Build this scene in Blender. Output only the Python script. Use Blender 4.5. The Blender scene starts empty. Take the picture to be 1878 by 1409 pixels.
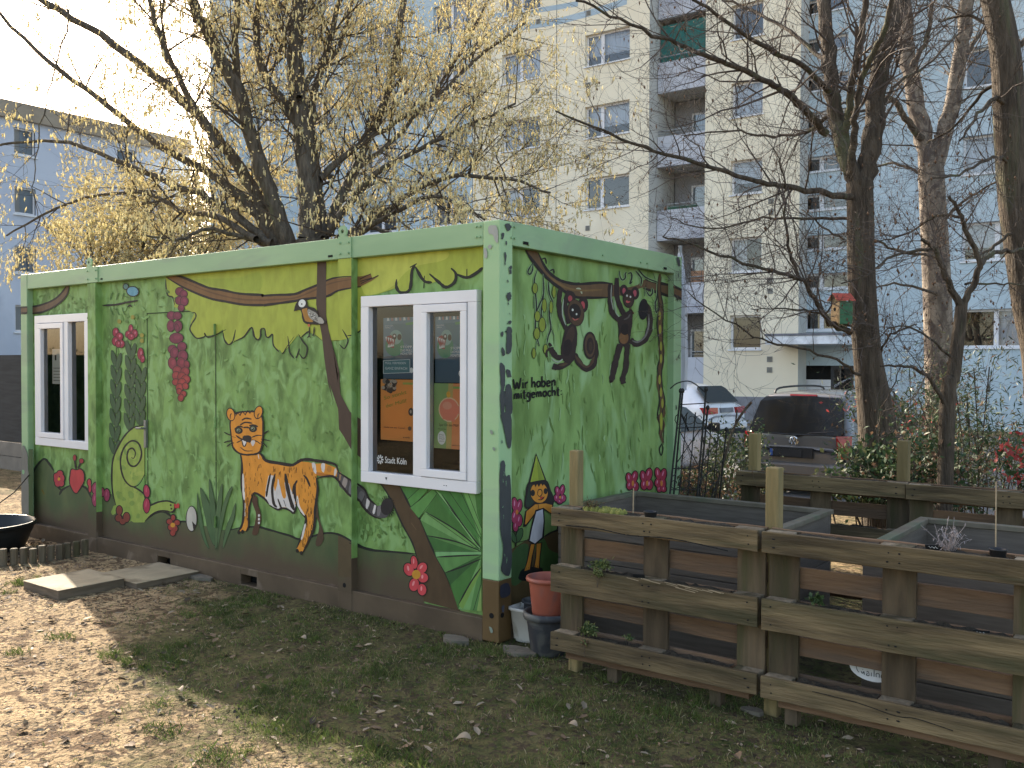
import bpy, math, random
import numpy as np
from mathutils import Vector, Matrix, noise
random.seed(7); RNG = np.random.default_rng(7)
SC = bpy.context.scene; COL = SC.collection
# ---------------------------------------------------------------- camera, sky, sun, exposure
FPX, PW, PH = 1713.19, 1878, 1409
CAM = Vector((3.49810, -4.52051, 1.71105)); YAW, PITCH, ROLL = -0.645003, -0.019567, 0.0030942
def _basis():
    cy, sy, cp, sp = math.cos(YAW), math.sin(YAW), math.cos(PITCH), math.sin(PITCH)
    f = Vector((sy*cp, cy*cp, sp)); r = Vector((cy, -sy, 0)); u = r.cross(f)
    c, s = math.cos(ROLL), math.sin(ROLL)
    return r*c+u*s, u*c-r*s, f
BR, BU, BF = _basis()
cd = bpy.data.cameras.new('camera'); cam = bpy.data.objects.new('camera', cd); COL.objects.link(cam)
cd.sensor_width = 36; cd.lens = 36*FPX/PW; cd.clip_start = .05; cd.clip_end = 2000
cam.matrix_world = Matrix(((BR.x, BU.x, -BF.x, CAM.x), (BR.y, BU.y, -BF.y, CAM.y), (BR.z, BU.z, -BF.z, CAM.z), (0, 0, 0, 1)))
SC.camera = cam
SUN_DIR = Vector((-4.79, 1.617, 2.603)).normalized()
w = bpy.data.worlds.new('World'); SC.world = w; w.use_nodes = True
nt = w.node_tree; bg = nt.nodes['Background']; sky = nt.nodes.new('ShaderNodeTexSky')
sky.sky_type = 'NISHITA'; sky.sun_disc = False; sky.sun_elevation = math.asin(SUN_DIR.z)
sky.sun_rotation = math.atan2(SUN_DIR.x, SUN_DIR.y); sky.air_density = 1.0; sky.dust_density = 2.5; sky.ozone_density = 1.0
tn = nt.nodes.new('ShaderNodeMix'); tn.data_type = 'RGBA'; tn.blend_type = 'MULTIPLY'; tn.inputs[0].default_value = 1; tn.inputs[7].default_value = (1.11, 1.0, .885, 1)   # neutral white balance of the hazy spring sky
nt.links.new(sky.outputs[0], tn.inputs[6]); nt.links.new(tn.outputs[2], bg.inputs[0]); bg.inputs[1].default_value = .15
sl = bpy.data.lights.new('sun', 'SUN'); so = bpy.data.objects.new('sun', sl); COL.objects.link(so)
sl.energy = 4.0; sl.angle = math.radians(.6); sl.color = (1, .9, .74)
so.rotation_euler = (-SUN_DIR).to_track_quat('-Z', 'Y').to_euler(); so.location = (-20, 8, 20)
SC.view_settings.view_transform = 'Standard'; SC.view_settings.look = 'None'; SC.view_settings.gamma = 1
SC.view_settings.exposure = 1.8
SC.cycles.max_bounces = 6; SC.cycles.transparent_max_bounces = 12
# ---------------------------------------------------------------- projection helpers (photo pixel -> real point)
def ray(u, v): return BF + BR*((u-PW/2)/FPX) - BU*((v-PH/2)/FPX)
def at(u, v, t): return CAM + ray(u, v)*t
def on_y(u, v, y): d = ray(u, v); return CAM + d*((y-CAM.y)/d.y)
def on_x(u, v, x): d = ray(u, v); return CAM + d*((x-CAM.x)/d.x)
def on_z(u, v, z): d = ray(u, v); return CAM + d*((z-CAM.z)/d.z)
# ---------------------------------------------------------------- materials
def lin(r, g, b):
    f = lambda c: (c/255/12.92 if c <= 10 else ((c/255+.055)/1.055)**2.4)
    return (f(r), f(g), f(b))
def mul(c, k): return tuple(min(.95, x*k) for x in c)
MATS = {}
def mat(name, c1, c2=None, scale=4, detail=5, rough=.75, bump=0, bscale=None, stretch=(1, 1, 1), spec=.3, lo=.35, hi=.65,
        metal=0, c3=None, s3=1.2, lo3=.5, hi3=.62, trans=0, var=.18, coat=0, bdist=.02, orand=0):
    if name in MATS: return MATS[name]
    m = bpy.data.materials.new(name); m.use_nodes = True; t = m.node_tree; N = t.nodes; L = t.links
    b = N['Principled BSDF']; b.inputs['Roughness'].default_value = rough; b.inputs['Metallic'].default_value = metal
    b.inputs['Specular IOR Level'].default_value = spec; b.inputs['Coat Weight'].default_value = coat
    if c2 is None: c2 = mul(c1, 1+var); c1 = mul(c1, 1-var)
    tc = N.new('ShaderNodeTexCoord'); mp = N.new('ShaderNodeMapping'); mp.inputs['Scale'].default_value = stretch
    L.new(tc.outputs['Object'], mp.inputs[0])
    def ns(sc, det, w=0):
        n = N.new('ShaderNodeTexNoise'); n.inputs['Scale'].default_value = sc; n.inputs['Detail'].default_value = det
        n.inputs['Distortion'].default_value = w; L.new(mp.outputs[0], n.inputs['Vector']); return n
    def mix(f, a, c, l, h):
        r = N.new('ShaderNodeMapRange'); r.inputs[1].default_value = l; r.inputs[2].default_value = h; L.new(f, r.inputs[0])
        x = N.new('ShaderNodeMix'); x.data_type = 'RGBA'; L.new(r.outputs[0], x.inputs[0])
        for i, q in ((6, a), (7, c)):
            if hasattr(q, 'is_linked'): L.new(q, x.inputs[i])
            else: x.inputs[i].default_value = (*q, 1)
        return x.outputs[2]
    n1 = ns(scale, detail, .4); col = mix(n1.outputs[0], c1, c2, lo, hi)
    if c3: n3 = ns(s3, 6, .8); col = mix(n3.outputs[0], col, c3, lo3, hi3)
    if orand:      # every board weathers differently
        oi = N.new('ShaderNodeObjectInfo'); r = N.new('ShaderNodeMapRange'); r.inputs[3].default_value = 1-orand; r.inputs[4].default_value = 1+orand; L.new(oi.outputs['Random'], r.inputs[0])
        hs = N.new('ShaderNodeHueSaturation'); L.new(r.outputs[0], hs.inputs['Value']); L.new(col, hs.inputs['Color']); hs.inputs['Saturation'].default_value = 1.05; col = hs.outputs[0]
    L.new(col, b.inputs['Base Color'])
    if bump:
        nb = ns(bscale or scale*3, 6); bp = N.new('ShaderNodeBump'); bp.inputs['Strength'].default_value = bump; bp.inputs['Distance'].default_value = bdist
        L.new(nb.outputs[0], bp.inputs['Height']); L.new(bp.outputs[0], b.inputs['Normal'])
    if trans:
        tr = N.new('ShaderNodeBsdfTranslucent'); L.new(col, tr.inputs[0]); ms = N.new('ShaderNodeMixShader'); ms.inputs[0].default_value = trans
        L.new(b.outputs[0], ms.inputs[1]); L.new(tr.outputs[0], ms.inputs[2]); L.new(ms.outputs[0], N['Material Output'].inputs[0])
    m['nodes_col'] = 1; MATS[name] = m; m.diffuse_color = (*c1, 1); return m
def glass(name, tint=(.8, .85, .85), refl=.12, rough=.02):
    if name in MATS: return MATS[name]
    m = bpy.data.materials.new(name); m.use_nodes = True; t = m.node_tree; N = t.nodes; L = t.links
    N.remove(N['Principled BSDF']); tr = N.new('ShaderNodeBsdfTransparent'); tr.inputs[0].default_value = (*tint, 1)
    g = N.new('ShaderNodeBsdfGlossy'); g.inputs['Roughness'].default_value = rough; g.inputs[0].default_value = (.95, .97, 1, 1)
    fr = N.new('ShaderNodeFresnel'); fr.inputs[0].default_value = 1.5; ad = N.new('ShaderNodeMath'); ad.operation = 'ADD'; ad.use_clamp = True
    ad.inputs[1].default_value = refl; L.new(fr.outputs[0], ad.inputs[0]); ms = N.new('ShaderNodeMixShader')
    L.new(ad.outputs[0], ms.inputs[0]); L.new(tr.outputs[0], ms.inputs[1]); L.new(g.outputs[0], ms.inputs[2]); L.new(ms.outputs[0], N['Material Output'].inputs[0])
    MATS[name] = m; return m
KP = 1.16
def paint(r, g, b, var=.10, sc=16):
    n = 'paint_%d_%d_%d' % (r, g, b); c = mul(lin(r, g, b), 1/KP)
    return mat(n, c, None, scale=sc, detail=4, rough=.62, var=var, stretch=(1, 1, .5), spec=.25)
# ---------------------------------------------------------------- mesh builder
def setp(o, label=None, cat=None, group=None, kind=None):
    for k, v in (('label', label), ('category', cat), ('group', group), ('kind', kind)):
        if v: o[k] = v
    return o
def thing(name, label, cat, loc=(0, 0, 0), group=None, rz=0):
    o = bpy.data.objects.new(name, None); COL.objects.link(o); o.location = loc; o.rotation_euler = (0, 0, rz); o.empty_display_size = .1
    return setp(o, label, cat, group)
def rootloc(p):
    v = Vector((0, 0, 0))
    while p is not None: v += p.location; p = p.parent
    return v
class MB:
    def __init__(s): s.v = []; s.f = []; s.mi = []; s.ms = []
    def m(s, mt):
        if mt not in s.ms: s.ms.append(mt)
        return s.ms.index(mt)
    def poly(s, pts, mt):
        k = len(s.v); s.v += [tuple(p) for p in pts]; s.f.append(tuple(range(k, k+len(pts)))); s.mi.append(s.m(mt)); return s
    def box(s, x0, x1, y0, y1, z0, z1, mt, jit=0):
        c = [(x, y, z) for z in (z0, z1) for y in (y0, y1) for x in (x0, x1)]
        if jit: c = [tuple(q+random.uniform(-jit, jit) for q in p) for p in c]
        k = len(s.v); s.v += c; i = s.m(mt)
        for f in ((0, 2, 3, 1), (4, 5, 7, 6), (0, 1, 5, 4), (2, 6, 7, 3), (0, 4, 6, 2), (1, 3, 7, 5)):
            s.f.append(tuple(k+q for q in f)); s.mi.append(i)
        return s
    def obox(s, c, ax, hx, hy, hz, mt):
        X, Y, Z = ax; c = Vector(c); k = len(s.v); i = s.m(mt)
        for z in (-hz, hz):
            for y in (-hy, hy):
                for x in (-hx, hx): s.v.append(tuple(c+X*x+Y*y+Z*z))
        for f in ((0, 2, 3, 1), (4, 5, 7, 6), (0, 1, 5, 4), (2, 6, 7, 3), (0, 4, 6, 2), (1, 3, 7, 5)):
            s.f.append(tuple(k+q for q in f)); s.mi.append(i)
        return s
    def tube(s, pts, rad, n, mt, cap=True):
        if len(pts) < 2: return s
        k = len(s.v); i = s.m(mt); m = len(pts); ref = None
        for j, p in enumerate(pts):
            d = (pts[min(j+1, m-1)]-pts[max(j-1, 0)])
            if d.length < 1e-9: d = Vector((0, 0, 1))
            d.normalize()
            if ref is None: ref = d.orthogonal().normalized()
            a = (ref-d*ref.dot(d)); a = a.normalized() if a.length > 1e-6 else d.orthogonal().normalized(); ref = a; b = d.cross(a)
            r = rad[j] if isinstance(rad, (list, tuple)) else rad
            for q in range(n):
                t = 2*math.pi*q/n; s.v.append(tuple(p+a*(r*math.cos(t))+b*(r*math.sin(t))))
        for j in range(m-1):
            for q in range(n):
                q2 = (q+1) % n; s.f.append((k+j*n+q, k+j*n+q2, k+(j+1)*n+q2, k+(j+1)*n+q)); s.mi.append(i)
        if cap and n > 2:
            s.f.append(tuple(k+q for q in reversed(range(n)))); s.mi.append(i)
            s.f.append(tuple(k+(m-1)*n+q for q in range(n))); s.mi.append(i)
        return s
    def lathe(s, c, prof, n, mt):
        k = len(s.v); i = s.m(mt)
        for r, z in prof:
            for q in range(n):
                t = 2*math.pi*q/n; s.v.append((c[0]+r*math.cos(t), c[1]+r*math.sin(t), c[2]+z))
        for j in range(len(prof)-1):
            for q in range(n):
                q2 = (q+1) % n; s.f.append((k+j*n+q, k+j*n+q2, k+(j+1)*n+q2, k+(j+1)*n+q)); s.mi.append(i)
        return s
    def leaf(s, p, d, up, L, W, mt):
        a = d.cross(up); a = a.normalized() if a.length > 1e-5 else d.orthogonal().normalized()
        k = len(s.v); s.v += [tuple(p), tuple(p+d*L*.5+a*W*.5), tuple(p+d*L), tuple(p+d*L*.5-a*W*.5)]
        s.f.append((k, k+1, k+2, k+3)); s.mi.append(s.m(mt)); return s
    def build(s, name, parent=None, smooth=False, bevel=0, label=None, local=False):
        me = bpy.data.meshes.new(name); off = Vector((0, 0, 0)) if (parent is None or local) else rootloc(parent)
        vs = np.array(s.v, dtype=np.float64).reshape(-1, 3)-np.array(off)
        me.from_pydata(vs.tolist(), [], s.f)
        for mt in s.ms: me.materials.append(mt)
        me.polygons.foreach_set('material_index', np.array(s.mi, dtype=np.int32))
        if smooth: me.polygons.foreach_set('use_smooth', np.ones(len(s.f), dtype=bool))
        me.update(); o = bpy.data.objects.new(name, me); COL.objects.link(o)
        if parent is not None: o.parent = parent
        if bevel:
            b = o.modifiers.new('bevel', 'BEVEL'); b.width = bevel; b.segments = 2; b.limit_method = 'ANGLE'; b.angle_limit = math.radians(40)
        if label: o['label'] = label
        return o
def big_mesh(name, V, F, mts, MI=None, parent=None):
    """fast mesh from numpy: V (n,3), F (m,k)"""
    me = bpy.data.meshes.new(name); n, k = F.shape
    me.vertices.add(len(V)); me.vertices.foreach_set('co', np.ascontiguousarray(V, dtype=np.float32).ravel())
    me.loops.add(n*k); me.loops.foreach_set('vertex_index', F.astype(np.int32).ravel())
    me.polygons.add(n); me.polygons.foreach_set('loop_start', np.arange(0, n*k, k, dtype=np.int32))
    me.polygons.foreach_set('loop_total', np.full(n, k, dtype=np.int32))
    for m in mts: me.materials.append(m)
    if MI is not None: me.polygons.foreach_set('material_index', MI.astype(np.int32))
    me.update(calc_edges=True); me.validate(); o = bpy.data.objects.new(name, me); COL.objects.link(o)
    if parent is not None: o.parent = parent
    return o
def crom(pts, n=4, closed=False):
    if len(pts) < 3: return list(pts)
    out = []; m = len(pts); rng = range(m) if closed else range(m-1)
    for i in rng:
        if closed: p0, p1, p2, p3 = pts[i-1], pts[i], pts[(i+1) % m], pts[(i+2) % m]
        else: p0, p1, p2, p3 = pts[max(i-1, 0)], pts[i], pts[i+1], pts[min(i+2, m-1)]
        for j in range(n):
            t = j/n; out.append(p1*1.0 + (p2-p0)*(.5*t) + (p0*2-p1*5+p2*4-p3)*(.5*t*t) + (p1*3-p0-p2*3+p3)*(.5*t*t*t))
    if not closed: out.append(pts[-1])
    return out
def text_mesh(txt, size, extr=0):
    cu = bpy.data.curves.new('t', 'FONT'); cu.body = txt; cu.size = size; cu.align_x = 'LEFT'; cu.resolution_u = 3
    o = bpy.data.objects.new('t', cu); COL.objects.link(o); dg = bpy.context.evaluated_depsgraph_get()
    me = bpy.data.meshes.new_from_object(o.evaluated_get(dg)); V = [v.co.copy() for v in me.vertices]; F = [tuple(p.vertices) for p in me.polygons]
    bpy.data.objects.remove(o); bpy.data.curves.remove(cu); bpy.data.meshes.remove(me); return V, F
def add_text(mb, txt, org, X, Z, size, mt, width=None):
    V, F = text_mesh(txt, size)
    if not V: return
    sx = 1
    if width: sx = width/max(1e-6, max(v.x for v in V)-min(v.x for v in V))
    k = len(mb.v); i = mb.m(mt); mb.v += [tuple(Vector(org)+X*(v.x*sx)+Z*v.y) for v in V]
    for f in F: mb.f.append(tuple(k+q for q in f)); mb.mi.append(i)
def to_px(p): d = p-CAM; z = d.dot(BF); return PW/2+FPX*d.dot(BR)/z, PH/2-FPX*d.dot(BU)/z
def smooth01(a, b, x): t = min(1, max(0, (x-a)/(b-a))); return t*t*(3-2*t)
def gh(x, y): return -.34*smooth01(2.9, 7.5, y)
# ---------------------------------------------------------------- ground
def axis(segs):
    out = []
    for a, b, d in segs: out += list(np.arange(a, b, d))
    return np.array(out+[segs[-1][1]])
gx = axis([(-400, -60, 20), (-60, -12, 3), (-12, -7, .4), (-7, -4.6, .06), (-4.6, 3.6, .03), (3.6, 8, .4), (8, 60, 4), (60, 400, 20)])
gy = axis([(-300, -40, 20), (-40, -6, 2), (-6, -3, .3), (-3, .5, .03), (.5, 3, .12), (3, 30, .7), (30, 60, 5), (60, 400, 20)])
def grass_sun_mask(x, y):
    """how grassy the lawn is at a place, 0 bare earth .. 1 grass, lowered to brighten the sunlit strip"""
    g = smooth01(-2.9, -1.0, x+.9*(y+1.2))
    g = g*.84+.30*noise.noise(Vector((x*1.1+3, y*1.1, 1)))+.22*noise.noise(Vector((x*3.1, y*3.1, 4)))
    g -= .42*(1-smooth01(-1.95, -1.5, y))*(1-smooth01(.3, 1.3, x))  # sunlit strip past the container shadow, brightened by tanner ground colour
    return min(1, max(0, g))
def ground_z(x, y):
    z = gh(x, y)
    if -7 < x < 4 and -3.2 < y < .6:
        z += .013*noise.noise(Vector((x*2.2, y*2.2, 0)))+.009*noise.noise(Vector((x*7, y*7, 2)))+.008*noise.noise(Vector((x*16, y*16, 5)))-.006
    return z
GV = np.zeros((len(gy)*len(gx), 3)); gm = np.zeros(len(GV)); k = 0
for y in gy:
    for x in gx:
        GV[k] = (x, y, ground_z(x, y)); gm[k] = grass_sun_mask(x, y) if (-9 < x < 6 and -5 < y < 3) else .45; k += 1
nx = len(gx); ii, jj = np.meshgrid(np.arange(len(gy)-1), np.arange(nx-1), indexing='ij'); q = (ii*nx+jj).ravel()
GF = np.stack([q, q+1, q+nx+1, q+nx], 1)
m = bpy.data.materials.new('earth_and_moss'); m.use_nodes = True; t = m.node_tree; N = t.nodes; L = t.links; b = N['Principled BSDF']
b.inputs['Roughness'].default_value = .95; b.inputs['Specular IOR Level'].default_value = .1
def _n(sc, d=6, dist=.6):
    n = N.new('ShaderNodeTexNoise'); n.inputs['Scale'].default_value = sc; n.inputs['Detail'].default_value = d; n.inputs['Distortion'].default_value = dist
    L.new(tc.outputs['Object'], n.inputs['Vector']); return n.outputs[0]
def _mr(f, a, c):
    r = N.new('ShaderNodeMapRange'); r.inputs[1].default_value = a; r.inputs[2].default_value = c; L.new(f, r.inputs[0]); return r.outputs[0]
def _mx(f, a, c):
    x = N.new('ShaderNodeMix'); x.data_type = 'RGBA'; L.new(f, x.inputs[0])
    for i, qq in ((6, a), (7, c)):
        if hasattr(qq, 'is_linked'): L.new(qq, x.inputs[i])
        else: x.inputs[i].default_value = (*qq, 1)
    return x.outputs[2]
tc = N.new('ShaderNodeTexCoord'); at_ = N.new('ShaderNodeAttribute'); at_.attribute_name = 'grassy'
soil = _mx(_mr(_n(2.3), .35, .65), (.26, .185, .106), (.385, .28, .16))
soil = _mx(_mr(_n(7, 9, 1.6), .52, .58), soil, (.12, .078, .046))
soil = _mx(_mr(_n(30, 7, .9), .53, .60), soil, (.07, .05, .034))
moss = _mx(_mr(_n(6), .35, .65), (.050, .058, .020), (.122, .104, .048))
moss = _mx(_mr(_n(26, 6), .50, .60), moss, (.06, .045, .028))
gsum = N.new('ShaderNodeMath'); gsum.operation = 'ADD'; L.new(at_.outputs['Fac'], gsum.inputs[0])
nn = N.new('ShaderNodeMath'); nn.operation = 'MULTIPLY_ADD'; nn.inputs[1].default_value = .9; nn.inputs[2].default_value = -.45; L.new(_n(5, 8, 1), nn.inputs[0]); L.new(nn.outputs[0], gsum.inputs[1])
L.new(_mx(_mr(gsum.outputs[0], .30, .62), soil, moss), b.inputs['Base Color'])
bp = N.new('ShaderNodeBump'); bp.inputs['Strength'].default_value = 1; bp.inputs['Distance'].default_value = .025; L.new(_n(40, 9), bp.inputs['Height']); L.new(bp.outputs[0], b.inputs['Normal'])
ground = big_mesh('ground', GV, GF, [m]); ground['kind'] = 'structure'
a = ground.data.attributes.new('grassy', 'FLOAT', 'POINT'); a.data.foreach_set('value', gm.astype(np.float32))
ground.data.polygons.foreach_set('use_smooth', np.ones(len(GF), dtype=bool))
# parking lot behind the garden
asph = mat('asphalt', (.10, .098, .095), (.15, .145, .14), scale=9, bump=.3, bscale=120, rough=.9)
mb = MB(); mb.poly([(-30, 8.5, -.334), (14, 8.5, -.334), (14, 26, -.334), (-30, 26, -.334)], asph)
o = mb.build('parking_lot'); o['kind'] = 'structure'
# ---------------------------------------------------------------- apartment building (long slab behind everything)
TH = math.radians(1.625); DU = Vector((math.cos(TH), math.sin(TH), 0)); DN = Vector((-math.sin(TH), math.cos(TH), 0))
DA = 31.8; BO = DN*(CAM.dot(DN)+DA)          # origin of the facade frame
def bp_(s, wd, z): p = BO+DU*s+DN*wd; return Vector((p.x, p.y, z))
def hit_s(u, v, wd=0):
    k = ray(u, v); t = (DA+wd)/k.dot(DN); P = CAM+k*t; return P.dot(DU), P.z
def bbox(mb, s0, s1, w0, w1, z0, z1, mt):
    c = bp_((s0+s1)/2, (w0+w1)/2, (z0+z1)/2); return mb.obox(c, (DU, DN, Vector((0, 0, 1))), abs(s1-s0)/2, abs(w1-w0)/2, abs(z1-z0)/2, mt)
cream = mat('cream_render', (.80, .70, .53), (.86, .77, .60), scale=.5, detail=8, rough=.9, bump=.15, bscale=60, c3=(.68, .60, .48), s3=.35, lo3=.58, hi3=.8)
bluew = mat('blue_render', (.44, .53, .58), (.50, .59, .64), scale=.5, detail=8, rough=.9, bump=.15, bscale=60, c3=(.40, .47, .52), s3=.3, lo3=.55, hi3=.8)
lilac = mat('lilac_balcony_paint', (.50, .50, .55), (.58, .58, .62), scale=.8, detail=8, rough=.85, c3=(.36, .36, .42), s3=.6, lo3=.58, hi3=.75)
greyr = mat('grey_render', (.46, .45, .42), (.54, .52, .48), scale=.8, rough=.9)
bandb = mat('blue_band_paint', (.36, .45, .52), (.42, .51, .58), scale=1.2, rough=.9)
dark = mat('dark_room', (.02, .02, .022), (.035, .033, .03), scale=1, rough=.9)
pvc = mat('white_pvc', (.68, .66, .67), (.73, .71, .72), scale=3, rough=.35, spec=.4)
sillm = mat('white_sill_metal', (.70, .70, .72), (.78, .78, .80), scale=3, rough=.5)
curt = mat('white_net_curtain', (.62, .64, .70), (.74, .75, .80), scale=3, stretch=(14, 14, .4), rough=.9)
curtd = mat('grey_curtain', (.30, .31, .34), (.44, .45, .48), scale=3, stretch=(14, 14, .4), rough=.9)
gl = glass('window_glass', (.84, .87, .90), .07)
gld = glass('dark_window_glass', (.55, .6, .62), .10)
ventm = mat('vent_grille_metal', (.30, .29, .26), (.40, .38, .34), scale=20, rough=.6)
seam = mat('joint_sealant', (.10, .10, .095), rough=.9)
bld = thing('apartment_building', 'tall cream and pale blue apartment block behind the parked cars', 'building', bp_(-15, 6, -.34))
ZT = 26.4; ST = 2.8; S0 = 2.25
def wall_with_holes(name, s0, s1, wd, z0, z1, holes, mt, depth=.28, label=None):
    """outer wall as bands, leaving real openings for the windows"""
    mb = MB(); ss = sorted({s0, s1, *[h[0] for h in holes], *[h[1] for h in holes]}); zz = sorted({z0, z1, *[h[2] for h in holes], *[h[3] for h in holes]})
    def solid(a, c, e, f): 
        sm, zm = (a+c)/2, (e+f)/2
        return not any(h[0] < sm < h[1] and h[2] < zm < h[3] for h in holes)
    for i in range(len(zz)-1):
        j = 0
        while j < len(ss)-1:
            if solid(ss[j], ss[j+1], zz[i], zz[i+1]):
                e = j
                while e+1 < len(ss)-1 and solid(ss[e+1], ss[e+2], zz[i], zz[i+1]): e += 1
                mb.poly([bp_(ss[j], wd, zz[i]), bp_(ss[e+1], wd, zz[i]), bp_(ss[e+1], wd, zz[i+1]), bp_(ss[j], wd, zz[i+1])], mt); j = e+1
            else: j += 1
    for a, c, e, f in holes:   # reveals
        for P in (((a, e), (a, f)), ((c, f), (c, e)), ((a, f), (c, f)), ((c, e), (a, e))):
            mb.poly([bp_(P[0][0], wd, P[0][1]), bp_(P[1][0], wd, P[1][1]), bp_(P[1][0], wd+depth, P[1][1]), bp_(P[0][0], wd+depth, P[0][1])], mt)
    return mb.build(name, bld, label=label)
def win(s0, s1, wd, z0, z1, split=(.42,), cur=None, par=None, gm=None, rev=.16):
    """a window: frame mesh is the part; pane, sill and curtain hang under it"""
    par = par or bld; f = MB(); w0, w1 = wd+rev, wd+rev+.07; t = .075
    bbox(f, s0, s1, w0, w1, z0, z0+t, pvc); bbox(f, s0, s1, w0, w1, z1-t, z1, pvc); bbox(f, s0, s0+t, w0, w1, z0+t, z1-t, pvc); bbox(f, s1-t, s1, w0, w1, z0+t, z1-t, pvc)
    for q in split:
        c = s0+(s1-s0)*q; bbox(f, c-.07, c+.07, w0-.004, w1-.004, z0+t, z1-t, pvc)
    fo = f.build('window', par); g = MB()
    g.poly([bp_(s0+t, w0+.04, z0+t), bp_(s1-t, w0+.04, z0+t), bp_(s1-t, w0+.04, z1-t), bp_(s0+t, w0+.04, z1-t)], gm or gl); g.build('pane', fo)
    if z1-z0 > .3 and s1-s0 > .3:
        sb = MB(); bbox(sb, s0-.04, s1+.04, wd-.06, wd+rev-.003, z0-.05, z0-.003, sillm); sb.build('sill', fo)
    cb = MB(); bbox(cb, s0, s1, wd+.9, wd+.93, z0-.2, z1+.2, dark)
    if cur: 
        a = s0+(s1-s0)*cur[0]; c = s0+(s1-s0)*cur[1]; zb = z0+(z1-z0)*(cur[3] if len(cur) > 3 else 0)
        n = max(6, int((c-a)/.06)); k = len(cb.v); mi = cb.m(cur[2])
        for i in range(n+1):
            p = a+(c-a)*i/n; d = wd+rev+.22+.025*math.sin(i*1.9)+.012*math.sin(i*.7); cb.v += [tuple(bp_(p, d, zb-.05)), tuple(bp_(p, d, z1+.05))]
        for i in range(n): cb.f.append((k+2*i, k+2*i+2, k+2*i+3, k+2*i+1)); cb.mi.append(mi)
    cb.build('curtain' if cur else 'room_back', fo); return fo
AS = hit_s(867, 300)[0]                # colour change blue / cream
AE = hit_s(1190, 300)[0]; CS = hit_s(1292, 400, .63)[0]; CE = hit_s(1466, 400, .63)[0]; LEFT = hit_s(385, 250)[0]; RIGHT = 14
hA = []; wins = []
curs = [(0, 1, curt), (0, .42, curt), (.42, 1, curt), None, (.0, 1, curt, .4), None, (0, .3, curtd)]
for k in range(8):
    z0 = S0+ST*k
    for ci, (a, c) in enumerate(((-15.70, -13.72), (-19.74, -17.82))): hA.append((a, c, z0, z0+1.24)); wins.append((a, c, 0, z0, z0+1.24, (.36,) if ci == 0 else (.47,)))
holesB = []
for k in range(1, 8):
    z0 = S0+ST*k
    for a, c in ((-23.5, -21.6), (-27.6, -25.7), (-31.6, -29.7), (-35.6, -33.7)):
        if a > LEFT+.5: holesB.append((a, c, z0, z0+1.24)); wins.append((a, c, .02, z0, z0+1.24, (.5,)))
wall_with_holes('facade_wall', AS, AE, 0, -.34, ZT, hA, cream, label='cream rendered wall left of the balconies')
wall_with_holes('facade_wall', LEFT, AS, .02, -.34, ZT, holesB, bluew, label='pale blue rendered wall behind the catkin tree')
hC = []; 
for k in range(8):
    z0 = S0+ST*k+.08; hC.append((-9.90, -8.71, z0, z0+1.24)); wins.append((-9.90, -8.71, .63, z0, z0+1.24, ()))
wall_with_holes('facade_wall', CS, CE, .63, -.34, ZT, hC, cream, label='cream rendered wall right of the balconies')
# blue section with stairwell windows
DW = 1.52; hD = []
st = []
for i, (v0, v1) in enumerate(((572, 607), (503, 532), (433, 460), (359, 388), (290, 318), (209, 245), (144, 171), (75, 101), (3, 30))):
    s0, z1 = hit_s(1474, v0, DW); s1, _ = hit_s(1556, v0, DW); _, z0 = hit_s(1474, v1, DW); hD.append((s0, s1, z0, z1)); st.append((s0, s1, DW, z0, z1, (.38,)))
door = (hit_s(1469, 650, DW)[0], hit_s(1566, 650, DW)[0], -.2, 1.75); hD.append(door)
for k in range(8):
    z0 = S0+ST*k+.09
    for a, c in ((-2.34, .10), (3.2, 5.6), (8.5, 10.9)): hD.append((a, c, z0, z0+1.24)); wins.append((a, c, DW, z0, z0+1.24, (.42,)))
wall_with_holes('facade_wall', CE, RIGHT, DW, -.34, ZT, hD, bluew, label='pale blue rendered wall with the stairwell and entrance')
mb = MB()
for sx, w0, w1, mt in ((AE, 0, 2.2, greyr), (CS, .63, 2.2, cream), (CE, .63, DW, greyr)):
    mb.poly([bp_(sx, w0, -.34), bp_(sx, w1, -.34), bp_(sx, w1, ZT), bp_(sx, w0, ZT)], mt)
mb.poly([bp_(LEFT, .02, -.34), bp_(LEFT, 11, -.34), bp_(LEFT, 11, ZT), bp_(LEFT, .02, ZT)], bluew)
mb.poly([bp_(RIGHT, DW, -.34), bp_(RIGHT, 12, -.34), bp_(RIGHT, 12, ZT), bp_(RIGHT, DW, ZT)], bluew)
mb.poly([bp_(LEFT, 11, -.34), bp_(RIGHT, 12, -.34), bp_(RIGHT, 12, ZT), bp_(LEFT, 11, ZT)], greyr)
mb.build('return_wall', bld)
mb = MB(); bbox(mb, LEFT, RIGHT, 1.6, 11.5, ZT-.1, ZT+.15, greyr); bbox(mb, LEFT, AE, -.1, 1.6, ZT-.1, ZT+.15, greyr); mb.build('roof', bld)
for i, (a, c, wd, z0, z1, sp) in enumerate(wins): win(a, c, wd, z0, z1, sp, curs[(i*3+i//7) % 7])
for a, c, wd, z0, z1, sp in st: win(a, c, wd, z0, z1, sp, None, gm=gld)
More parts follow.
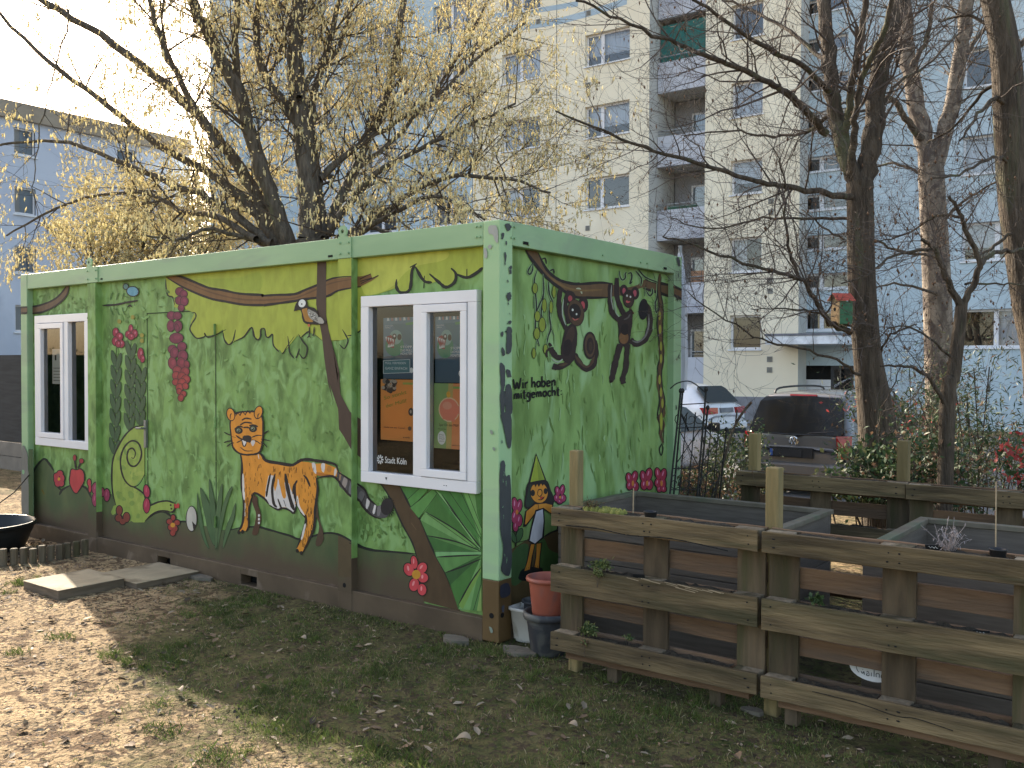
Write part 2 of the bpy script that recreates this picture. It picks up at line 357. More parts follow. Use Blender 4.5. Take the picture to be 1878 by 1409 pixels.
# painted bands, joint, vents
mb = MB()
for up, lo in (('895,52 960,43 1020,34 1060,24 1100,12 1150,-4', '895,63 960,55 1020,46 1060,36 1110,22 1150,8'), ('895,26 960,19 1010,11 1060,2', '895,34 960,27 1010,20 1060,12')):
    U = [Vector(tuple(map(float, q.split(',')))) for q in up.split()]; Lo = [Vector(tuple(map(float, q.split(',')))) for q in lo.split()]
    U, Lo = crom(U, 4), crom(Lo, 4); n = min(len(U), len(Lo))
    mb = MB()
    for i in range(n-1):
        mb.poly([bp_(*(lambda r: (r[0], -.004, r[1]))(hit_s(p.x, p.y))) for p in (Lo[i], Lo[i+1], U[i+1], U[i])], bandb)
    mb.build('painted_band', bld)
sj = hit_s(1020, 300)[0]; mb = MB(); bbox(mb, sj-.012, sj+.012, -.004, .002, -.3, ZT, seam); bbox(mb, AS-.01, AS+.01, -.003, .003, -.3, ZT, seam); mb.build('expansion_joint', bld)
sv, sb_ = hit_s(1078, 400)[0], hit_s(986, 400)[0]; sc_ = hit_s(1413, 500, .63)[0]
for k in range(8):
    for s_, wd, dz in ((sv, 0, -.72), (sb_, 0, -.55), (sc_, .63, -.28), (sc_, .63, -.66)):
        z = S0+ST*k+dz
        if z < 9.5 or s_ != sc_:
            mb = MB(); bbox(mb, s_-.1, s_+.1, wd-.02, wd, z-.1, z+.1, ventm)
            for q in range(4): bbox(mb, s_-.08, s_+.08, wd-.03, wd-.02, z-.075+q*.045, z-.055+q*.045, seam)
            mb.build('vent_grille', bld)
# balconies
brail = mat('railing_metal', (.28, .29, .30), rough=.5, metal=.3)
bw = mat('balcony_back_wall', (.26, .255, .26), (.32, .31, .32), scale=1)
teal = mat('teal_screen', (.02, .12, .11), (.04, .17, .15), scale=4, stretch=(30, 30, 1), rough=.8)
for k in range(9):
    zp = 2.05+ST*k; zb = zp-1.15; s0, s1 = AE+.03, CS-.01
    mb = MB(); bbox(mb, s0, s1, .66, .80, zb, zp, lilac); bbox(mb, s0, s1, .80, 2.19, zb+.02, zb+.2, greyr); bal = mb.build('balcony', bld)
    r = MB(); bbox(r, s0, s1, .70, .735, zp+.2, zp+.235, brail); 
    if k != 4: bbox(r, s0, s1, .70, .72, zp+.1, zp+.115, brail)
    r.build('railing', bal)
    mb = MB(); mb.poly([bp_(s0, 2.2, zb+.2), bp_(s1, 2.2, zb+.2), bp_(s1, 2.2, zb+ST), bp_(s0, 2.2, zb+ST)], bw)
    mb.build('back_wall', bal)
    mb = MB(); bbox(mb, s0+.75, s0+1.55, 2.10, 2.16, zp-.1, zp+1.1, pvc); bbox(mb, s0+.83, s0+1.47, 2.09, 2.10, zp-.02, zp+1.02, gld); bbox(mb, s0+.83, s0+1.47, 2.17, 2.18, zp-.02, zp+1.02, dark)
    mb.build('balcony_window', bal)
    if k == 4:
        mb = MB(); bbox(mb, s0+.02, s1-.02, .86, .88, zp+.05, zp+1.45, teal); mb.build('screen', bal)
    if k == 2:
        mb = MB(); bbox(mb, s0+.35, s0+1.5, .84, 1.0, zp-.02, zp+.16, mat('green_flower_box', (.05, .14, .09), rough=.6)); mb.build('flower_box', bal)
    if k == 1:
        mb = MB(); bbox(mb, s0+1.3, s1-.05, .9, 1.4, zp-.9, zp+.45, mat('cardboard', (.40, .22, .13), rough=.8)); bbox(mb, s0+1.72, s0+1.74, .893, .9, zp-.8, zp+.45, seam); mb.build('cardboard_box', bal)
# entrance
mb = MB(); sa, sb2 = hit_s(1432, 620, .63)[0], hit_s(1561, 620, .63)[0]
zc0, zc1 = hit_s(1450, 633, .3)[1], hit_s(1450, 613, .3)[1]
bbox(mb, sa, sb2, -.9, DW, zc0, zc0+.28, mat('white_canopy', (.72, .72, .74), rough=.6)); bbox(mb, sa-.03, sb2+.03, -.93, DW, zc0+.283, zc0+.36, mat('grey_canopy_edge', (.16, .16, .18), rough=.7)); mb.build('entrance_canopy', bld)
d0, d1, dz0, dz1 = door; dm = d0+(d1-d0)*.56
mb = MB(); bbox(mb, d0, dm, DW+.1, DW+.16, dz0, dz1-.5, pvc); mbx = mb.build('letterbox_panel', bld)
for c in range(2):
    for r_ in range(5):
        q = MB(); bbox(q, d0+.18+c*.55, d0+.58+c*.55, DW+.085, DW+.1, .12+r_*.22, .14+r_*.22, seam); q.build('letter_slot', mbx)
mb = MB(); bbox(mb, dm, d1, DW+.1, DW+.16, dz0, dz1, mat('dark_door_frame', (.04, .04, .045), rough=.4)); dd = mb.build('entrance_door', bld)
mb = MB(); bbox(mb, dm+.12, d1-.1, DW+.08, DW+.098, dz0+.15, dz1-.12, gld); mb.build('door_glass', dd)
mb = MB(); bbox(mb, d0, d1, DW+.5, DW+.53, dz0-.3, dz1+.2, dark); mb.build('porch_back', bld)
mb = MB(); bbox(mb, CS, CE, .60, .625, -.34, .62, mat('grey_plinth', (.22, .22, .24), rough=.9)); bbox(mb, AS, AE, -.03, -.003, -.34, .5, MATS['grey_plinth']); mb.build('plinth', bld)
# neighbouring building at far left
LX = -42.0; lb = thing('apartment_building', 'pale grey blue apartment block with brown roof edge behind the left end of the container', 'building', (LX-5, 20, 0))
lw = mat('grey_blue_render', (.50, .53, .62), (.56, .59, .67), scale=.4, rough=.9, c3=(.46, .49, .57), s3=.3)
brn = mat('brown_roof_edge', (.30, .24, .18), (.36, .30, .23), scale=1, rough=.85)
Y0, Y1, ZR = 2.0, 26.2, on_x(45, 206, LX).z
mb = MB(); holes = []
for k in range(4):
    zz = on_x(45, 283, LX).z-.05-k*2.8
    for yc in (on_x(45, 260, LX).y, on_x(45, 260, LX).y+5.2, on_x(45, 260, LX).y-5): holes.append((yc-.5, yc+.5, zz, zz+1.25))
    
ys = sorted({Y0, Y1, *[h[0] for h in holes], *[h[1] for h in holes]}); zs = sorted({-.3, ZR, *[h[2] for h in holes], *[h[3] for h in holes]})
for i in range(len(ys)-1):
    for j in range(len(zs)-1):
        if not any(h[0] < (ys[i]+ys[i+1])/2 < h[1] and h[2] < (zs[j]+zs[j+1])/2 < h[3] for h in holes):
            mb.poly([(LX, ys[i], zs[j]), (LX, ys[i+1], zs[j]), (LX, ys[i+1], zs[j+1]), (LX, ys[i], zs[j+1])], lw)
mb.box(LX-10, LX-.3, Y0, Y1, -.3, ZR, lw); mb.build('facade_wall', lb)
mb = MB(); mb.box(LX-10.2, LX+.25, Y0-.2, Y1, ZR-.45, ZR+.35, brn); mb.build('roof', lb)
for y0, y1, z0, z1 in holes:
    mb = MB(); mb.box(LX-.16, LX-.1, y0, y1, z0, z0+.07, pvc); mb.box(LX-.16, LX-.1, y0, y1, z1-.07, z1, pvc); mb.box(LX-.16, LX-.1, y0, y0+.07, z0+.07, z1-.07, pvc); mb.box(LX-.16, LX-.1, y1-.07, y1, z0+.07, z1-.07, pvc)
    wo = mb.build('window', lb); g = MB(); g.poly([(LX-.14, y0+.07, z0+.07), (LX-.14, y1-.07, z0+.07), (LX-.14, y1-.07, z1-.07), (LX-.14, y0+.07, z1-.07)], gld); g.build('pane', wo)
    g = MB(); g.box(LX-.09, LX+.1, y0-.08, y1+.08, z0-.1, z0-.02, sillm); g.build('sill', wo)
# dark garden fence at far left
fen = thing('garden_fence', 'dark privacy screen fence with grey concrete base boards at left edge', 'fence', (-12, 2.7, 0))
scr = mat('dark_privacy_strip', (.018, .02, .023), (.03, .032, .036), scale=2, stretch=(1, 1, 10), rough=.8); conc = mat('concrete_board', (.16, .14, .12), (.22, .19, .16), scale=3, rough=.9, bump=.2)
mb = MB()
mb.box(-17, -8, 2.70, 2.715, .45, 1.86, scr)
mb.build('screen_panel', fen); mb = MB()
for z in (.0, .225): mb.box(-17, -8, 2.66, 2.72, z, z+.215, conc)
mb.build('base_board', fen)
for x in (-16, -13.6, -11.2, -8.8):
    mb = MB(); mb.box(x-.03, x+.03, 2.72, 2.78, 0, 1.9, brail); mb.build('fence_post', fen)
# ---------------------------------------------------------------- the painted site container
CL, CWID, CH = 6.058, 2.438, 2.603
con = thing('site_container', 'green office container painted with a jungle mural, tiger and monkeys', 'container', (-3.03, 1.22, 0))
pale = mat('pale_green_enamel', mul(lin(140, 172, 130), 1/KP), mul(lin(156, 186, 142), 1/KP), scale=1.6, detail=8, rough=.5, stretch=(.5, 1, 2), c3=mul(lin(140, 158, 132), 1/KP), s3=2.0, lo3=.52, hi3=.75, bump=.04, bscale=60)
wallm = mat('mural_green', mul(lin(92, 122, 62), 1/KP), mul(lin(128, 164, 90), 1/KP), scale=9, detail=9, rough=.62, stretch=(1, 1, .55), c3=mul(lin(136, 172, 106), 1/KP), s3=10, lo3=.50, hi3=.62, lo=.36, hi=.60, bump=.08, bscale=50)
wallr = mat('mural_green_side', mul(lin(102, 130, 68), .90), mul(lin(136, 168, 98), .90), scale=6, detail=7, rough=.62, stretch=(1, 1, .4), c3=mul(lin(150, 182, 128), .90), s3=4.0, lo3=.50, hi3=.68, lo=.36, hi=.60, bump=.08, bscale=50)
brown = mat('brown_base_paint', mul(lin(82, 68, 53), 1/KP), mul(lin(100, 84, 66), 1/KP), scale=3, detail=8, rough=.6, c3=mul(lin(120, 104, 88), 1/KP), s3=5, lo3=.60, hi3=.72, bump=.06, bscale=60)
postb = mat('brown_post_paint', mul(lin(100, 78, 48), 1/KP), mul(lin(112, 88, 56), 1/KP), scale=3, rough=.55)
holem = mat('dark_hole', (.008, .008, .008), rough=.9)
roofm = mat('container_roof_sheet', (.42, .46, .40), (.5, .54, .46), scale=2, rough=.6)
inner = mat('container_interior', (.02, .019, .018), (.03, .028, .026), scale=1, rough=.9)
WR = (-1.222, -.19, .905, 2.186); WL = (-5.805, -4.795, .918, 2.186); YW = .06; XW = -.06
# walls with real openings
mb = MB(); xs = [-CL+.02, WL[0], WL[1], WR[0], WR[1], -.05]; zs = [.10, .912, 2.186, 2.50]
for i in range(5):
    for j in range(3):
        if not (j == 1 and i in (1, 3)):
            mb.poly([(xs[i], YW, zs[j]), (xs[i+1], YW, zs[j]), (xs[i+1], YW, zs[j+1]), (xs[i], YW, zs[j+1])], wallm)
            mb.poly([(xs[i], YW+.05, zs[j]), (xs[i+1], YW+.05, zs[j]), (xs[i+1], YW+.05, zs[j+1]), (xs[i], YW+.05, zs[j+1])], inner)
fw = mb.build('front_wall', con)
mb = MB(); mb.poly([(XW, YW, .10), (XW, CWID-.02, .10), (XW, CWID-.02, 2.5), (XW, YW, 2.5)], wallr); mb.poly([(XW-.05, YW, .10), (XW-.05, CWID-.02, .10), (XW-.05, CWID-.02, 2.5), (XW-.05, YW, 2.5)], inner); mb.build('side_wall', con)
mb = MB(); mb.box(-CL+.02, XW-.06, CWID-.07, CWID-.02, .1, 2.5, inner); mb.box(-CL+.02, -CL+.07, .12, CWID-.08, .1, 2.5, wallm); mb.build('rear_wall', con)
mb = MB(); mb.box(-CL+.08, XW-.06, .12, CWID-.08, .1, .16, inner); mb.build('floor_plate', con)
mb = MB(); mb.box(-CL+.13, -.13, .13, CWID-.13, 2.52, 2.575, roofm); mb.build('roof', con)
mb = MB()   # desk-high dark furniture seen through the panes
mb.box(-1.6, -.3, 1.3, 1.9, .16, .9, mat('brown_cupboard', (.07, .045, .03), (.10, .065, .04), scale=3, rough=.6)); mb.build('inside_cupboard', con)
# frame
def corner(x0, x1, y0, y1, brz, mt=pale):
    mb = MB(); mb.box(x0, x1, y0, y1, brz, CH, mt); mb.box(x0, x1, y0, y1, 0, brz, postb); return mb.build('corner_post', con, bevel=.006)
pale_lit = mat('pale_enamel_lit', mul(lin(160, 196, 146), 1/KP), mul(lin(170, 200, 152), 1/KP), scale=1.6, detail=8, rough=.5, stretch=(.5, 1, 2), c3=mul(lin(158, 180, 150), 1/KP), s3=2.0, lo3=.54, hi3=.75, bump=.04, bscale=60)  # pale green enamel again, light on the corner post put into a brighter colour
corner(-.13, 0, 0, .132, .385, pale_lit); corner(-CL, -CL+.13, 0, .13, .02); corner(-.13, 0, CWID-.13, CWID, .3); corner(-CL, -CL+.13, CWID-.13, CWID, .02)
for x0, x1 in ((-1.437, -1.299), (-4.790, -4.650)):
    mb = MB(); mb.box(x0, x1, 0, YW+.02, .36, 2.456, wallm); mb.box(x0, x1, 0, YW+.02, -.02, .36, brown); mb.build('wall_post', con, bevel=.004)
mb = MB(); mb.box(-CL+.132, -.132, .003, .12, 2.456, CH, pale); mb.build('top_rail', con, bevel=.005)
mb = MB(); mb.box(-.12, -.003, .134, CWID-.132, 2.458, CH+.004, pale); mb.build('top_rail', con, bevel=.005)
mb = MB(); mb.box(-CL+.132, -.132, CWID-.12, CWID-.003, 2.456, CH, pale); mb.box(-CL+.003, -CL+.12, .134, CWID-.132, 2.456, CH, pale); mb.build('top_rail', con, bevel=.005)
mb = MB(); xs = [-CL+.132, -3.682, -3.498, -2.545, -2.35, -.132]
for i in (0, 2, 4): mb.box(xs[i], xs[i+1], .004, .10, -.02, .135, brown)
for i in (1, 3): mb.box(xs[i], xs[i+1], .004, .10, .082, .135, brown); mb.box(xs[i], xs[i+1], .004, .10, -.02, .004, brown); mb.box(xs[i]-.01, xs[i+1]+.01, .11, .13, -.02, .1, holem)
mb.build('bottom_rail', con, bevel=.004)
mb = MB(); mb.box(-.10, -.004, .134, CWID-.132, -.02, .135, brown); mb.build('bottom_rail', con, bevel=.004)
eyem = pale
for x0, x1 in ((-1.44, -1.299), (-4.80, -4.60)):
    mb = MB(); mb.box(x0, x1, -.006, .003, 2.458, 2.600, pale); cx = x0+.055
    n = 14; pts = [(cx-.05, 2.6)]+[(cx+.04*math.cos(math.pi*(1-i/n)), 2.645+.04*math.sin(math.pi*(1-i/n))) for i in range(n+1)]+[(cx+.05, 2.6)]
    hole = [(cx+.014*math.cos(2*math.pi*i/16), 2.645+.014*math.sin(2*math.pi*i/16)) for i in range(16)]
    k = len(mb.v); ring = [(cx+.042*math.cos(2*math.pi*i/16), 2.645+.042*math.sin(2*math.pi*i/16)) for i in range(16)]
    for yy in (-.006, .006):
        for i in range(16):
            a_, b_, c_, d_ = ring[i], ring[(i+1) % 16], hole[(i+1) % 16], hole[i]
            mb.poly([(a_[0], yy, a_[1]), (b_[0], yy, b_[1]), (c_[0], yy, c_[1]), (d_[0], yy, d_[1])], pale)
    for i in range(16): a_, b_ = ring[i], ring[(i+1) % 16]; mb.poly([(a_[0], -.006, a_[1]), (b_[0], -.006, b_[1]), (b_[0], .006, b_[1]), (a_[0], .006, a_[1])], pale)
    mb.box(cx-.045, cx+.045, -.0055, .0055, 2.6, 2.612, pale)
    pl = mb.build('lifting_eye_plate', con)
    for bx in (x0+.03, x1-.025):
        for bz in (2.49, 2.565): bo = MB(); bo.tube([Vector((bx, -.016, bz)), Vector((bx, -.006, bz))], .008, 8, pale); bo.build('bolt', pl)
for bx, bz in ((-.155, 2.51), (-.155, 2.575), (-.185, 2.51), (-.185, 2.575)): bo = MB(); bo.tube([Vector((bx, -.009, bz)), Vector((bx, .004, bz))], .007, 8, pale); bo.build('bolt', con)
for by, bz in ((.115, 2.505), (.115, 2.575), (.15, 2.505), (.15, 2.575), (.3, 2.48), (1.2, 2.5), (1.75, 2.5), (1.85, 2.5)): bo = MB(); bo.tube([Vector((.009, by, bz)), Vector((-.004, by, bz))], .007, 8, pale); bo.build('bolt', con)
for q in ((.0, .003, .243, .296, 2.478, 2.496), (.0, .003, 2.12, 2.17, 2.478, 2.496), (-1.54, -1.495, .0, .0028, 2.475, 2.49), (-4.56, -4.53, .0, .0028, 2.475, 2.49)): mb = MB(); mb.box(*q, holem); mb.build('drain_slot', con)
for bx in (-.055, -1.37): mb = MB(); mb.tube([Vector((bx, -.003, .165)), Vector((bx, .002, .165))], .017, 12, holem); mb.build('fork_hole', con)
mb = MB(); mb.tube([Vector((.003, .035, .17)), Vector((-.002, .035, .17))], .016, 12, holem); mb.build('fork_hole', con)
# door
dmb = MB(); dx0, dx1, dz0, dz1 = -3.915, -2.93, .14, 2.158
for a_ in ((dx0, dx0+.009, dz0, dz1), (dx1-.009, dx1, dz0, dz1), (dx0, dx1, dz1-.009, dz1), (dx0, dx1, dz0, dz0+.009)):
    dmb.box(a_[0], a_[1], YW-.0026, YW-.0014, a_[2], a_[3], mat('dark_green_seam', mul(lin(52, 66, 40), 1/KP), rough=.8))
dr = dmb.build('door', con)
mb = MB(); steel = mat('grey_handle_metal', (.20, .20, .19), (.26, .26, .25), scale=10, rough=.45, metal=.6)
mb.box(-3.925, -3.895, .030, .05, .99, 1.23, steel); mb.tube([Vector((-3.91, .03, 1.16)), Vector((-3.91, -.005, 1.16)), Vector((-3.98, -.008, 1.158))], .009, 8, steel); mb.build('handle', dr)
for z in (.4, 1.2, 1.95): mb = MB(); mb.tube([Vector((dx1+.006, .042, z)), Vector((dx1+.006, .042, z+.09))], .010, 8, wallm); mb.build('hinge', dr)
# windows
def cwin(W, name_, mull, sash_right, zs=None, wl=0):
    x0, x1, z0, z1 = W; t = .075; y0, y1 = .012, .10; f = MB()
    f.box(x0, x1, y0, y1, z0, z0+t, pvc); f.box(x0, x1, y0, y1, z1-t, z1, pvc); f.box(x0, x0+t, y0, y1, z0+t, z1-t, pvc); f.box(x1-t, x1, y0, y1, z0+t, z1-t, pvc)
    f.box(mull-.036, mull+.036, y0+.002, y1, z0+t, z1-t, pvc); fo = f.build('window', con, bevel=.004)
    a, b = (mull+.036, x1-t) if sash_right else (x0+t, mull-.036); s = .055; g = MB(); z0, z1 = z0+t, z1-t
    g.box(a+.004, b-.004, y0-.008, y1-.02, z0+.004, z0+s, pvc); g.box(a+.004, b-.004, y0-.008, y1-.02, z1-s, z1-.004, pvc); g.box(a+.004, a+s, y0-.008, y1-.02, z0+s, z1-s, pvc); g.box(b-s, b-.004, y0-.008, y1-.02, z0+s, z1-s, pvc)
    g.build('casement', fo, bevel=.004)
    p = MB(); c, d = (x0+t, mull-.036) if sash_right else (mull+.036, x1-t)
    p.poly([(c, .055, z0), (d, .055, z0), (d, .055, z1), (c, .055, z1)], gcon); p.poly([(a+s, .04, z0+s), (b-s, .04, z0+s), (b-s, .04, z1-s), (a+s, .04, z1-s)], gcon); p.build('pane', fo)
    return fo
gcon = glass('container_window_glass', (.74, .76, .76), .0)
wr = cwin(WR, 'window', -.696, True); wl_ = cwin(WL, 'window', -5.208, False)
mb = MB(); tx = -1.0
mb.poly([(-.985, .0105, .953), (-.965, .0105, .953), (-.975, .0105, .932)], holem)
for x in (-.46, -.44): mb.box(x, x+.007, .0105, .012, .937, .942, holem)
mb.build('drain_cap', wr)
white_ink = mat('white_vinyl_lettering', (.62, .62, .60), rough=.6); ink = mat('black_ink', (.03, .03, .03), rough=.6)
X_, Z_ = Vector((1, 0, 0)), Vector((0, 0, 1))
mb = MB(); add_text(mb, 'Stadt Köln', (-1.03, .0535, 1.045), X_, Z_, .062, white_ink, .20)
cx, cz = -1.075, 1.065
for i in range(9):
    a_ = 2*math.pi*i/9
    p0 = Vector((cx+.010*math.cos(a_), .0535, cz+.010*math.sin(a_))); d = Vector((math.cos(a_), 0, math.sin(a_))); n_ = Vector((-d.z, 0, d.x))
    mb.poly([p0-n_*.003, p0+n_*.003, p0+d*.022+n_*.006, p0+d*.022-n_*.006], white_ink)
mb.build('window_lettering', wr, label='white city lettering with a small round crest on the glass')
# ---------------------------------------------------------------- mural: drawn shapes lying on the walls
FR = {'A': (0, 400, 3.9125), 'B': (0, 760, 3.9125), 'C': (380, 680, 3.708), 'D': (560, 400, 3.915), 'E': (640, 760, 3.0625), 'F': (900, 400, 3.913), 'G': (900, 760, 3.063), 'K': (460, 530, 10.0625), 'P': (0, 0, 1)}
def pp(s):
    fr = 'P'; out = []
    for tk in s.split():
        if tk[-1] == ':': fr = tk[:-1]; continue
        x, y = map(float, tk.split(',')); o = FR[fr]; out.append(Vector((o[0]+x/o[2], o[1]+y/o[2])))
    return out
LAY = [0]; LAY0 = [0]
POSTS = ((-1.437, -1.299), (-4.790, -4.650), (-CL, -CL+.13))
def clipx(P, a, sgn):
    out = []
    for i in range(len(P)):
        p, q = P[i-1], P[i]; ip, iq = (p.x-a)*sgn >= 0, (q.x-a)*sgn >= 0
        if ip != iq: t = (a-p.x)/(q.x-p.x); out.append(p.lerp(q, t))
        if iq: out.append(q)
    return out
class Mural:
    def __init__(s, name, label, side='front', each=False): s.each = each; s.mb = MB(); s.n = name; s.l = label; s.side = side
    def _put(s, px, mt, posts=True):
        if s.side == 'front':
            y = YW-.003-LAY[0]*6e-6; P = [on_y(p.x, p.y, y) for p in px]
            P = [Vector((p.x, p.y, max(.105, min(2.47, p.z)))) for p in P]; s.mb.poly(P, mt)
            if posts:
                y = -.0012-LAY[0]*3e-6; P = [on_y(p.x, p.y, y) for p in px]; lo, hi = min(p.x for p in P), max(p.x for p in P)
                for a, b in POSTS:
                    if hi > a and lo < b:
                        Q = clipx(clipx(P, a+.001, 1), b-.001, -1)
                        if len(Q) > 2: s.mb.poly([Vector((q.x, q.y, max(.02, min(2.455, q.z)))) for q in Q], mt)
        elif s.side == 'side':
            x = XW+.003+(LAY[0]-LAY0[0])*6e-6; P = [on_x(p.x, p.y, x) for p in px]; s.mb.poly([Vector((p.x, max(.07, min(CWID-.03, p.y)), max(.105, min(2.49, p.z)))) for p in P], mt)
        elif s.side == 'postx': s.mb.poly([on_x(p.x, p.y, 0.0012+LAY[0]*3e-6) for p in px], mt)
        elif s.side == 'posty': s.mb.poly([on_y(p.x, p.y, -.0012-LAY[0]*3e-6) for p in px], mt)
    def fill(s, c, d, sm=True, jit=.35):
        LAY[0] += 1; P = pp(d) if isinstance(d, str) else d; P = crom(P, 4, True) if sm else P
        s._put([p+Vector((random.uniform(-jit, jit), random.uniform(-jit, jit))) for p in P], paint(*c))
        if s.each: s.done(); s.mb = MB()
        return s
    def line(s, c, wd, d, sm=True, taper=.35):
        LAY[0] += 1; P = pp(d) if isinstance(d, str) else d; P = crom(P, 4) if sm else P; n = len(P); mt = paint(*c); L, R_ = [], []
        for i, p in enumerate(P):
            t = P[min(i+1, n-1)]-P[max(i-1, 0)]; t = t.normalized() if t.length > 1e-6 else Vector((1, 0)); nn = Vector((-t.y, t.x))
            e = min(1, taper+min(i, n-1-i)/max(1, n*.25)); r = wd*.62*e*random.uniform(.82, 1.15); L.append(p+nn*r); R_.append(p-nn*r)
        for i in range(n-1): s._put([L[i], L[i+1], R_[i+1], R_[i]], mt)
        return s
    def ell(s, c, fr, cx, cy, rx, ry, rot=0, out=None, ow=1.4):
        o = FR[fr]; ca, sa = math.cos(math.radians(rot)), math.sin(math.radians(rot)); P = []
        for i in range(20):
            a = 2*math.pi*i/20; x, y = rx*math.cos(a), ry*math.sin(a); P.append(Vector((o[0]+(cx+x*ca-y*sa)/o[2], o[1]+(cy+x*sa+y*ca)/o[2])))
        if out:
            m_ = Vector((o[0]+cx/o[2], o[1]+cy/o[2])); LAY[0] += 1; s._put([p+(p-m_).normalized()*ow for p in P], paint(*out))
        LAY[0] += 1; s._put(P, paint(*c)); return s
    def done(s): return s.mb.build(s.n, con, label=s.l) if s.mb.f else None
DK = (44, 38, 36); DG = (40, 42, 36)
def blotches(mu, cols, n, box, lo, hi, wd, ang, spread):
    for i in range(n):
        u, v = random.uniform(box[0], box[2]), random.uniform(box[1], box[3]); a = math.radians(random.gauss(ang, spread)); L = random.uniform(lo, hi)
        d = Vector((math.cos(a), math.sin(a)))*L; p = Vector((u, v)); mu.line(random.choice(cols), random.uniform(*wd), [p, p+d*.5+Vector((random.uniform(-2, 2), 0)), p+d], True, .2)
# yellow green canopy at the top
M1 = Mural('painted_canopy', 'yellow green painted foliage along the top of the front wall')
YG = (158, 168, 66)
M1.fill((164, 174, 70), 'A: 1190,400 1190,480 1205,555 1240,570 1252,640 1330,655 1395,680 1370,740 1365,800 1410,862 1470,850 1560,832 1600,800 1608,860 1640,905 1690,882 1750,855 1800,792 K: 30,720 60,880 140,935 175,870 185,750 250,740 270,860 320,895 400,840 405,1000 470,1120 580,1180 680,1080 760,980 860,860 930,890 1060,790 1180,840 1300,940 1480,955 D: 185,885 245,880 300,868 350,840 405,805 410,560 520,548 640,505 690,540 750,515 765,400 790,345 850,450 900,470 960,450 1010,500 1070,470 1085,410 1160,430 1240,390 1275,350 1275,190 640,230 0,290 A: 1880,345', False)
M1.fill((184, 188, 84), 'D: 390,300 700,270 1000,240 1000,300 760,360 640,480 520,540 420,540', True)
M1.fill((154, 168, 66), 'D: 150,320 240,310 240,420 150,450', False); M1.fill((154, 168, 66), 'A: 1400,440 1700,430 1860,390 1860,520 1600,500', True)
M1.fill((170, 158, 80), 'D: 780,548 1000,535 1240,520 1150,560 900,570', True)
for d in ('A: 1190,440 1192,500 1205,555 1240,570 1252,625', 'A: 1375,682 1398,680 1405,712 1370,770 1366,810 1410,862 1470,850 1466,825 1492,856 1560,832 1622,800', 'A: 1600,820 1612,880 1642,908 1672,880 1690,800', 'A: 1680,885 1750,852 1805,785 1830,860 1855,872 1878,832',
          'K: 0,710 30,720 50,860 130,940 175,880 185,750 255,740 280,870 330,895 400,835 408,1000 450,1090 580,1190 650,1090 800,880', 'K: 680,870 700,1010 720,1180 820,1280 880,1160 890,1100', 'K: 880,840 960,970 1040,1080 1020,1230 960,1280 890,1190', 'K: 930,890 1060,790 1080,830', 'K: 1180,840 1310,950',
          'D: 185,880 245,880', 'D: 265,800 300,860 305,890 280,938 245,908', 'D: 300,845 350,838 408,800'): M1.line(DG, 2.1, d)
for d in ('D: 655,440 655,500 690,538 750,512 765,380 790,340', 'D: 750,355 800,328', 'D: 790,350 850,450 910,462', 'D: 855,415 850,505', 'D: 890,400 960,462 1010,497 1070,462 1080,400 1045,360', 'D: 1080,400 1160,428 1235,390 1272,355', 'D: 1160,430 1160,365'): M1.line(DG, 4.6, d)
M1.done()
# brush marks
M2 = Mural('painted_brushwork', 'loose green brush strokes over the front wall')
G_ = [(112, 148, 80), (102, 134, 70), (94, 122, 62), (124, 160, 92), (108, 142, 74), (132, 168, 102)]
blotches(M2, G_, 130, (205, 640, 640, 900), 4, 12, (1.2, 2.8), 70, 40); blotches(M2, G_, 50, (65, 540, 165, 590), 4, 12, (1.5, 3.5), 60, 40); blotches(M2, G_, 50, (195, 530, 330, 660), 4, 14, (1.5, 4), 70, 40); blotches(M2, G_, 90, (655, 900, 745, 990), 5, 16, (2, 5), 75, 30)
M2.done()
# soil and hills
M3 = Mural('painted_hills', 'brown painted soil and dark green hills along the bottom of the front wall')
SO, SG = (88, 70, 54), (82, 84, 56); mat('paint_88_70_54', mul(lin(92, 102, 64), 1/KP), mul(lin(74, 88, 56), 1/KP), scale=5, detail=7, rough=.62, stretch=(1, 1, .5))
_m = MATS['paint_88_70_54']; _t = _m.node_tree; _N = _t.nodes; _L = _t.links; _b = _N['Principled BSDF']; _src = _b.inputs['Base Color'].links[0].from_socket   # the painters faded olive into brown towards the floor
_tc = _N.new('ShaderNodeTexCoord'); _sx = _N.new('ShaderNodeSeparateXYZ'); _L.new(_tc.outputs['Object'], _sx.inputs[0]); _nz = _N.new('ShaderNodeTexNoise'); _nz.inputs['Scale'].default_value = 3; _nz.inputs['Detail'].default_value = 6; _L.new(_tc.outputs['Object'], _nz.inputs['Vector'])
_ad = _N.new('ShaderNodeMath'); _ad.operation = 'MULTIPLY_ADD'; _ad.inputs[1].default_value = .5; _L.new(_nz.outputs[0], _ad.inputs[0]); _L.new(_sx.outputs[2], _ad.inputs[2]); _mr2 = _N.new('ShaderNodeMapRange'); _mr2.inputs[1].default_value = .44; _mr2.inputs[2].default_value = .66; _L.new(_ad.outputs[0], _mr2.inputs[0])
_mx2 = _N.new('ShaderNodeMix'); _mx2.data_type = 'RGBA'; _L.new(_mr2.outputs[0], _mx2.inputs[0]); _mx2.inputs[6].default_value = (*mul(lin(88, 74, 57), 1/KP), 1); _L.new(_src, _mx2.inputs[7]); _L.new(_mx2.outputs[2], _b.inputs['Base Color'])
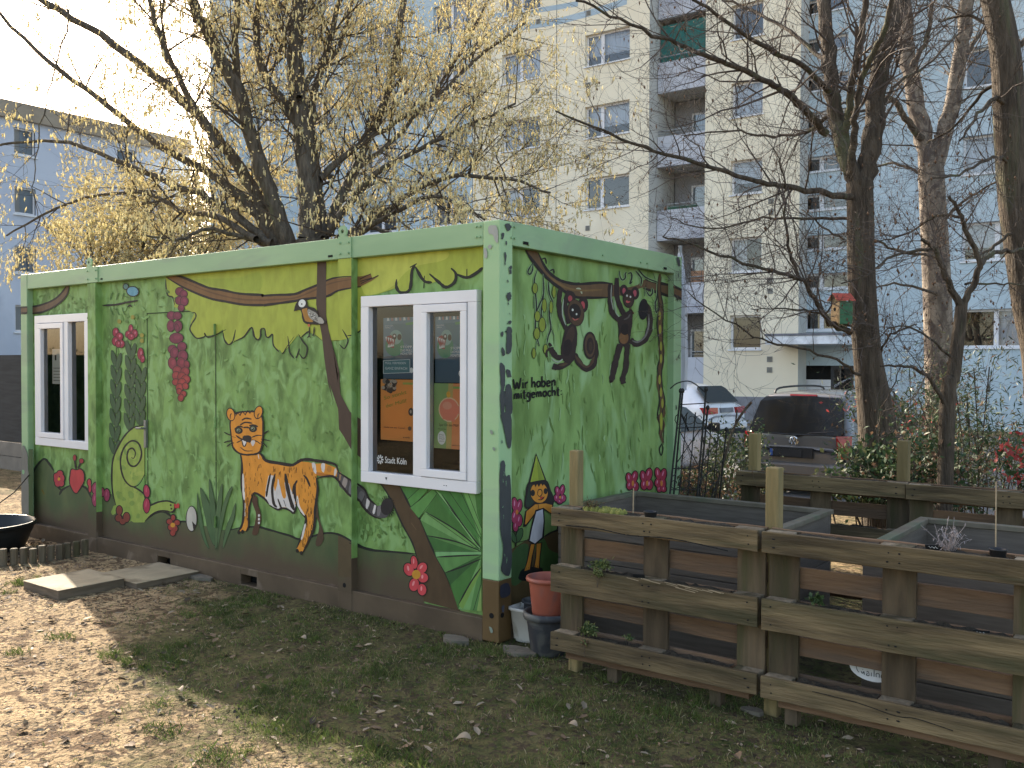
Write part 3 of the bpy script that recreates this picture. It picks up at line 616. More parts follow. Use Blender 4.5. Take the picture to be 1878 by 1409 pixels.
M3.fill(SO, 'B: 238,405 275,360 315,318 350,350 385,405 405,490 440,545 500,512 560,500 612,522 650,570 700,610 750,600 800,572 830,645 880,730 960,775 1040,770 1100,715 1165,697 1215,722 1290,768 1430,790 C: 100,1085 160,1082 350,1067 420,1085 560,1125 640,1147 790,1110 890,1115 1000,1170 1080,1210 1200,1230 1400,1245 E: 240,775 385,790 420,1060 P: 760,1115 650,1090 450,1045 200,992 60,962', False)
M3.fill((88, 74, 52), 'C: 890,1110 1010,1175 1010,1409 890,1400', False)
for d in ('B: 240,420 260,375 315,320 350,352 385,405', 'B: 400,480 420,525 440,545', 'B: 425,580 450,540 505,510', 'B: 580,510 622,535 655,600', 'B: 1030,772 1100,716 1165,698 1215,722 1245,750', 'B: 1280,770 1340,772 1400,800', 'C: 160,1082 250,1065 350,1064 420,1082 560,1122 640,1147 790,1107 890,1113 1000,1170 1080,1208 1200,1228 1400,1243', 'E: 0,722 120,762 240,772 380,785'): M3.line(DG, 3.2, d)
M3.line((112, 96, 40), 7, 'B: 300,540 318,575'); M3.done()
# tree and branches
M4 = Mural('painted_tree', 'dark brown painted tree trunk with a long branch beside the right window')
BK = (78, 62, 52); BB = (124, 90, 56)
M4.fill(BB, 'A: 1190,425 1240,415 1300,425 1400,465 1500,505 1600,520 1720,545 1880,555 K: 200,130 450,115 800,100 1000,20 1200,-60 D: 200,435 340,420 400,418 470,402 480,430 525,415 470,455 400,490 240,515 155,560 0,582 K: 800,230 300,300 A: 1880,622 1750,618 1620,597 1500,572 1330,502', False)
M4.line((104, 76, 50), 2.5, 'A: 1300,450 1500,530 1700,580 1870,590 K: 400,200 800,170 1100,60 D: 180,470 340,440'); 
for d in ('A: 1190,425 1240,412 1300,422 1400,462 1500,502 1600,518 1720,543 1880,553 K: 200,128 450,112 800,98 1000,20 1200,-60 D: 200,432 340,418', 'A: 1200,430 1330,505 1500,575 1620,600 1750,622 1880,625 K: 300,295 800,225 D: 0,582 155,562 240,520 400,492', 'D: 390,440 470,400', 'D: 400,470 525,412', 'D: 395,455 480,430'): M4.line(DK, 3.6, d)
M4.fill(BK, 'D: 85,290 150,290 148,450 150,590 148,700 165,800 195,920 225,1020 245,1100 240,1230 C: 890,10 905,160 970,280 1062,345 1062,605 985,545 930,450 898,400 890,260 830,80 D: 205,1340 160,1180 135,1000 120,850 95,720 78,620 82,500', False)
M4.done(); M4 = Mural('painted_tree', 'lower part of the painted tree trunk below the right window')
M4.fill((84, 66, 46), 'E: 150,372 278,388 330,500 400,600 440,700 480,790 530,880 600,1040 625,1105 420,1050 400,900 380,790 340,690 295,600 240,490 190,410', False)
M4.line(DG, 2.5, 'E: 175,385 230,470 300,620 355,720 380,800'); M4.line(DG, 3, 'E: 280,392 335,500 405,600 445,700 485,790 535,880 605,1040'); M4.line((104, 84, 58), 3, 'E: 350,610 378,650')
M4.done(); M4 = Mural('painted_branch', 'curved brown painted branch above the left window')
M4.fill((106, 84, 64), 'A: 148,640 250,635 330,615 400,580 450,530 475,485 495,490 480,550 430,605 350,655 270,680 148,688', False)
for d in ('A: 148,640 250,634 330,612 400,577 450,527 477,485', 'A: 148,688 270,682 350,657 430,607 480,550 496,490'): M4.line(DK, 2.6, d)
M4.done()
# grapes
Mu = Mural('painted_grapes', 'painted hanging bunch of dark red fruit')
for i, (x, y, a, b) in enumerate(((1290, 528, 32, 30), (1318, 545, 26, 28), (1285, 592, 28, 30), (1322, 597, 28, 34), (1300, 645, 22, 24), (1230, 700, 32, 30), (1272, 702, 30, 28), (1225, 775, 26, 42), (1276, 775, 30, 40), (1270, 790, 15, 30), (1265, 862, 50, 38), (1237, 942, 32, 30), (1305, 922, 32, 32), (1250, 968, 28, 42), (1310, 990, 36, 42), (1237, 1042, 30, 45), (1300, 1040, 30, 38), (1340, 1050, 18, 28), (1272, 1092, 32, 30), (1328, 1102, 30, 32), (1262, 1130, 26, 30), (1305, 1140, 30, 34), (1262, 1178, 26, 24), (1332, 1158, 32, 32), (1305, 1180, 30, 28), (1288, 1218, 26, 30), (1330, 1206, 22, 24), (1285, 1245, 18, 22), (1316, 1262, 20, 22), (1297, 1290, 20, 26))):
    k = smooth01(950, 1200, y); c = tuple(int(p+(q-p)*k) for p, q in zip((118, 52, 70), (150, 62, 58))); Mu.ell(c, 'A', x, y, a*.95, b*.95, random.uniform(-15, 15), (64, 40, 48), 1.1); Mu.ell(tuple(min(255, int(z*1.14)) for z in c), 'A', x+4, y-5, a*.45, b*.4)
Mu.done()
# bird on twig
Mu = Mural('painted_twig', 'thin dark painted twig with faint green leaves under the blue bird'); Mu.line(DK, 3, 'A: 735,628 830,622 900,608 990,592')
for x in (800, 845, 885): Mu.line((82, 116, 60), 1.5, 'A: %d,640 %d,690 %d,690' % (x-10, x+5, x+15)); Mu.line((82, 116, 60), 1.5, 'A: %d,590 %d,545 %d,545' % (x-10, x, x+10))
Mu.done(); Mu = Mural('painted_blue_bird', 'small pale blue painted bird on a twig')
Mu.ell((104, 156, 176), 'A', 952, 527, 40, 32, 10, DK, 1.8).ell((96, 130, 126), 'A', 902, 492, 16, 18, 0, DK, 1.5).line(DK, 2, 'A: 985,520 1002,500').line(DK, 2, 'A: 985,535 1000,545').line(DK, 1.4, 'A: 935,560 932,635').line(DK, 1.4, 'A: 966,560 964,630').line(DK, 2, 'A: 915,640 932,625 945,640').line(DK, 2, 'A: 890,470 905,475')
Mu.done()
# tall flowers
Mu = Mural('painted_tall_flowers', 'three tall painted leafy stalks with red flower heads')
LG = (70, 92, 62)
for (xa, ya, xb, yb) in ((835, 930, 818, 1690), (938, 860, 925, 1520), (1012, 1030, 998, 1500)):
    Mu.line(DK, 2, 'A: %d,%d %d,%d' % (xa, ya, xb, yb)); y = ya+40; L = yb-ya
    while y < yb-60:
        x = xa+(xb-xa)*(y-ya)/L
        for sg in (-1, 1): Mu.ell(LG, 'A', x+sg*18, y+40+(sg > 0)*20, 15, 60, sg*13, (50, 58, 46), 1.0)
        y += 104
RP = (150, 48, 66)
for x, y, a, b in ((830, 822, 20, 32), (856, 852, 24, 28), (828, 885, 22, 30), (868, 903, 24, 26), (848, 905, 18, 22), (938, 800, 15, 34), (920, 835, 20, 24), (966, 830, 20, 28), (940, 852, 22, 22), (1008, 975, 20, 42), (1022, 1010, 14, 26)): Mu.ell(RP, 'A', x, y, a, b, 0, (64, 38, 44), 1.2); Mu.ell((196, 110, 128), 'A', x+4, y-6, a*.28, b*.35)
for x, y in ((855, 742), (952, 712), (1018, 842), (1018, 880)): Mu.ell((150, 140, 62), 'A', x, y, 14, 16)
Mu.done()
# snake
Mu = Mural('painted_snake', 'large yellow green painted snake coiled on the door')
SN = (146, 164, 78)
Mu.fill(SN, 'B: 1037,82 960,98 900,150 850,230 815,320 803,430 808,560 830,650 880,730 960,775 1037,775 1037,590 985,540 955,520 1000,500 1037,435', False)
blotches(Mu, [(136, 158, 74), (156, 170, 84), (124, 148, 72)], 40, (210, 800, 260, 945), 8, 20, (4, 8), 80, 40)
Mu.fill((116, 160, 82), 'B: 1037,440 962,524 1000,545 1037,590', False)
for d in ('B: 1037,78 960,95 900,148 850,228 812,320 802,430 808,560 832,655', 'B: 1037,432 1000,500 950,520 900,480 872,410 865,320 890,240 940,192 990,205 1015,268 1005,330 970,372 930,362 912,312 922,258 952,245 972,278 960,315 942,310', 'B: 945,515 990,538 1035,575 1040,610'): Mu.line(DK, 2.6, d)
Mu.fill(SN, 'B: 1060,668 1130,635 1200,625 1245,640 1252,670 1230,700 1170,697 1100,708 1060,742 1035,772 1035,700', True)
for d in ('B: 1060,665 1130,632 1200,622 1248,638', 'B: 1250,642 1254,672 1243,697 1222,702', 'B: 1225,702 1165,692 1100,712 1040,768'): Mu.line(DK, 2.6, d)
Mu.ell(DK, 'B', 1225, 652, 7, 7).ell(DK, 'B', 1230, 678, 7, 7).fill((190, 60, 60), 'B: 1250,642 1268,648 1278,632 1284,650 1290,640 1284,672 1255,676', False).line(DK, 1.2, 'B: 1250,642 1268,618')
Mu.done()
# strawberry and small flowers
Mu = Mural('painted_strawberry', 'red painted heart shaped fruit on a hill')
Mu.fill(DK, 'B: 510,390 498,430 494,482 510,535 545,575 580,535 607,482 606,418 582,388 550,394').fill((182, 64, 66), 'B: 516,397 506,432 501,482 516,530 545,566 574,528 599,480 598,420 578,396 550,402').line(DK, 2.6, 'B: 545,395 538,350 534,318').line(DK, 2.6, 'B: 560,390 572,360 584,340').ell((150, 52, 58), 'B', 535, 312, 10, 20, 0, DK, 1).ell((150, 52, 58), 'B', 584, 335, 14, 16, 0, DK, 1).line(DK, 2, 'B: 600,450 612,450'); Mu.done()
def flower(name, label, fr, petals, col, ctr, side='front', stem=None, hi=(214, 130, 140)):
    Mu = Mural(name, label, side)
    if stem: Mu.line(DK, 2.2, stem)
    for x, y, a, b, r in petals: Mu.ell(DK, fr, x, y, a, b, r, DK, 1.8)
    for x, y, a, b, r in petals: Mu.ell(col, fr, x, y, a, b, r); Mu.ell(hi, fr, x-a*.15, y-b*.2, a*.22, b*.42, r+8)
    if ctr: Mu.ell(ctr[4] if len(ctr) > 4 else (206, 146, 52), fr, *ctr[:4])
    return Mu.done()
RD = (172, 58, 66)
flower('painted_flower', 'small red painted flower beside the left hill', 'B', [(405, 445, 18, 22, 0), (430, 425, 20, 20, 0), (445, 460, 16, 26, 0), (440, 495, 18, 22, 0), (415, 495, 20, 24, 0), (402, 470, 14, 20, 0)], RD, (423, 465, 9, 12), hi=(160, 60, 70))
flower('painted_flower', 'tiny red painted bud left of the purple flower', 'B', [(640, 490, 12, 24, 0), (645, 530, 9, 30, 0)], RD, None, hi=(160, 60, 70))
flower('painted_flower', 'purple painted flower with orange centre near the left post', 'B', [(685, 530, 24, 40, 8), (682, 612, 20, 48, 0), (766, 580, 20, 44, 0), (735, 560, 14, 30, 0)], (144, 58, 82), (712, 587, 18, 20), hi=(170, 84, 108))
flower('painted_flower', 'magenta painted petals beside the snake', 'B', [(1052, 552, 20, 44, -8), (1052, 655, 22, 52, 0)], (164, 52, 76), None, hi=(196, 84, 104))
flower('painted_flower', 'faded reddish painted flower low on the door', 'B', [(856, 690, 20, 32, 0), (908, 740, 22, 34, 0), (850, 745, 22, 24, 0), (880, 770, 20, 20, 0)], (128, 64, 52), None, hi=(120, 62, 54))
flower('painted_flower', 'small red painted flower below the snake head', 'B', [(1242, 742, 14, 20, 0), (1216, 770, 20, 18, 0), (1270, 778, 20, 18, 0), (1225, 810, 18, 22, 0), (1255, 820, 18, 22, 0), (1240, 850, 18, 22, 0)], (150, 62, 54), (1240, 795, 17, 17), hi=(160, 72, 60))
flower('painted_flower', 'large red painted flower at the foot of the painted tree', 'E', [(366, 832, 18, 36, -8), (336, 872, 27, 36, -20), (410, 864, 26, 32, 30), (416, 918, 28, 27, 0), (366, 957, 27, 36, 10), (410, 985, 24, 32, -5)], (204, 74, 78), (378, 900, 24, 26), hi=(232, 140, 140))
# egg and grass
Mu = Mural('painted_egg', 'white painted egg beside the grass tuft'); Mu.ell((190, 184, 172), 'B', 1374, 750, 36, 88, 0, DK, 1.6).fill(DK, 'B: 1378,765 1408,800 1388,832', False); Mu.done()
Mu = Mural('painted_grass_tuft', 'dark green painted blades of grass by the door edge')
for d in ('B: 1415,565 1430,640 1470,860 1500,960 1460,900 1425,760', 'B: 1438,532 1500,640 1530,800 1540,940 1500,860 1460,680', 'B: 1500,468 1535,600 1550,760 1555,960 1525,820 1505,640', 'B: 1595,503 1590,640 1560,900 1545,960 1545,780 1565,600', 'B: 1667,520 1625,660 1580,860 1560,980 1570,800 1610,620', 'B: 1687,640 1680,740 1640,860 1600,960 1615,840 1660,720'):
    P = pp(d); c = sum(P, Vector((0, 0)))/len(P); Mu.fill((48, 56, 44), [p+(p-c).normalized()*1.6 for p in P]); Mu.fill(random.choice([(76, 102, 66), (70, 96, 62), (84, 108, 70)]), P)
Mu.done()
# tiger
T = Mural('painted_tiger', 'orange painted tiger with black whiskers and ringed grey tail'); OR = (218, 144, 52); WH = (214, 206, 200)
T.fill((84, 60, 44), 'C: 318,850 305,890 332,980 318,1060 305,1110 340,1115 358,1050 368,990 345,910 340,860', True).fill((84, 66, 50), 'C: 745,880 735,970 762,1060 735,1180 765,1190 790,1150 785,1080 760,1000 752,930', True)
for y in (985, 1010, 1035): T.ell(WH, 'C', 352, y, 7, 9)
BOD = 'C: 228,565 237,640 234,760 248,860 248,960 242,1030 222,1072 214,1098 238,1088 262,1092 278,1050 282,950 302,862 322,832 370,856 396,870 428,910 520,930 588,930 606,900 640,962 670,1002 660,1070 640,1150 606,1215 624,1228 645,1240 690,1140 722,1080 730,950 746,850 745,740 738,640 690,622 640,620 600,642 520,647 430,630 392,598 350,562'
T.fill(OR, BOD, False)
T.fill(WH, 'C: 418,716 400,800 392,870 408,900 450,926 480,944 500,926 540,930 585,962 602,920 592,860 566,800 560,770 540,760 500,760 470,720 440,712', False)
T.fill(OR, 'C: 455,690 450,760 462,820 480,730', True).fill(OR, 'C: 485,720 495,790 515,862 535,862 530,790 515,720').fill(OR, 'C: 540,700 560,780 590,850 600,780 580,700')
T.fill(OR, 'C: 735,632 800,630 872,660 890,690 880,720 800,716 740,712', False)
T.fill(WH, 'C: 775,634 800,634 795,690 780,680').fill(WH, 'C: 712,628 735,634 742,700 722,680').fill((178, 110, 44), 'C: 745,690 790,700 860,712 800,716 748,712').fill((190, 126, 56), 'C: 820,650 845,658 838,690 815,680').fill(WH, 'C: 868,668 880,672 874,712 862,712')
T.fill((82, 78, 78), 'C: 884,688 940,722 1010,775 1062,808 1100,880 1150,918 1200,908 1235,900 1230,985 1180,1002 1110,970 1050,912 1022,872 960,835 900,785', True)
for a, c in (('930,725 955,745 935,800 915,790', (150, 138, 130)), ('975,760 1012,780 995,850 965,832', (112, 110, 110)), ('1085,870 1105,890 1090,940 1078,930', WH), ('1135,915 1148,920 1138,970 1125,968', WH), ('1040,820 1070,840 1045,890 1025,870', (104, 100, 100)), ('900,690 912,700 905,745 895,740', (150, 120, 90)), ('1160,925 1185,925 1172,985 1155,980', (120, 114, 112))): T.fill(c, 'C: '+a, True)
for q in ('960,740 955,830', '1022,790 1005,860', '1072,850 1050,905', '1112,900 1100,960', '1150,930 1145,985', '900,690 890,760'): T.line(DK, 2.2, 'C: '+q)
T.ell((46, 42, 42), 'C', 1222, 925, 42, 58, 12)
for i in range(14):
    a = -2.2+i*.26; T.line((46, 42, 42), 3, [Vector((380+(1222+36*math.cos(a))/3.708, 680+(925+52*math.sin(a))/3.708)), Vector((380+(1222+56*math.cos(a))/3.708, 680+(925+76*math.sin(a))/3.708))])
for d, wd in (('225,560 237,640 233,780 248,880 246,1000 232,1060 208,1098', 3.4), ('350,560 372,575 400,612 480,628 570,642 600,632 640,608 690,604 740,612 800,620 872,640 892,690', 4.4), ('600,780 598,860 640,962 672,1005 655,1090 610,1205', 3.8), ('742,735 750,800 745,860 732,960 728,1060 700,1135 652,1235', 3.6), ('300,870 322,832 372,857 398,880 420,910', 3), ('420,915 480,945 515,935 560,950 590,968 606,905', 2.6), ('740,735 800,720 872,728 960,840 1030,880 1060,925 1120,985 1180,1008', 3.2), ('890,690 960,735 1062,800 1100,872 1150,915', 3), ('300,865 284,950 280,1060 262,1095', 2.6), ('735,720 748,745', 3)): T.line(DK, wd, 'C: '+d)
for d, wd in (('430,700 412,790 402,860', 3), ('462,700 442,800 452,900 475,930', 4), ('530,700 545,790 566,880 590,950', 5.5), ('480,870 498,920 510,940', 2.6), ('655,710 680,740 700,790', 3), ('612,745 590,790 582,840', 3.4), ('520,880 535,925', 2.4)): T.line(DK, wd, 'C: '+d)
for d in ('243,700 246,800 252,880', '612,850 622,920 662,985', '668,1040 655,1095 640,1150', '345,560 352,600', '258,900 256,990'): T.line((222, 214, 204), 3, 'C: '+d)
for i in range(170):
    x, y = random.choice([(random.uniform(250, 400), random.uniform(600, 840)), (random.uniform(610, 735), random.uniform(640, 900)), (random.uniform(420, 610), random.uniform(650, 710)), (random.uniform(258, 282), random.uniform(850, 1040)), (random.uniform(665, 720), random.uniform(900, 1120)), (random.uniform(640, 690), random.uniform(1100, 1180))])
    T.line((74, 48, 28), 1.5, 'C: %f,%f %f,%f' % (x, y, x+random.uniform(-4, 4), y+random.uniform(16, 30)))
T.fill(DK, 'C: 152,345 158,440 172,528 222,570 282,578 345,568 372,532 384,440 384,345 366,292 310,272 195,284'); T.fill(OR, 'C: 163,345 168,440 182,520 226,558 282,566 340,556 362,525 373,440 373,345 357,302 310,283 202,294')
for x, r in ((160, -12), (348, 14)): T.ell(OR, 'C', x, 298 if x < 200 else 284, 24, 40, r, DK, 1.8); T.line(DK, 1.4, 'C: %d,%d %d,%d %d,%d' % (x-4, 330, x-2, 300, x+8, 292))
T.line(DK, 2.2, 'C: 190,312 208,288 222,304 240,276 258,300 275,272 290,290 305,268 322,288', False)
for d, wd in (('235,338 262,324 302,330', 2.4), ('222,372 258,352 308,358', 2.4), ('185,400 215,380 245,385', 2.6), ('285,375 315,370 345,382', 2.6), ('245,388 270,385 290,392', 2.4), ('115,418 140,432 165,440', 1.8), ('112,490 140,480 168,478', 1.8), ('132,518 155,500 182,490', 1.6), ('418,408 395,422 372,440', 1.8), ('428,478 395,470 365,465', 1.8), ('408,522 388,500 362,482', 1.6), ('195,440 225,462 248,470', 2.4), ('300,455 340,440 372,442', 1.6), ('300,470 335,480 365,500', 1.6), ('200,490 225,478 245,470', 1.6), ('165,448 195,455', 2)): T.line(DK, wd, 'C: '+d)
for x, y in ((215, 408), (312, 396)): T.ell(DK, 'C', x, y, 27, 23).ell((120, 128, 96), 'C', x-2, y-2, 14, 13).ell((30, 28, 28), 'C', x-3, y, 8, 8).ell(WH, 'C', x-6, y-4, 3, 3)
T.fill((46, 42, 42), 'C: 240,452 258,440 290,442 302,462 292,490 272,486 256,490 244,472').fill(WH, 'C: 236,474 252,478 266,486 256,512 244,508', True).fill(WH, 'C: 296,486 312,474 326,482 318,506 306,512', True).line(DK, 1.6, 'C: 236,474 244,508 256,514 268,488').line(DK, 1.4, 'C: 225,520 260,545 310,545')
for x, y in ((215, 1100), (240, 1095), (612, 1225), (640, 1240)): T.ell((44, 38, 34), 'C', x, y, 10, 14)
T.done()
# parrot
Mu = Mural('painted_bird', 'painted bird with white head, brown breast and spotted grey wing')
Mu.fill(DK, 'K: 870,225 940,180 1020,200 1045,260 1060,320 1180,360 1240,440 1260,520 1340,560 1390,600 1360,650 1200,660 1010,640 950,560 920,400 830,400 795,410 820,300')
Mu.fill((170, 122, 56), 'K: 945,380 1040,360 1045,430 1090,540 1150,600 1060,610 1000,580 965,480').fill((150, 148, 140), 'K: 1065,372 1120,400 1200,440 1240,510 1240,620 1170,590 1090,540 1045,430')
Mu.ell((216, 218, 212), 'K', 945, 268, 66, 74, 20).ell((40, 40, 40), 'K', 940, 280, 14, 14).fill((170, 166, 156), 'K: 1240,540 1290,525 1350,600 1330,640 1250,630')
for i in range(26): x = random.uniform(1065, 1230); Mu.ell(random.choice([(90, 88, 84), (196, 194, 188), (70, 66, 62)]), 'K', x, random.uniform(400, 500)+(x-1065)*.6, 10, 14, 40)
Mu.line(DK, 2, 'K: 1080,700 1075,860 1040,900').line(DK, 2, 'K: 1075,860 1105,905').line(DK, 2, 'K: 1170,700 1160,830 1130,860').line(DK, 2, 'K: 1160,830 1165,890').ell((196, 110, 74), 'K', 1070, 672, 24, 26); Mu.done()
# fan palm
Mu = Mural('painted_palm_leaf', 'painted fan of green palm blades beside the corner post')
O_ = [(745, 440), (705, 434), (665, 430), (625, 428), (592, 425), (555, 420), (520, 412), (482, 420), (432, 545), (400, 592), (440, 682), (478, 765), (488, 800), (540, 890), (570, 960), (615, 1095), (680, 1100), (735, 1105), (745, 1100)]
gs = [(72, 116, 56), (94, 138, 76), (64, 106, 54), (116, 158, 94), (58, 94, 50), (76, 118, 60), (90, 132, 72)]
for i in range(len(O_)-1):
    Mu.fill(gs[i*3 % 7], 'E: 745,%d %d,%d %d,%d 745,%d' % (765+i*2, *O_[i], *O_[i+1], 770+i*2), False)
Mu.fill((72, 122, 60), 'E: 470,425 640,430 700,600 735,700 560,560', False).fill((128, 172, 108), 'E: 485,425 520,450 740,745 735,765', False).fill((112, 160, 88), 'E: 640,435 680,435 745,640 740,690', False).fill((108, 152, 82), 'E: 430,560 450,555 730,735 700,750', False).fill((122, 170, 110), 'E: 485,770 742,770 742,790 490,800', False)
Mu.fill((96, 146, 76), 'E: 345,525 400,480 470,418 490,448 430,545 392,582', False).fill((76, 126, 64), 'E: 285,395 410,400 330,478', False).fill((88, 140, 70), 'E: 330,478 400,405 455,412 350,525', False)
Mu.fill((116, 150, 72), 'E: 612,1070 740,850 742,880 640,1095', False).fill((138, 166, 92), 'E: 718,1105 744,960 744,1105', False)
for d in ('482,425 742,748', '555,422 743,700', '625,430 742,680', '665,432 745,640', '430,548 600,650 740,762', '440,682 600,715 738,768', '480,772 742,772', '490,802 620,795 742,790', '540,890 640,855 742,812', '612,1075 680,950 742,860', '700,1100 742,950', '345,522 470,418', '392,585 492,450', '330,478 410,402', '285,400 330,480', '520,450 640,620 742,755', '440,560 700,745'): Mu.line(DG, 2.2, 'E: '+d)
Mu.done()
# ---- right (short) wall
LAY0[0] = LAY[0]
Mu = Mural('painted_brushwork', 'upright green brush strokes over the short side wall', 'side')
G2 = [(116, 148, 82), (108, 136, 72), (128, 160, 94), (140, 172, 110), (112, 140, 76), (102, 130, 66), (146, 176, 122)]
blotches(Mu, G2, 170, (945, 520, 1225, 900), 8, 36, (1, 2.4), 88, 7); Mu.done()
MK, MBR = (54, 42, 40), (86, 66, 50)
Mu = Mural('painted_branch', 'brown painted branch the two monkeys hang from', 'side')
B2 = (104, 80, 56)
Mu.fill(B2, 'F: 250,228 340,248 400,370 480,440 560,470 640,482 780,468 880,478 960,500 1050,480 1100,445 1200,470 1310,492 1330,492 1330,575 1200,532 1090,500 1000,545 850,565 720,570 600,560 500,500 400,420 300,300', True)
for d in ('F: 340,248 400,368 480,438 560,466 640,474 780,464 870,470', 'F: 250,230 300,305 400,425 500,505 600,565 720,572 850,570', 'F: 1110,440 1200,465 1320,488', 'F: 1095,505 1200,535 1320,575'): Mu.line(DK, 4.2, d)
for d in ('F: 360,300 390,290 400,330', 'F: 425,380 450,370 455,400', 'F: 560,470 640,462'): Mu.line(DK, 2.2, d)
Mu.line((176, 180, 150), 2.4, 'F: 612,508 640,510 655,545').line((124, 96, 60), 3, 'F: 420,420 520,490 640,520 800,515'); Mu.done()
def vine(lines, leaves, name, label):
    Mu = Mural(name, label, 'side')
    for d in lines: Mu.line((140, 168, 120), 4.2, 'F: '+d)
    for d in lines: Mu.line(DG, 2.2, 'F: '+d)
    for x, y, a, b in leaves: Mu.ell((136, 148, 58), 'F', x, y, a, b, 0, DG, 1.3)
    Mu.done()
vine(('300,325 272,370 268,395 285,402 300,370 303,325', '335,370 312,450 322,550 328,640 320,780 335,870 350,920', '375,400 380,540 350,620 330,670', '380,560 362,690 395,770 370,820', '415,455 420,540 448,605', '425,605 420,700 432,790 412,850 402,910', '430,780 456,848', '310,560 308,650', '330,880 320,960'), ((318, 505, 17, 36), (385, 628, 15, 46), (335, 705, 18, 36), (370, 765, 22, 50), (331, 830, 20, 40), (455, 530, 12, 42), (433, 640, 11, 42), (310, 970, 12, 36), (394, 940, 14, 32)), 'painted_vine', 'hanging painted vine with yellow leaves left of the monkeys')
vine(('925,380 928,420 945,445 965,430 965,400 975,390', '985,400 1008,395 1012,430 998,470 1018,455', '1040,380 1065,410 1082,440 1075,492', '1060,370 1110,425 1200,462', '1165,395 1180,440', '1215,400 1200,470 1195,560 1180,620 1190,680 1205,640', '1110,490 1105,560', '1115,520 1140,558 1162,535 1155,500'), (), 'painted_vine', 'curly dark painted tendrils above the right monkey')
Mu = Mural('painted_vine', 'long brown painted vine beside the far post', 'side')
Mu.line((96, 72, 50), 8, 'F: 1215,400 1206,500 1222,640 1212,750 1222,900 1228,1000 1215,1100 1210,1180 1225,1280 1235,1400 G: 950,20 965,60 955,110 970,160')
for d in ('F: 1205,420 1198,520 1208,640 1195,760 1210,900 1215,1000 1198,1080 1210,1200 1212,1320 G: 938,0 950,60 945,110', 'F: 1225,420 1220,520 1238,660 1235,760 1235,900 1240,1000 1228,1090 1230,1200 1250,1320 G: 962,0 972,80 970,170'): Mu.line(DG, 1.8, d)
for x, y in ((1212, 700), (1215, 800), (1222, 920), (1222, 1010), (1212, 1160), (1222, 1250), (1232, 1330)): Mu.ell((150, 146, 60), 'F', x, y, 9, 34)
Mu.ell((150, 152, 56), 'G', 958, 40, 8, 50); Mu.line(DG, 1.6, 'G: 965,160 948,195 958,232 968,195 962,165'); Mu.done()
M = Mural('painted_monkey', 'dark brown painted monkey hanging by both arms with legs drawn up and a curled tail', 'side')
for d, wd in (('500,515 490,600 500,700 540,790 555,810', 7), ('560,520 535,600 545,690 560,760', 6), ('590,1000 540,1050 480,1070 445,1062', 9), ('530,1000 480,1000 450,970 428,930', 8), ('600,975 640,1045 690,1085 735,1050 752,960 745,880', 9)): M.line(MK, wd, 'F: '+d, taper=.8)
M.line(MBR, 4, 'F: 605,985 645,1040 690,1068 730,1030 742,950'); M.line(MBR, 3.4, 'F: 590,1000 540,1045 490,1060'); M.line((170, 180, 160), 2, 'F: 440,1010 480,1035 520,1010'); M.line((160, 172, 150), 1.8, 'F: 522,580 515,690 540,770'); M.line(MK, 3, 'F: 428,930 400,960 405,1000'); M.line(MK, 3, 'F: 428,925 420,900 440,920')
M.fill(MK, 'F: 540,790 600,755 622,830 614,930 598,1015 560,1045 515,1012 505,930 522,850').fill((72, 54, 46), 'F: 560,800 595,780 600,850 560,930 530,930 540,850').ell((44, 34, 34), 'F', 550, 930, 34, 60, 8)
M.ell(MK, 'F', 712, 915, 48, 100).ell(MBR, 'F', 712, 915, 36, 84).ell(MK, 'F', 714, 918, 26, 62).ell((70, 54, 44), 'F', 716, 920, 13, 34)
M.ell(MK, 'F', 572, 570, 38, 46).ell(MK, 'F', 664, 622, 36, 58).ell((168, 74, 78), 'F', 570, 578, 15, 22).ell((168, 74, 78), 'F', 660, 628, 16, 30)
M.ell(MBR, 'F', 610, 680, 56, 92, -8, MK, 1.5).ell((44, 36, 34), 'F', 605, 672, 42, 58, -8).ell((206, 206, 196), 'F', 588, 660, 7, 9).ell((206, 206, 196), 'F', 616, 690, 6, 8).line((176, 96, 86), 1.8, 'F: 586,716 604,732 630,722'); M.done()
M = Mural('painted_monkey', 'dark painted monkey hanging straight down with a brown belly and hooked tail', 'side')
for d, wd in (('862,465 856,570 872,680 935,745', 7.4), ('906,430 905,560 932,640 958,695', 7), ('930,905 905,1000 885,1080 868,1165', 9), ('982,905 975,1000 970,1080 948,1150 955,1190', 8), ('1000,875 1050,905 1110,870 1142,780 1135,670 1100,605', 9)): M.line(MK, wd, 'F: '+d, taper=.8)
M.line((120, 116, 112), 2.6, 'F: 1015,880 1055,890 1105,855 1132,780 1135,690'); M.line((150, 170, 140), 1.8, 'F: 885,590 900,680 935,720'); M.line((150, 150, 140), 1.6, 'F: 868,480 864,570 880,660')
M.fill(MK, 'F: 915,720 955,690 1012,655 1018,730 1005,830 992,905 960,925 922,892 918,800').ell((124, 88, 56), 'F', 955, 860, 34, 44).fill((40, 32, 32), 'F: 940,770 980,760 985,820 960,840 935,820').line((96, 90, 86), 2, 'F: 955,730 985,715 1000,690')
M.ell(MK, 'F', 955, 520, 30, 42).ell(MK, 'F', 1036, 540, 30, 46).ell((170, 82, 92), 'F', 957, 523, 12, 22).ell((170, 82, 92), 'F', 1034, 540, 13, 24).ell(MK, 'F', 990, 580, 42, 66).ell((70, 54, 46), 'F', 990, 590, 32, 48).ell((206, 206, 196), 'F', 978, 558, 6, 8).ell((206, 206, 196), 'F', 1003, 566, 6, 8).line((190, 90, 90), 3, 'F: 972,594 985,604 1000,600')
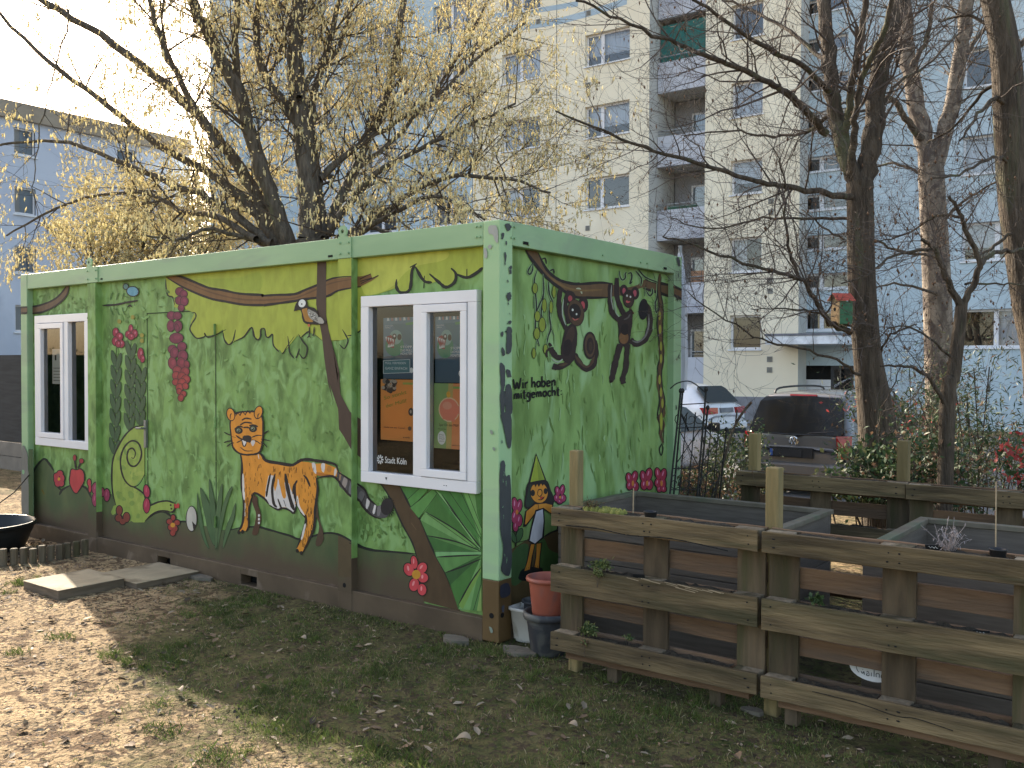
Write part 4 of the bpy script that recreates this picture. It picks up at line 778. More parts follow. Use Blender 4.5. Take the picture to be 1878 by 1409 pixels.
M.ell((34, 30, 34), 'F', 1096, 655, 34, 76, 4).line(MK, 4, 'F: 868,1160 860,1175 880,1165').line(MK, 3, 'F: 948,1150 932,1170').line(MK, 3, 'F: 955,1150 968,1178'); M.done()
# lettering
Mu = Mural('painted_lettering', 'hand painted black words on the side wall', 'side')
LET = {'W': ['0,0 .22,1 .42,.35 .62,1 .85,-.05'], 'i': ['.1,.4 .12,1', '.1,.15 .14,.2'], 'r': ['.1,.42 .12,1', '.12,.62 .28,.44 .4,.5'], 'h': ['.1,-.05 .1,1', '.1,.62 .3,.45 .42,.6 .42,1'], 'a': ['.45,.48 .2,.45 .08,.72 .22,1 .42,.85', '.46,.45 .46,1'], 'b': ['.1,-.05 .1,1', '.1,.6 .32,.45 .46,.72 .32,1 .1,.92'], 'e': ['.08,.72 .42,.68 .32,.46 .12,.55 .1,.85 .25,1 .44,.92'], 'n': ['.1,.45 .1,1', '.1,.62 .3,.45 .42,.6 .42,1'], 'm': ['.08,.45 .08,1', '.08,.62 .24,.45 .34,.6 .34,1', '.34,.62 .5,.45 .6,.6 .6,1'], 't': ['.2,.1 .2,.95 .36,1', '.04,.42 .38,.4'], 'g': ['.42,.5 .2,.45 .1,.7 .25,.92 .42,.82', '.44,.45 .44,1.2 .25,1.38 .1,1.25'], 'c': ['.42,.52 .22,.45 .08,.72 .22,1 .42,.92'], ':': ['.15,.5 .2,.58', '.15,.88 .2,.96']}
ADV = {'W': .98, 'i': .26, 'm': .76, 'r': .44, 't': .42, ':': .3, 'c': .48}
def letters(txt, x0, y0, x1, y1, hgt):
    W_ = sum(.32 if c == ' ' else ADV.get(c, .56) for c in txt); x = 0
    for c in txt:
        if c == ' ': x += .32; continue
        for s_ in LET[c]:
            pts = []
            for tk in s_.split():
                a, b = map(float, tk.split(',')); f = (x+a)/W_; pts.append(Vector((900+(x0+(x1-x0)*f)/3.913, 400+(y0+(y1-y0)*f+(b-1)*hgt)/3.913)))
            Mu.line((26, 26, 25), 2.5, pts, True, .8)
        x += ADV.get(c, .56)
letters('Wir haben', 162, 1228, 470, 1202, 72); letters('mitgemacht:', 165, 1300, 515, 1270, 66); Mu.done()
# flowers and girl
for nm, lb, P in (('painted_flower', 'pink painted flower nearest the girl on the short wall', ((778, 360, 16, 30, -12), (808, 352, 16, 32, 10), (780, 400, 16, 24, 0), (812, 405, 18, 26, 0))), ('painted_flower', 'middle pink painted flower above the planter box', ((858, 352, 16, 34, -12), (888, 338, 18, 34, 8), (862, 395, 18, 28, 0), (892, 395, 18, 28, 0))), ('painted_flower', 'pink painted flower next to the far post', ((940, 335, 15, 34, -12), (970, 340, 16, 34, 10), (938, 385, 15, 24, 0), (965, 390, 18, 30, 0), (948, 420, 14, 16, 0), (972, 420, 14, 16, 0)))):
    x = sum(p[0] for p in P)/len(P); flower(nm, lb, 'G', P, (160, 50, 72), (x+4, 388, 7, 16, (206, 130, 60)), 'side', hi=(214, 130, 160))
flower('painted_flower', 'pink painted flower on a leafy stalk left of the girl', 'G', ((136, 508, 16, 40, -6), (160, 515, 15, 36, 8), (134, 575, 16, 36, 6), (160, 595, 16, 34, 0), (140, 630, 14, 28, 0)), (158, 56, 84), (148, 550, 8, 14, (190, 110, 50)), 'side', 'G: 145,640 140,760 138,880', hi=(206, 130, 160))
flower('painted_flower', 'small pink painted flower right of the girl', 'G', ((376, 432, 12, 26, -10), (402, 425, 12, 28, 8), (372, 470, 16, 20, 0), (405, 472, 16, 20, 0), (388, 490, 16, 12, 0)), (158, 56, 88), (390, 466, 6, 8), 'side', 'G: 380,590 375,640 360,690', hi=(206, 130, 160))
Mu = Mural('painted_ground', 'brown painted ground and dark grasses low on the short wall', 'side')
Mu.fill((92, 76, 48), 'G: 300,690 345,665 420,640 500,640 900,700 1010,700 1010,1200 110,1200 110,760 210,700', False).fill((78, 108, 56), 'G: 250,720 300,700 330,760 400,800 400,900 280,900', True).fill((70, 96, 56), 'G: 120,780 210,730 200,900 120,960', True)
Mu.line(DK, 2.6, 'G: 300,688 345,662 400,645').line(DK, 2.6, 'G: 150,720 215,705').ell((70, 98, 60), 'G', 160, 680, 16, 40, 20, DK, 1.6).ell((70, 98, 60), 'G', 128, 690, 12, 34, -20, DK, 1.6); Mu.fill((30, 32, 30), 'G: 160,930 180,870 280,860 290,900 250,930', True); Mu.done()
Mu = Mural('painted_girl', 'painted girl with pointed yellow green hat, orange face and white dress', 'side')
GO = (206, 136, 52)
Mu.fill(DK, 'G: 215,380 196,450 190,520 225,530 270,500 330,515 358,490 340,430 308,368', True); Mu.fill((48, 60, 48), 'G: 222,390 206,450 200,515 225,515 245,480 235,420', True)
Mu.fill(DK, 'G: 256,218 212,390 262,382 312,372', False).fill((154, 168, 62), 'G: 257,232 222,382 262,374 303,366', False).fill((132, 148, 58), 'G: 258,240 268,372 300,366', False)
Mu.fill(DK, 'G: 196,545 248,500 310,495 352,505 345,565 300,536 262,545 200,630 182,632', False).fill(GO, 'G: 202,545 250,506 310,501 345,510 339,556 300,528 258,540 200,618 192,618', False)
Mu.ell(GO, 'G', 272, 440, 48, 58, -6, DK, 1.4).fill(DK, 'G: 228,400 245,395 250,410 262,392 270,408 282,388 292,402 304,384 300,376 226,388', False)
Mu.ell((44, 40, 38), 'G', 236, 442, 13, 18).ell((44, 40, 38), 'G', 308, 432, 11, 17).ell((176, 64, 52), 'G', 288, 470, 12, 8).line(DK, 1.4, 'G: 262,452 268,425 285,425 288,448 275,462 262,450').ell(GO, 'G', 275, 440, 9, 10)
Mu.line(DK, 1.4, 'G: 265,478 285,480 302,462').line(DK, 2, 'G: 266,505 270,535')
Mu.fill(DK, 'G: 250,538 300,524 305,600 298,695 250,736 210,716 224,640', False).fill((208, 204, 206), 'G: 257,546 293,533 297,600 289,690 249,726 219,710 232,640', False)
Mu.fill(DK, 'G: 220,726 250,728 236,800 226,880 184,888 200,830', False).fill(GO, 'G: 226,730 246,732 231,800 220,870 190,880 206,830', False).fill(DK, 'G: 254,724 290,718 280,800 276,875 238,868 250,800', False).fill(GO, 'G: 259,728 284,724 274,800 269,864 246,858 256,800', False)
for x, y in ((200, 878), (212, 876), (252, 864), (264, 868)): Mu.line(DK, 1.2, 'G: %d,%d %d,%d' % (x, y-18, x-3, y+4))
Mu.done()
# worn paint on the posts
Mu = Mural('worn_paint', 'dark chipped and bare patches on the right face of the corner post', 'postx', True); SL = (74, 76, 76)
for d in ('F: 105,45 135,40 145,70 128,95 112,75', 'F: 80,105 98,112 92,150 82,155 78,130', 'F: 108,165 118,168 116,195 109,190', 'F: 100,250 112,262 108,320 102,330', 'F: 134,350 150,345 148,395 136,400', 'F: 120,540 140,535 148,570 130,600 116,570', 'F: 128,780 150,790 152,850 145,960 115,970 112,880 118,800', 'F: 75,820 90,815 88,850 78,848', 'F: 80,930 95,940 102,980 85,985', 'F: 70,1040 105,1080 100,1200 85,1260 72,1180', 'F: 112,1090 140,1100 148,1140 122,1140', 'F: 110,1205 150,1220 152,1400 108,1400', 'F: 72,1240 102,1260 98,1400 72,1400', 'G: 56,275 80,272 82,345 112,365 116,640 112,890 60,880 70,760 54,640 50,420', 'G: 58,0 112,0 115,170 95,180 70,60', 'F: 128,745 150,738 140,765'): Mu.fill(SL, d, True, .8)
for i in range(14): u, v = random.uniform(920, 937), random.uniform(440, 840); Mu.fill(random.choice([SL, (120, 136, 118), (96, 104, 98)]), [Vector((u+random.uniform(-1.6, 1.6), v+random.uniform(-3.5, 3.5))) for q in range(6)], True)
for i in range(8): u, v = random.uniform(922, 934), random.uniform(860, 1030); Mu.fill((132, 170, 126), [Vector((u+random.uniform(-1, 1), v+random.uniform(-6, 6))) for q in range(6)], True)
Mu.fill((58, 60, 72), 'G: 56,965 100,950 108,1010 60,1030', True).fill((86, 90, 104), 'G: 62,1080 76,1075 74,1110 64,1108', True); Mu.done()
Mu = Mural('worn_paint', 'pale scuffed patches on the front face of the corner post', 'posty', True)
for d in ('D: 1312,70 1340,50 1372,60 1385,110 1380,180 1360,160 1345,120 1318,110', 'D: 1285,215 1300,225 1308,270 1290,290 1283,250', 'D: 1310,200 1330,190 1338,212 1318,222'): Mu.fill((172, 172, 164), d, True, .6)
for d in ('E: 792,90 806,92 808,112 796,112', 'E: 806,185 822,190 818,206 808,200', 'E: 788,1195 802,1200 808,1222 796,1226'): Mu.fill((140, 150, 134), d, True, .4)
Mu.done()
Mu = Mural('painted_branch_end', 'end of the painted branch crossing the far post', 'postx')
Mu.fill(DK, 'F: 1316,480 1370,508 1370,592 1316,562', False).fill((110, 82, 54), 'F: 1316,500 1370,526 1370,572 1316,545', False)
Mu.done(); Mu = Mural('worn_paint', 'dark chips in the paint of the far post', 'postx', True)
for i in range(8): u, v = random.uniform(1239, 1248), random.uniform(480, 860); Mu.fill(SL, [Vector((u+random.uniform(-1.5, 1.5), v+random.uniform(-6, 6))) for q in range(6)], True)
Mu.fill(SL, 'F: 1336,285 1352,285 1362,330 1350,350 1340,320', True); Mu.done()
Mu = Mural('painted_branch_end', 'end of the painted branch crossing the left post', 'posty'); Mu.fill(DK, 'A: 150,636 196,634 196,686 150,690', False).fill((106, 84, 64), 'A: 150,648 196,646 196,674 150,678', False); Mu.done()
Mu = Mural('worn_paint', 'bare grey metal at the foot of the left post', 'posty', True); Mu.fill((112, 112, 106), 'B: 155,260 190,262 200,330 204,470 205,745 158,745', True, .8).fill((130, 170, 128), 'B: 160,400 175,405 172,430 160,425', True); Mu.fill((46, 76, 40), 'B: 205,250 240,250 238,780 205,745', False); Mu.done()
# posters behind the right window
def poster(name, label, x0, x1, z0, z1, y, bgc, draw):
    r = thing(name, label, 'poster', ((x0+x1)/2, y, z0), 'posters in the container window'); mb = MB(); mb.poly([(x0, y, z0), (x1, y, z0), (x1, y, z1), (x0, y, z1)], bgc); mb.poly([(x0, y+.002, z0), (x0, y+.002, z1), (x1, y+.002, z1), (x1, y+.002, z0)], pvc)
    L = [0]
    def P(mt, pts):
        L[0] += 1; mb.poly([(x0+(x1-x0)*a, y-.0004-.00005*L[0], z0+(z1-z0)*b) for a, b in pts], mt)
    def E(mt, a, b, ra, rb, n=18): P(mt, [(a+ra*math.cos(2*math.pi*i/n), b+rb*math.sin(2*math.pi*i/n)) for i in range(n)])
    def Tx(mt, s, a, b, h, wdt, rot=0):
        L[0] += 1; X = Vector((math.cos(rot), 0, math.sin(rot))); Z = Vector((-math.sin(rot), 0, math.cos(rot)))
        add_text(mb, s, (x0+(x1-x0)*a, y-.0004-.00005*L[0], z0+(z1-z0)*b), X, Z, h*(z1-z0), mt, wdt*(x1-x0))
    draw(P, E, Tx); mb.build('sheet', r)
pk = lambda r, g, b: mat('print_%d_%d_%d' % (r, g, b), mul(lin(r, g, b), 1.7), None, var=.05, rough=.6)
def monster(P, E, Tx):
    g, tq, nv, rd, wt, bk = pk(60, 120, 96), pk(70, 104, 116), pk(70, 84, 98), pk(130, 50, 56), pk(206, 206, 200), pk(46, 44, 48)
    P(nv, [(0, 0), (1, 0), (1, .42), (0, .36)]); P(tq, [(.3, .9), (1, .9), (1, .5), (.6, .6)])
    E(g, .36, .54, .30, .17); E(pk(120, 150, 146), .40, .68, .2, .12); P(rd, [(.05, .68), (.25, .72), (.38, .64), (.34, .5), (.2, .52)])
    for i in range(4): P(wt, [(.06+i*.075, .69-i*.012), (.12+i*.075, .69-i*.012), (.10+i*.075, .62-i*.012)]); P(wt, [(.14+i*.05, .515+i*.006), (.20+i*.05, .515+i*.006), (.165+i*.05, .575+i*.006)])
    E(bk, .36, .69, .07, .05); E(bk, .52, .68, .07, .05); E(wt, .36, .70, .03, .02)
    for i, q in enumerate(('STOPP', 'DAS MÜLL', 'MONSTER')): Tx(wt, q, .55, .50-i*.055, .055, .36)
    Tx(wt, 'STADT KÖLN', .06, .86, .025, .25); Tx(wt, 'ABFALL', .06, .83, .025, .18); E(wt, .9, .14, .06, .045)
    for i in range(6): P(pk(150, 110, 110) if i % 2 else wt, [(.12+i*.13, .95), (.2+i*.13, .95), (.18+i*.13, 1), (.13+i*.13, 1)])
    P(pk(76, 130, 90), [(.72, .87), (.97, .88), (.97, .92), (.72, .91)])
def bag(P, E, Tx):
    wt = pk(200, 200, 196)
    monster(P, E, Tx); P(pk(84, 112, 116), [(0, .08), (.86, .10), (.86, .32), (0, .30)])
    for a in ([(0, .08), (.86, .10), (.86, .108), (0, .088)], [(0, .292), (.86, .312), (.86, .32), (0, .30)], [(0, .08), (.015, .08), (.015, .30), (0, .30)], [(.845, .1), (.86, .1), (.86, .32), (.845, .32)]): P(wt, a)
    Tx(wt, 'MÜLL VERMEIDEN', .06, .24, .05, .66); Tx(wt, 'GANZ EINFACH', .06, .15, .06, .7)
def orange(P, E, Tx):
    gn, bk = pk(112, 130, 60), pk(70, 60, 56)
    for i in range(26): E(random.choice([bk, pk(110, 100, 92), pk(150, 140, 128), pk(60, 52, 50)]), random.uniform(.05, .42), random.uniform(.78, .98), random.uniform(.04, .09), random.uniform(.02, .05), 8)
    Tx(gn, 'So stinkt', .10, .66, .085, .68, .22); Tx(gn, 'der Müll?', .16, .53, .085, .62, .22); E(bk, .9, .48, .08, .065); E(pk(150, 140, 130), .89, .485, .03, .03)
    Tx(bk, 'Nicht mit der Tonne!', .1, .20, .035, .62); E(pk(96, 80, 64), .86, .21, .05, .035); Tx(bk, 'awb', .66, .05, .04, .2); P(pk(140, 150, 80), [(.66, .92), (.95, .92), (.95, .955), (.66, .955)])
def pig(P, E, Tx):
    pink, gn, bk, wt = pk(196, 120, 100), pk(122, 146, 96), pk(60, 56, 52), pk(214, 212, 204)
    P(gn, [(0, 0), (.42, 0), (.5, 1), (0, 1)]); P(pk(164, 146, 92), [(.42, 0), (.6, 0), (.66, 1), (.5, 1)])
    E(pk(216, 170, 140), .52, .60, .36, .19); E(pink, .52, .60, .33, .17); E(pink, .84, .60, .09, .06); P(pink, [(.3, .45), (.42, .45), (.4, .5), (.3, .52)]); P(pink, [(.6, .42), (.72, .42), (.72, .5), (.6, .5)]); E(pk(204, 150, 64), .5, .83, .07, .05); E(pk(210, 140, 120), .46, .66, .16, .06)
    Tx(bk, 'Spar Dir den Müll!', .18, .345, .055, .66); Tx(bk, 'Infos und Tipps', .14, .29, .028, .28); E(wt, .27, .16, .14, .105)
    for i, q in enumerate(('Jetzt', 'gemeinsam', 'Müll', 'sparen')): Tx(bk, q, .18, .20-i*.032, .028, .18)
    Tx(bk, 'abfall koeln', .62, .05, .03, .3); P(pk(120, 150, 84), [(.66, .92), (.95, .92), (.95, .955), (.66, .955)])
poster('poster', 'green monster poster with white framed caption in the left pane of the right window', -1.065, -.772, 1.62, 2.035, .075, pk(84, 112, 128), bag)
poster('poster', 'green monster poster on clear pocket in the narrow right casement', -.59, -.35, 1.60, 2.03, .075, pk(88, 114, 130), monster)
poster('poster', 'orange poster with green slanted question about smelly rubbish', -1.09, -.772, 1.20, 1.615, .075, pk(200, 132, 72), orange)
poster('poster', 'orange and green poster with a pink piggy bank', -.6, -.35, 1.17, 1.595, .075, pk(196, 126, 84), pig)
nr = thing('notice', 'white paper notice behind the left window', 'notice', (-5.48, .075, 1.5)); mb = MB(); mb.box(-5.58, -5.40, .074, .078, 1.52, 1.86, pk(170, 166, 158)); mb.box(-5.53, -5.50, .0725, .0735, 1.75, 1.80, ink)
for i in range(5): mb.box(-5.56, -5.43, .0725, .0735, 1.55+i*.03, 1.558+i*.03, pk(110, 106, 100))
mb.build('sheet', nr)
# ---------------------------------------------------------------- pallet planters, raised beds, pots
def wood(name, a, b, st, g=(.06, .052, .026)): return mat(name, a, b, scale=7, detail=9, rough=.85, stretch=st, c3=g, s3=2.6, lo3=.50, hi3=.66, bump=.7, bscale=22, bdist=.012, lo=.3, hi=.7, orand=.28)
wh = wood('weathered_board', (.064, .046, .026), (.185, .135, .074), (.35, 3, 3)); wv = wood('weathered_block', (.055, .04, .025), (.125, .09, .056), (3, 3, .35))
wi = wood('brown_inner_board', (.11, .066, .04), (.19, .118, .072), (.35, 3, 3), (.10, .07, .05)); wst = wood('stake_wood', (.17, .13, .06), (.26, .20, .10), (3, 3, .4), (.13, .12, .06))
soilm = mat('potting_soil', (.022, .017, .012), (.05, .04, .028), scale=30, bump=.8, bscale=60, rough=.95)
rotm = mat('split_pale_wood', (.26, .20, .13), (.36, .28, .18), scale=20, stretch=(.3, 2, 2), rough=.8)
def plank(mb, x0, x1, y0, y1, z0, z1, mt, seed=0):
    """board with slightly worn edges: subdivided along its length with small offsets"""
    rr = random.Random(seed); n = 10; k = len(mb.v); i = mb.m(mt)
    for j in range(n+1):
        x = x0+(x1-x0)*j/n; a, b, c, d = [rr.uniform(-.0025, .0025) for q in range(4)]
        mb.v += [(x, y0+a, z0+b), (x, y1+c, z0+b*.6), (x, y1+c, z1+d), (x, y0+a, z1+d*.8)]
    for j in range(n):
        for q in range(4): mb.f.append((k+j*4+q, k+j*4+(q+1) % 4, k+(j+1)*4+(q+1) % 4, k+(j+1)*4+q)); mb.mi.append(i)
    mb.f.append((k+3, k+2, k+1, k)); mb.mi.append(i); e = k+n*4; mb.f.append((e, e+1, e+2, e+3)); mb.mi.append(i)
legm = wood('dark_leg_wood', (.06, .045, .03), (.12, .09, .06), (3, 3, .4))
wtop = wood('pale_block_wood', (.16, .125, .085), (.28, .23, .165), (3, 3, .8))
def pallet(loc, label, legs, seed):
    r = thing('pallet_planter', label, 'planter', loc, 'wooden pallets set on edge as planters'); h = .793; s = seed*50
    for i, (z0, z1) in enumerate(((0, .10), (.3255, .4705), (.693, h))):
        mb = MB(); plank(mb, 0, 1.2, 0, .024, z0, z1, wh, s+i)
        for x in (.05, .58, .62, 1.15):
            for zz in (z0+.03, z1-.03): mb.tube([Vector((x+random.uniform(-.015, .015), -.0025, zz)), Vector((x, .003, zz))], .0042, 6, holem)
        mb.build('front_board', r, bevel=.004, local=True)
        mb = MB(); mb.box(.148, .525, .026, .098, z0-.006, z0+.012, wi); mb.box(.675, 1.05, .026, .098, z0-.006, z0+.012, wi); mb.build('trough_floor', r, local=True)
        mb = MB()
        for xa, xb in ((.150, .523), (.677, 1.048)):
            k = len(mb.v); mi = mb.m(soilm); nn = 12
            for a in range(nn+1):
                for b in range(4): mb.v.append((xa+(xb-xa)*a/nn, .027+.07*b/3, z0+(z1-z0)*(.86+.16*random.random())))
            for a in range(nn):
                for b in range(3): mb.f.append((k+a*4+b, k+(a+1)*4+b, k+(a+1)*4+b+1, k+a*4+b+1)); mb.mi.append(mi)
        mb.build('soil', r, local=True)
        for xa, xb in ((0, .1), (.5275, .6725), (1.1, 1.2)):
            mb = MB(); xa2 = xa+.003; xb2 = xb-.003; mb.box(xa2-(.04 if xa > 1 else 0), xb2+(.04 if xa == 0 else 0), .0245, .0995, z0+.002, z1-.002, wtop); mb.build('block', r, bevel=.004, local=True)
    for xa, xb in ((.0, .145), (.5275, .6725), (1.055, 1.2)):
        mb = MB(); mb.box(xa, xb, .1, .1215, .002, h-.002, wv); mb.build('stringer', r, bevel=.002, local=True)
    for i, (z0, z1) in enumerate(((0, .105), (.195, .285), (.335, .46), (.52, .62), (.668, h))):
        if i == 2: z0, z1 = .345, .455
        mb = MB(); plank(mb, 0, 1.2, .122, .144, z0, z1, wi, s+20+i); mb.build('back_board', r, bevel=.003, local=True)
    mb = MB(); plank(mb, .07, 1.14, .05, .135, -.045, -.012, wi, s+40); mb.build('base_board', r, local=True)
    for x in legs:
        mb = MB(); mb.box(x-.03, x+.03, .08, .134, -loc[2], -.046, legm); mb.build('leg', r, local=True)
    return r
YF = -.255
p1 = pallet((.562, YF, .133), 'weathered pallet planter with split middle board beside the container corner', (.35, .95), 1)
mb = MB()
for i in range(12):
    x = random.uniform(.45, 1.0); z = .478-random.random()**3*.04; L = random.uniform(.03, .12); mb.obox((x, -.0015, z-.2*(x-.45)*.08), (Vector((1, 0, -.10)).normalized(), Vector((0, 1, 0)), Vector((.1, 0, 1)).normalized()), L/2, .002, random.uniform(.0008, .002), rotm)
mb.build('splintered_wood', p1, local=True)
mb = MB(); pts = [Vector((.1, -.002, .700)), Vector((.3, -.0025, .705)), Vector((.5, -.002, .690)), Vector((.75, -.002, .700)), Vector((1.05, -.002, .675))]
for a, b in zip(crom(pts, 4)[:-1], crom(pts, 4)[1:]): mb.poly([a, b, b+Vector((0, 0, .006)), a+Vector((0, 0, .004))], holem)
mb.build('crack', p1, local=True)
p2 = pallet((1.786, YF-.01, .133), 'weathered pallet planter with withered lavender in its top trough', (.12, 1.0), 2)
mb = MB(); pts = [Vector((.25, -.003, .08)), Vector((.45, -.003, .072)), Vector((.62, -.003, .05)), Vector((.7, -.003, .058)), Vector((.85, -.003, .04))]
for a, b in zip(crom(pts, 4)[:-1], crom(pts, 4)[1:]): mb.poly([a, b, b+Vector((0, 0, .004)), a+Vector((0, 0, .003))], holem)
mb.build('crack', p2, local=True)
p3 = pallet((.66, 2.02, .14), 'weathered pallet planter in the back row in front of the dark minivan', (.2, 1.0), 3)
p4 = pallet((1.87, 1.99, .14), 'weathered pallet planter in the back row below the evergreen shrubs', (.2, 1.0), 4)
p5 = pallet((3.08, 1.97, .14), 'weathered pallet planter in the back row cut by the right edge', (.2, 1.0), 5)
# grey plastic raised beds
gp = mat('grey_brown_plastic', (.10, .082, .066), (.135, .112, .092), scale=5, stretch=(1, 1, 12), rough=.55, bump=.15, bscale=40); gpt = mat('grey_plastic_rim', (.11, .092, .066), (.155, .132, .098), scale=8, rough=.6, c3=(.10, .11, .07), s3=3)
def bed(x0, x1, y0, y1, label):
    r = thing('raised_bed', label, 'raised bed', ((x0+x1)/2, (y0+y1)/2, 0), 'grey plastic raised beds'); H = .80; t = .035
    for P in ((x0, x1, y0, y0+t), (x0, x1, y1-t, y1), (x0, x0+t, y0+t+.001, y1-t-.001), (x1-t, x1, y0+t+.001, y1-t-.001)):
        mb = MB(); lx = P[1]-P[0] > P[3]-P[2]
        for i in range(5): mb.box(P[0], P[1], P[2], P[3], .02+i*.152, .02+i*.152+.148, gp)
        a, b = (P[0], P[1]) if lx else (P[2], P[3]); n = 3
        mb.build('side_panel', r, bevel=.003)
    mb = MB(); e = .045
    for q in (0, 1):
        y = (y0-.012, y1-e+.012)[q]; mb.poly([(x0-.012, y, H), (x1+.012, y, H), (x1+.012-(e if q == 0 else 0)*0, y+e, H), (x0-.012, y+e, H)], gpt)
    mb = MB(); mb.box(x0-.015, x1+.015, y0-.015, y0+e, H-.03, H, gpt); mb.box(x0-.015, x1+.015, y1-e, y1+.015, H-.03, H, gpt); mb.box(x0-.015, x0+e, y0+e+.001, y1-e-.001, H-.03, H, gpt); mb.box(x1-e, x1+.015, y0+e+.001, y1-e-.001, H-.03, H, gpt); mb.build('rim', r, bevel=.004)
    mb = MB(); k = 0; n = 14
    for i in range(n+1):
        for j in range(n+1): mb.v.append((x0+t+.002+(x1-x0-2*t-.004)*i/n, y0+t+.002+(y1-y0-2*t-.004)*j/n, .56+.03*random.random()))
    for i in range(n):
        for j in range(n): a = i*(n+1)+j; mb.f.append((a, a+n+1, a+n+2, a+1)); mb.mi.append(mb.m(soilm))
    mb.build('soil', r, smooth=True)
bed(.12, 1.55, .47, 1.46, 'dark grey raised bed behind the left pallet next to the container')
bed(2.09, 3.55, .3, 1.50, 'dark grey raised bed behind the right pallet under the dead lavender')
def stake(u, v, y, z1v, label, wdt=.042):
    P = on_y(u, v, y); zt = on_y(u, z1v, y).z; r = thing('wooden_stake', label, 'wooden stake', (P.x, y, 0), 'wooden stakes beside the pallets'); mb = MB()
    mb.box(P.x-wdt, P.x+wdt, y-wdt, y+wdt, -.02+gh(P.x, y), zt, wst); mb.build('post', r, bevel=.006)
stake(1057, 900, -.09, 826, 'brown stake behind the left end of the split pallet planter', .030); stake(1420, 940, -.085, 857, 'tallest pale stake standing where the two front pallets meet', .034); stake(1384, 850, 2.24, 795, 'greenish stake behind the back row in front of the minivan', .037); stake(1657, 860, 2.22, 808, 'greenish stake behind the back row beside the leaning tree', .037)
# pots
terr = mat('terracotta_plastic', (.30, .085, .055), (.36, .11, .07), scale=5, rough=.5, c3=(.25, .10, .08), s3=6); blk = mat('charcoal_plastic', (.035, .036, .042), (.055, .056, .062), scale=6, rough=.55, c3=(.09, .09, .085), s3=8); whp = mat('dirty_white_plastic', (.50, .47, .42), (.62, .59, .53), scale=4, rough=.5, c3=(.3, .26, .2), s3=6)
def pot(name, label, c, rb, rt, h, mt, rim=.02, rimh=.03, group=None):
    r = thing(name, label, 'plant pot', c, group); mb = MB()
    mb.lathe(c, [(0, .0), (rb-.005, 0), (rb, .006), (rt-.012, h-rimh-.005), (rt-.012+.001, h-rimh), (rt+rim*.2, h-rimh+.004), (rt+rim*.35, h-rimh*.5), (rt+rim*.2, h-.003), (rt-.006, h), (rt-.012, h-.006), (rt-.02, h*.7), (rb-.006, .012), (0, .012)], 40, mt); mb.build('pot_body', r, smooth=True); return r
c0 = on_z(1006, 1196, 0); c0.z = -.004
pot('plant_pot', 'charcoal plastic pot under the terracotta pot', tuple(c0), .105, .145, .255, blk, .03, .045); pot('plant_pot', 'terracotta coloured pot stacked in the charcoal pot', (c0.x, c0.y, .222), .098, .130, .235, terr, .022, .028)
c1 = on_z(965, 1176, 0); c1.y += .05; c1.x += .02
mb = MB(); r = thing('plant_pot', 'dirty white square tub behind the charcoal pot', 'plant pot', (c1.x, c1.y, 0)); k = 0; rings = [(.085, 0), (.095, .02), (.112, .19), (.122, .195), (.122, .212), (.108, .212), (.10, .17), (.09, .02)]
def rr_(h, z):
    out = []
    for q in range(4):
        a0 = q*math.pi/2
        for s_ in range(4): a = a0+s_*math.pi/6; cx, cy = h*.72*(1 if q in (0, 3) else -1), h*.72*(1 if q in (0, 1) else -1); out.append((c1.x+cx+h*.28*math.cos(a), c1.y+cy+h*.28*math.sin(a), z))
    return out
for h_, z_ in rings: mb.v += rr_(h_, z_)
for j in range(len(rings)-1):
    for q in range(16): mb.f.append((j*16+q, j*16+(q+1) % 16, (j+1)*16+(q+1) % 16, (j+1)*16+q)); mb.mi.append(mb.m(whp))
mb.f.append(tuple(range(7*16, 8*16))); mb.mi.append(0); mb.build('pot_body', r, smooth=True)
pot('plant_pot', 'small dark nursery pot inside the white tub', (c1.x+.012, c1.y+.005, .03), .07, .085, .225, blk, .012, .02)
stm = mat('flat_stone', (.11, .095, .075), (.17, .148, .115), scale=8, bump=.5, rough=.9)
for nm, lb, (u, v), a, b in (('paving_stone', 'flat broken slab at the foot of the container corner', (950, 1194), .13, .07), ('paving_stone', 'flat slab under the container front left of the corner', (835, 1172), .10, .06), ('paving_stone', 'pale slab beside the doorstep under the container', (365, 1058), .16, .05), ('paving_stone', 'small block of wood and stone under the joint of the pallets', (1378, 1303), .06, .035)):
    P = on_z(u, v, .01); r = thing(nm, lb, 'stone', (P.x, P.y, 0)); mb = MB(); n = 9; top = []; 
    for i in range(n): an = 2*math.pi*i/n; k = random.uniform(.8, 1.15); top.append((P.x+a*k*math.cos(an), P.y+b*k*math.sin(an)))
    mb.poly([(x, y, .018) for x, y in top], stm)
    for i in range(n): p, q = top[i-1], top[i]; mb.poly([(p[0], p[1], -.02), (q[0], q[1], -.02), (q[0], q[1], .018), (p[0], p[1], .018)], stm)
    mb.build('slab', r)
# doorstep slabs
bdm = mat('doorstep_board', (.26, .21, .14), (.34, .28, .19), scale=4, detail=8, rough=.85, bump=.2, bscale=50, c3=(.18, .14, .09), s3=3); bde = mat('board_edge', (.10, .075, .05), (.15, .115, .08), scale=6, stretch=(1, 1, 8), rough=.9)
def slab(label, x0, x1, y0, y1, z, tilt):
    r = thing('doorstep_slab', label, 'doorstep', ((x0+x1)/2, (y0+y1)/2, 0), 'two slabs laid as a doorstep'); mb = MB(); mb.box(x0, x1, y0, y1, -.02, z-.006, bde); mb.box(x0-.004, x1+.004, y0-.004, y1+.004, z-.005, z, bdm); mb.build('board', r, bevel=.003)
slab('thicker doorstep slab at the outer end, half in sunshine', -3.74, -3.215, -1.09, -.572, .062, 0); slab('thinner doorstep slab next to the container door', -3.62, -3.06, -.566, -.02, .04, 0)
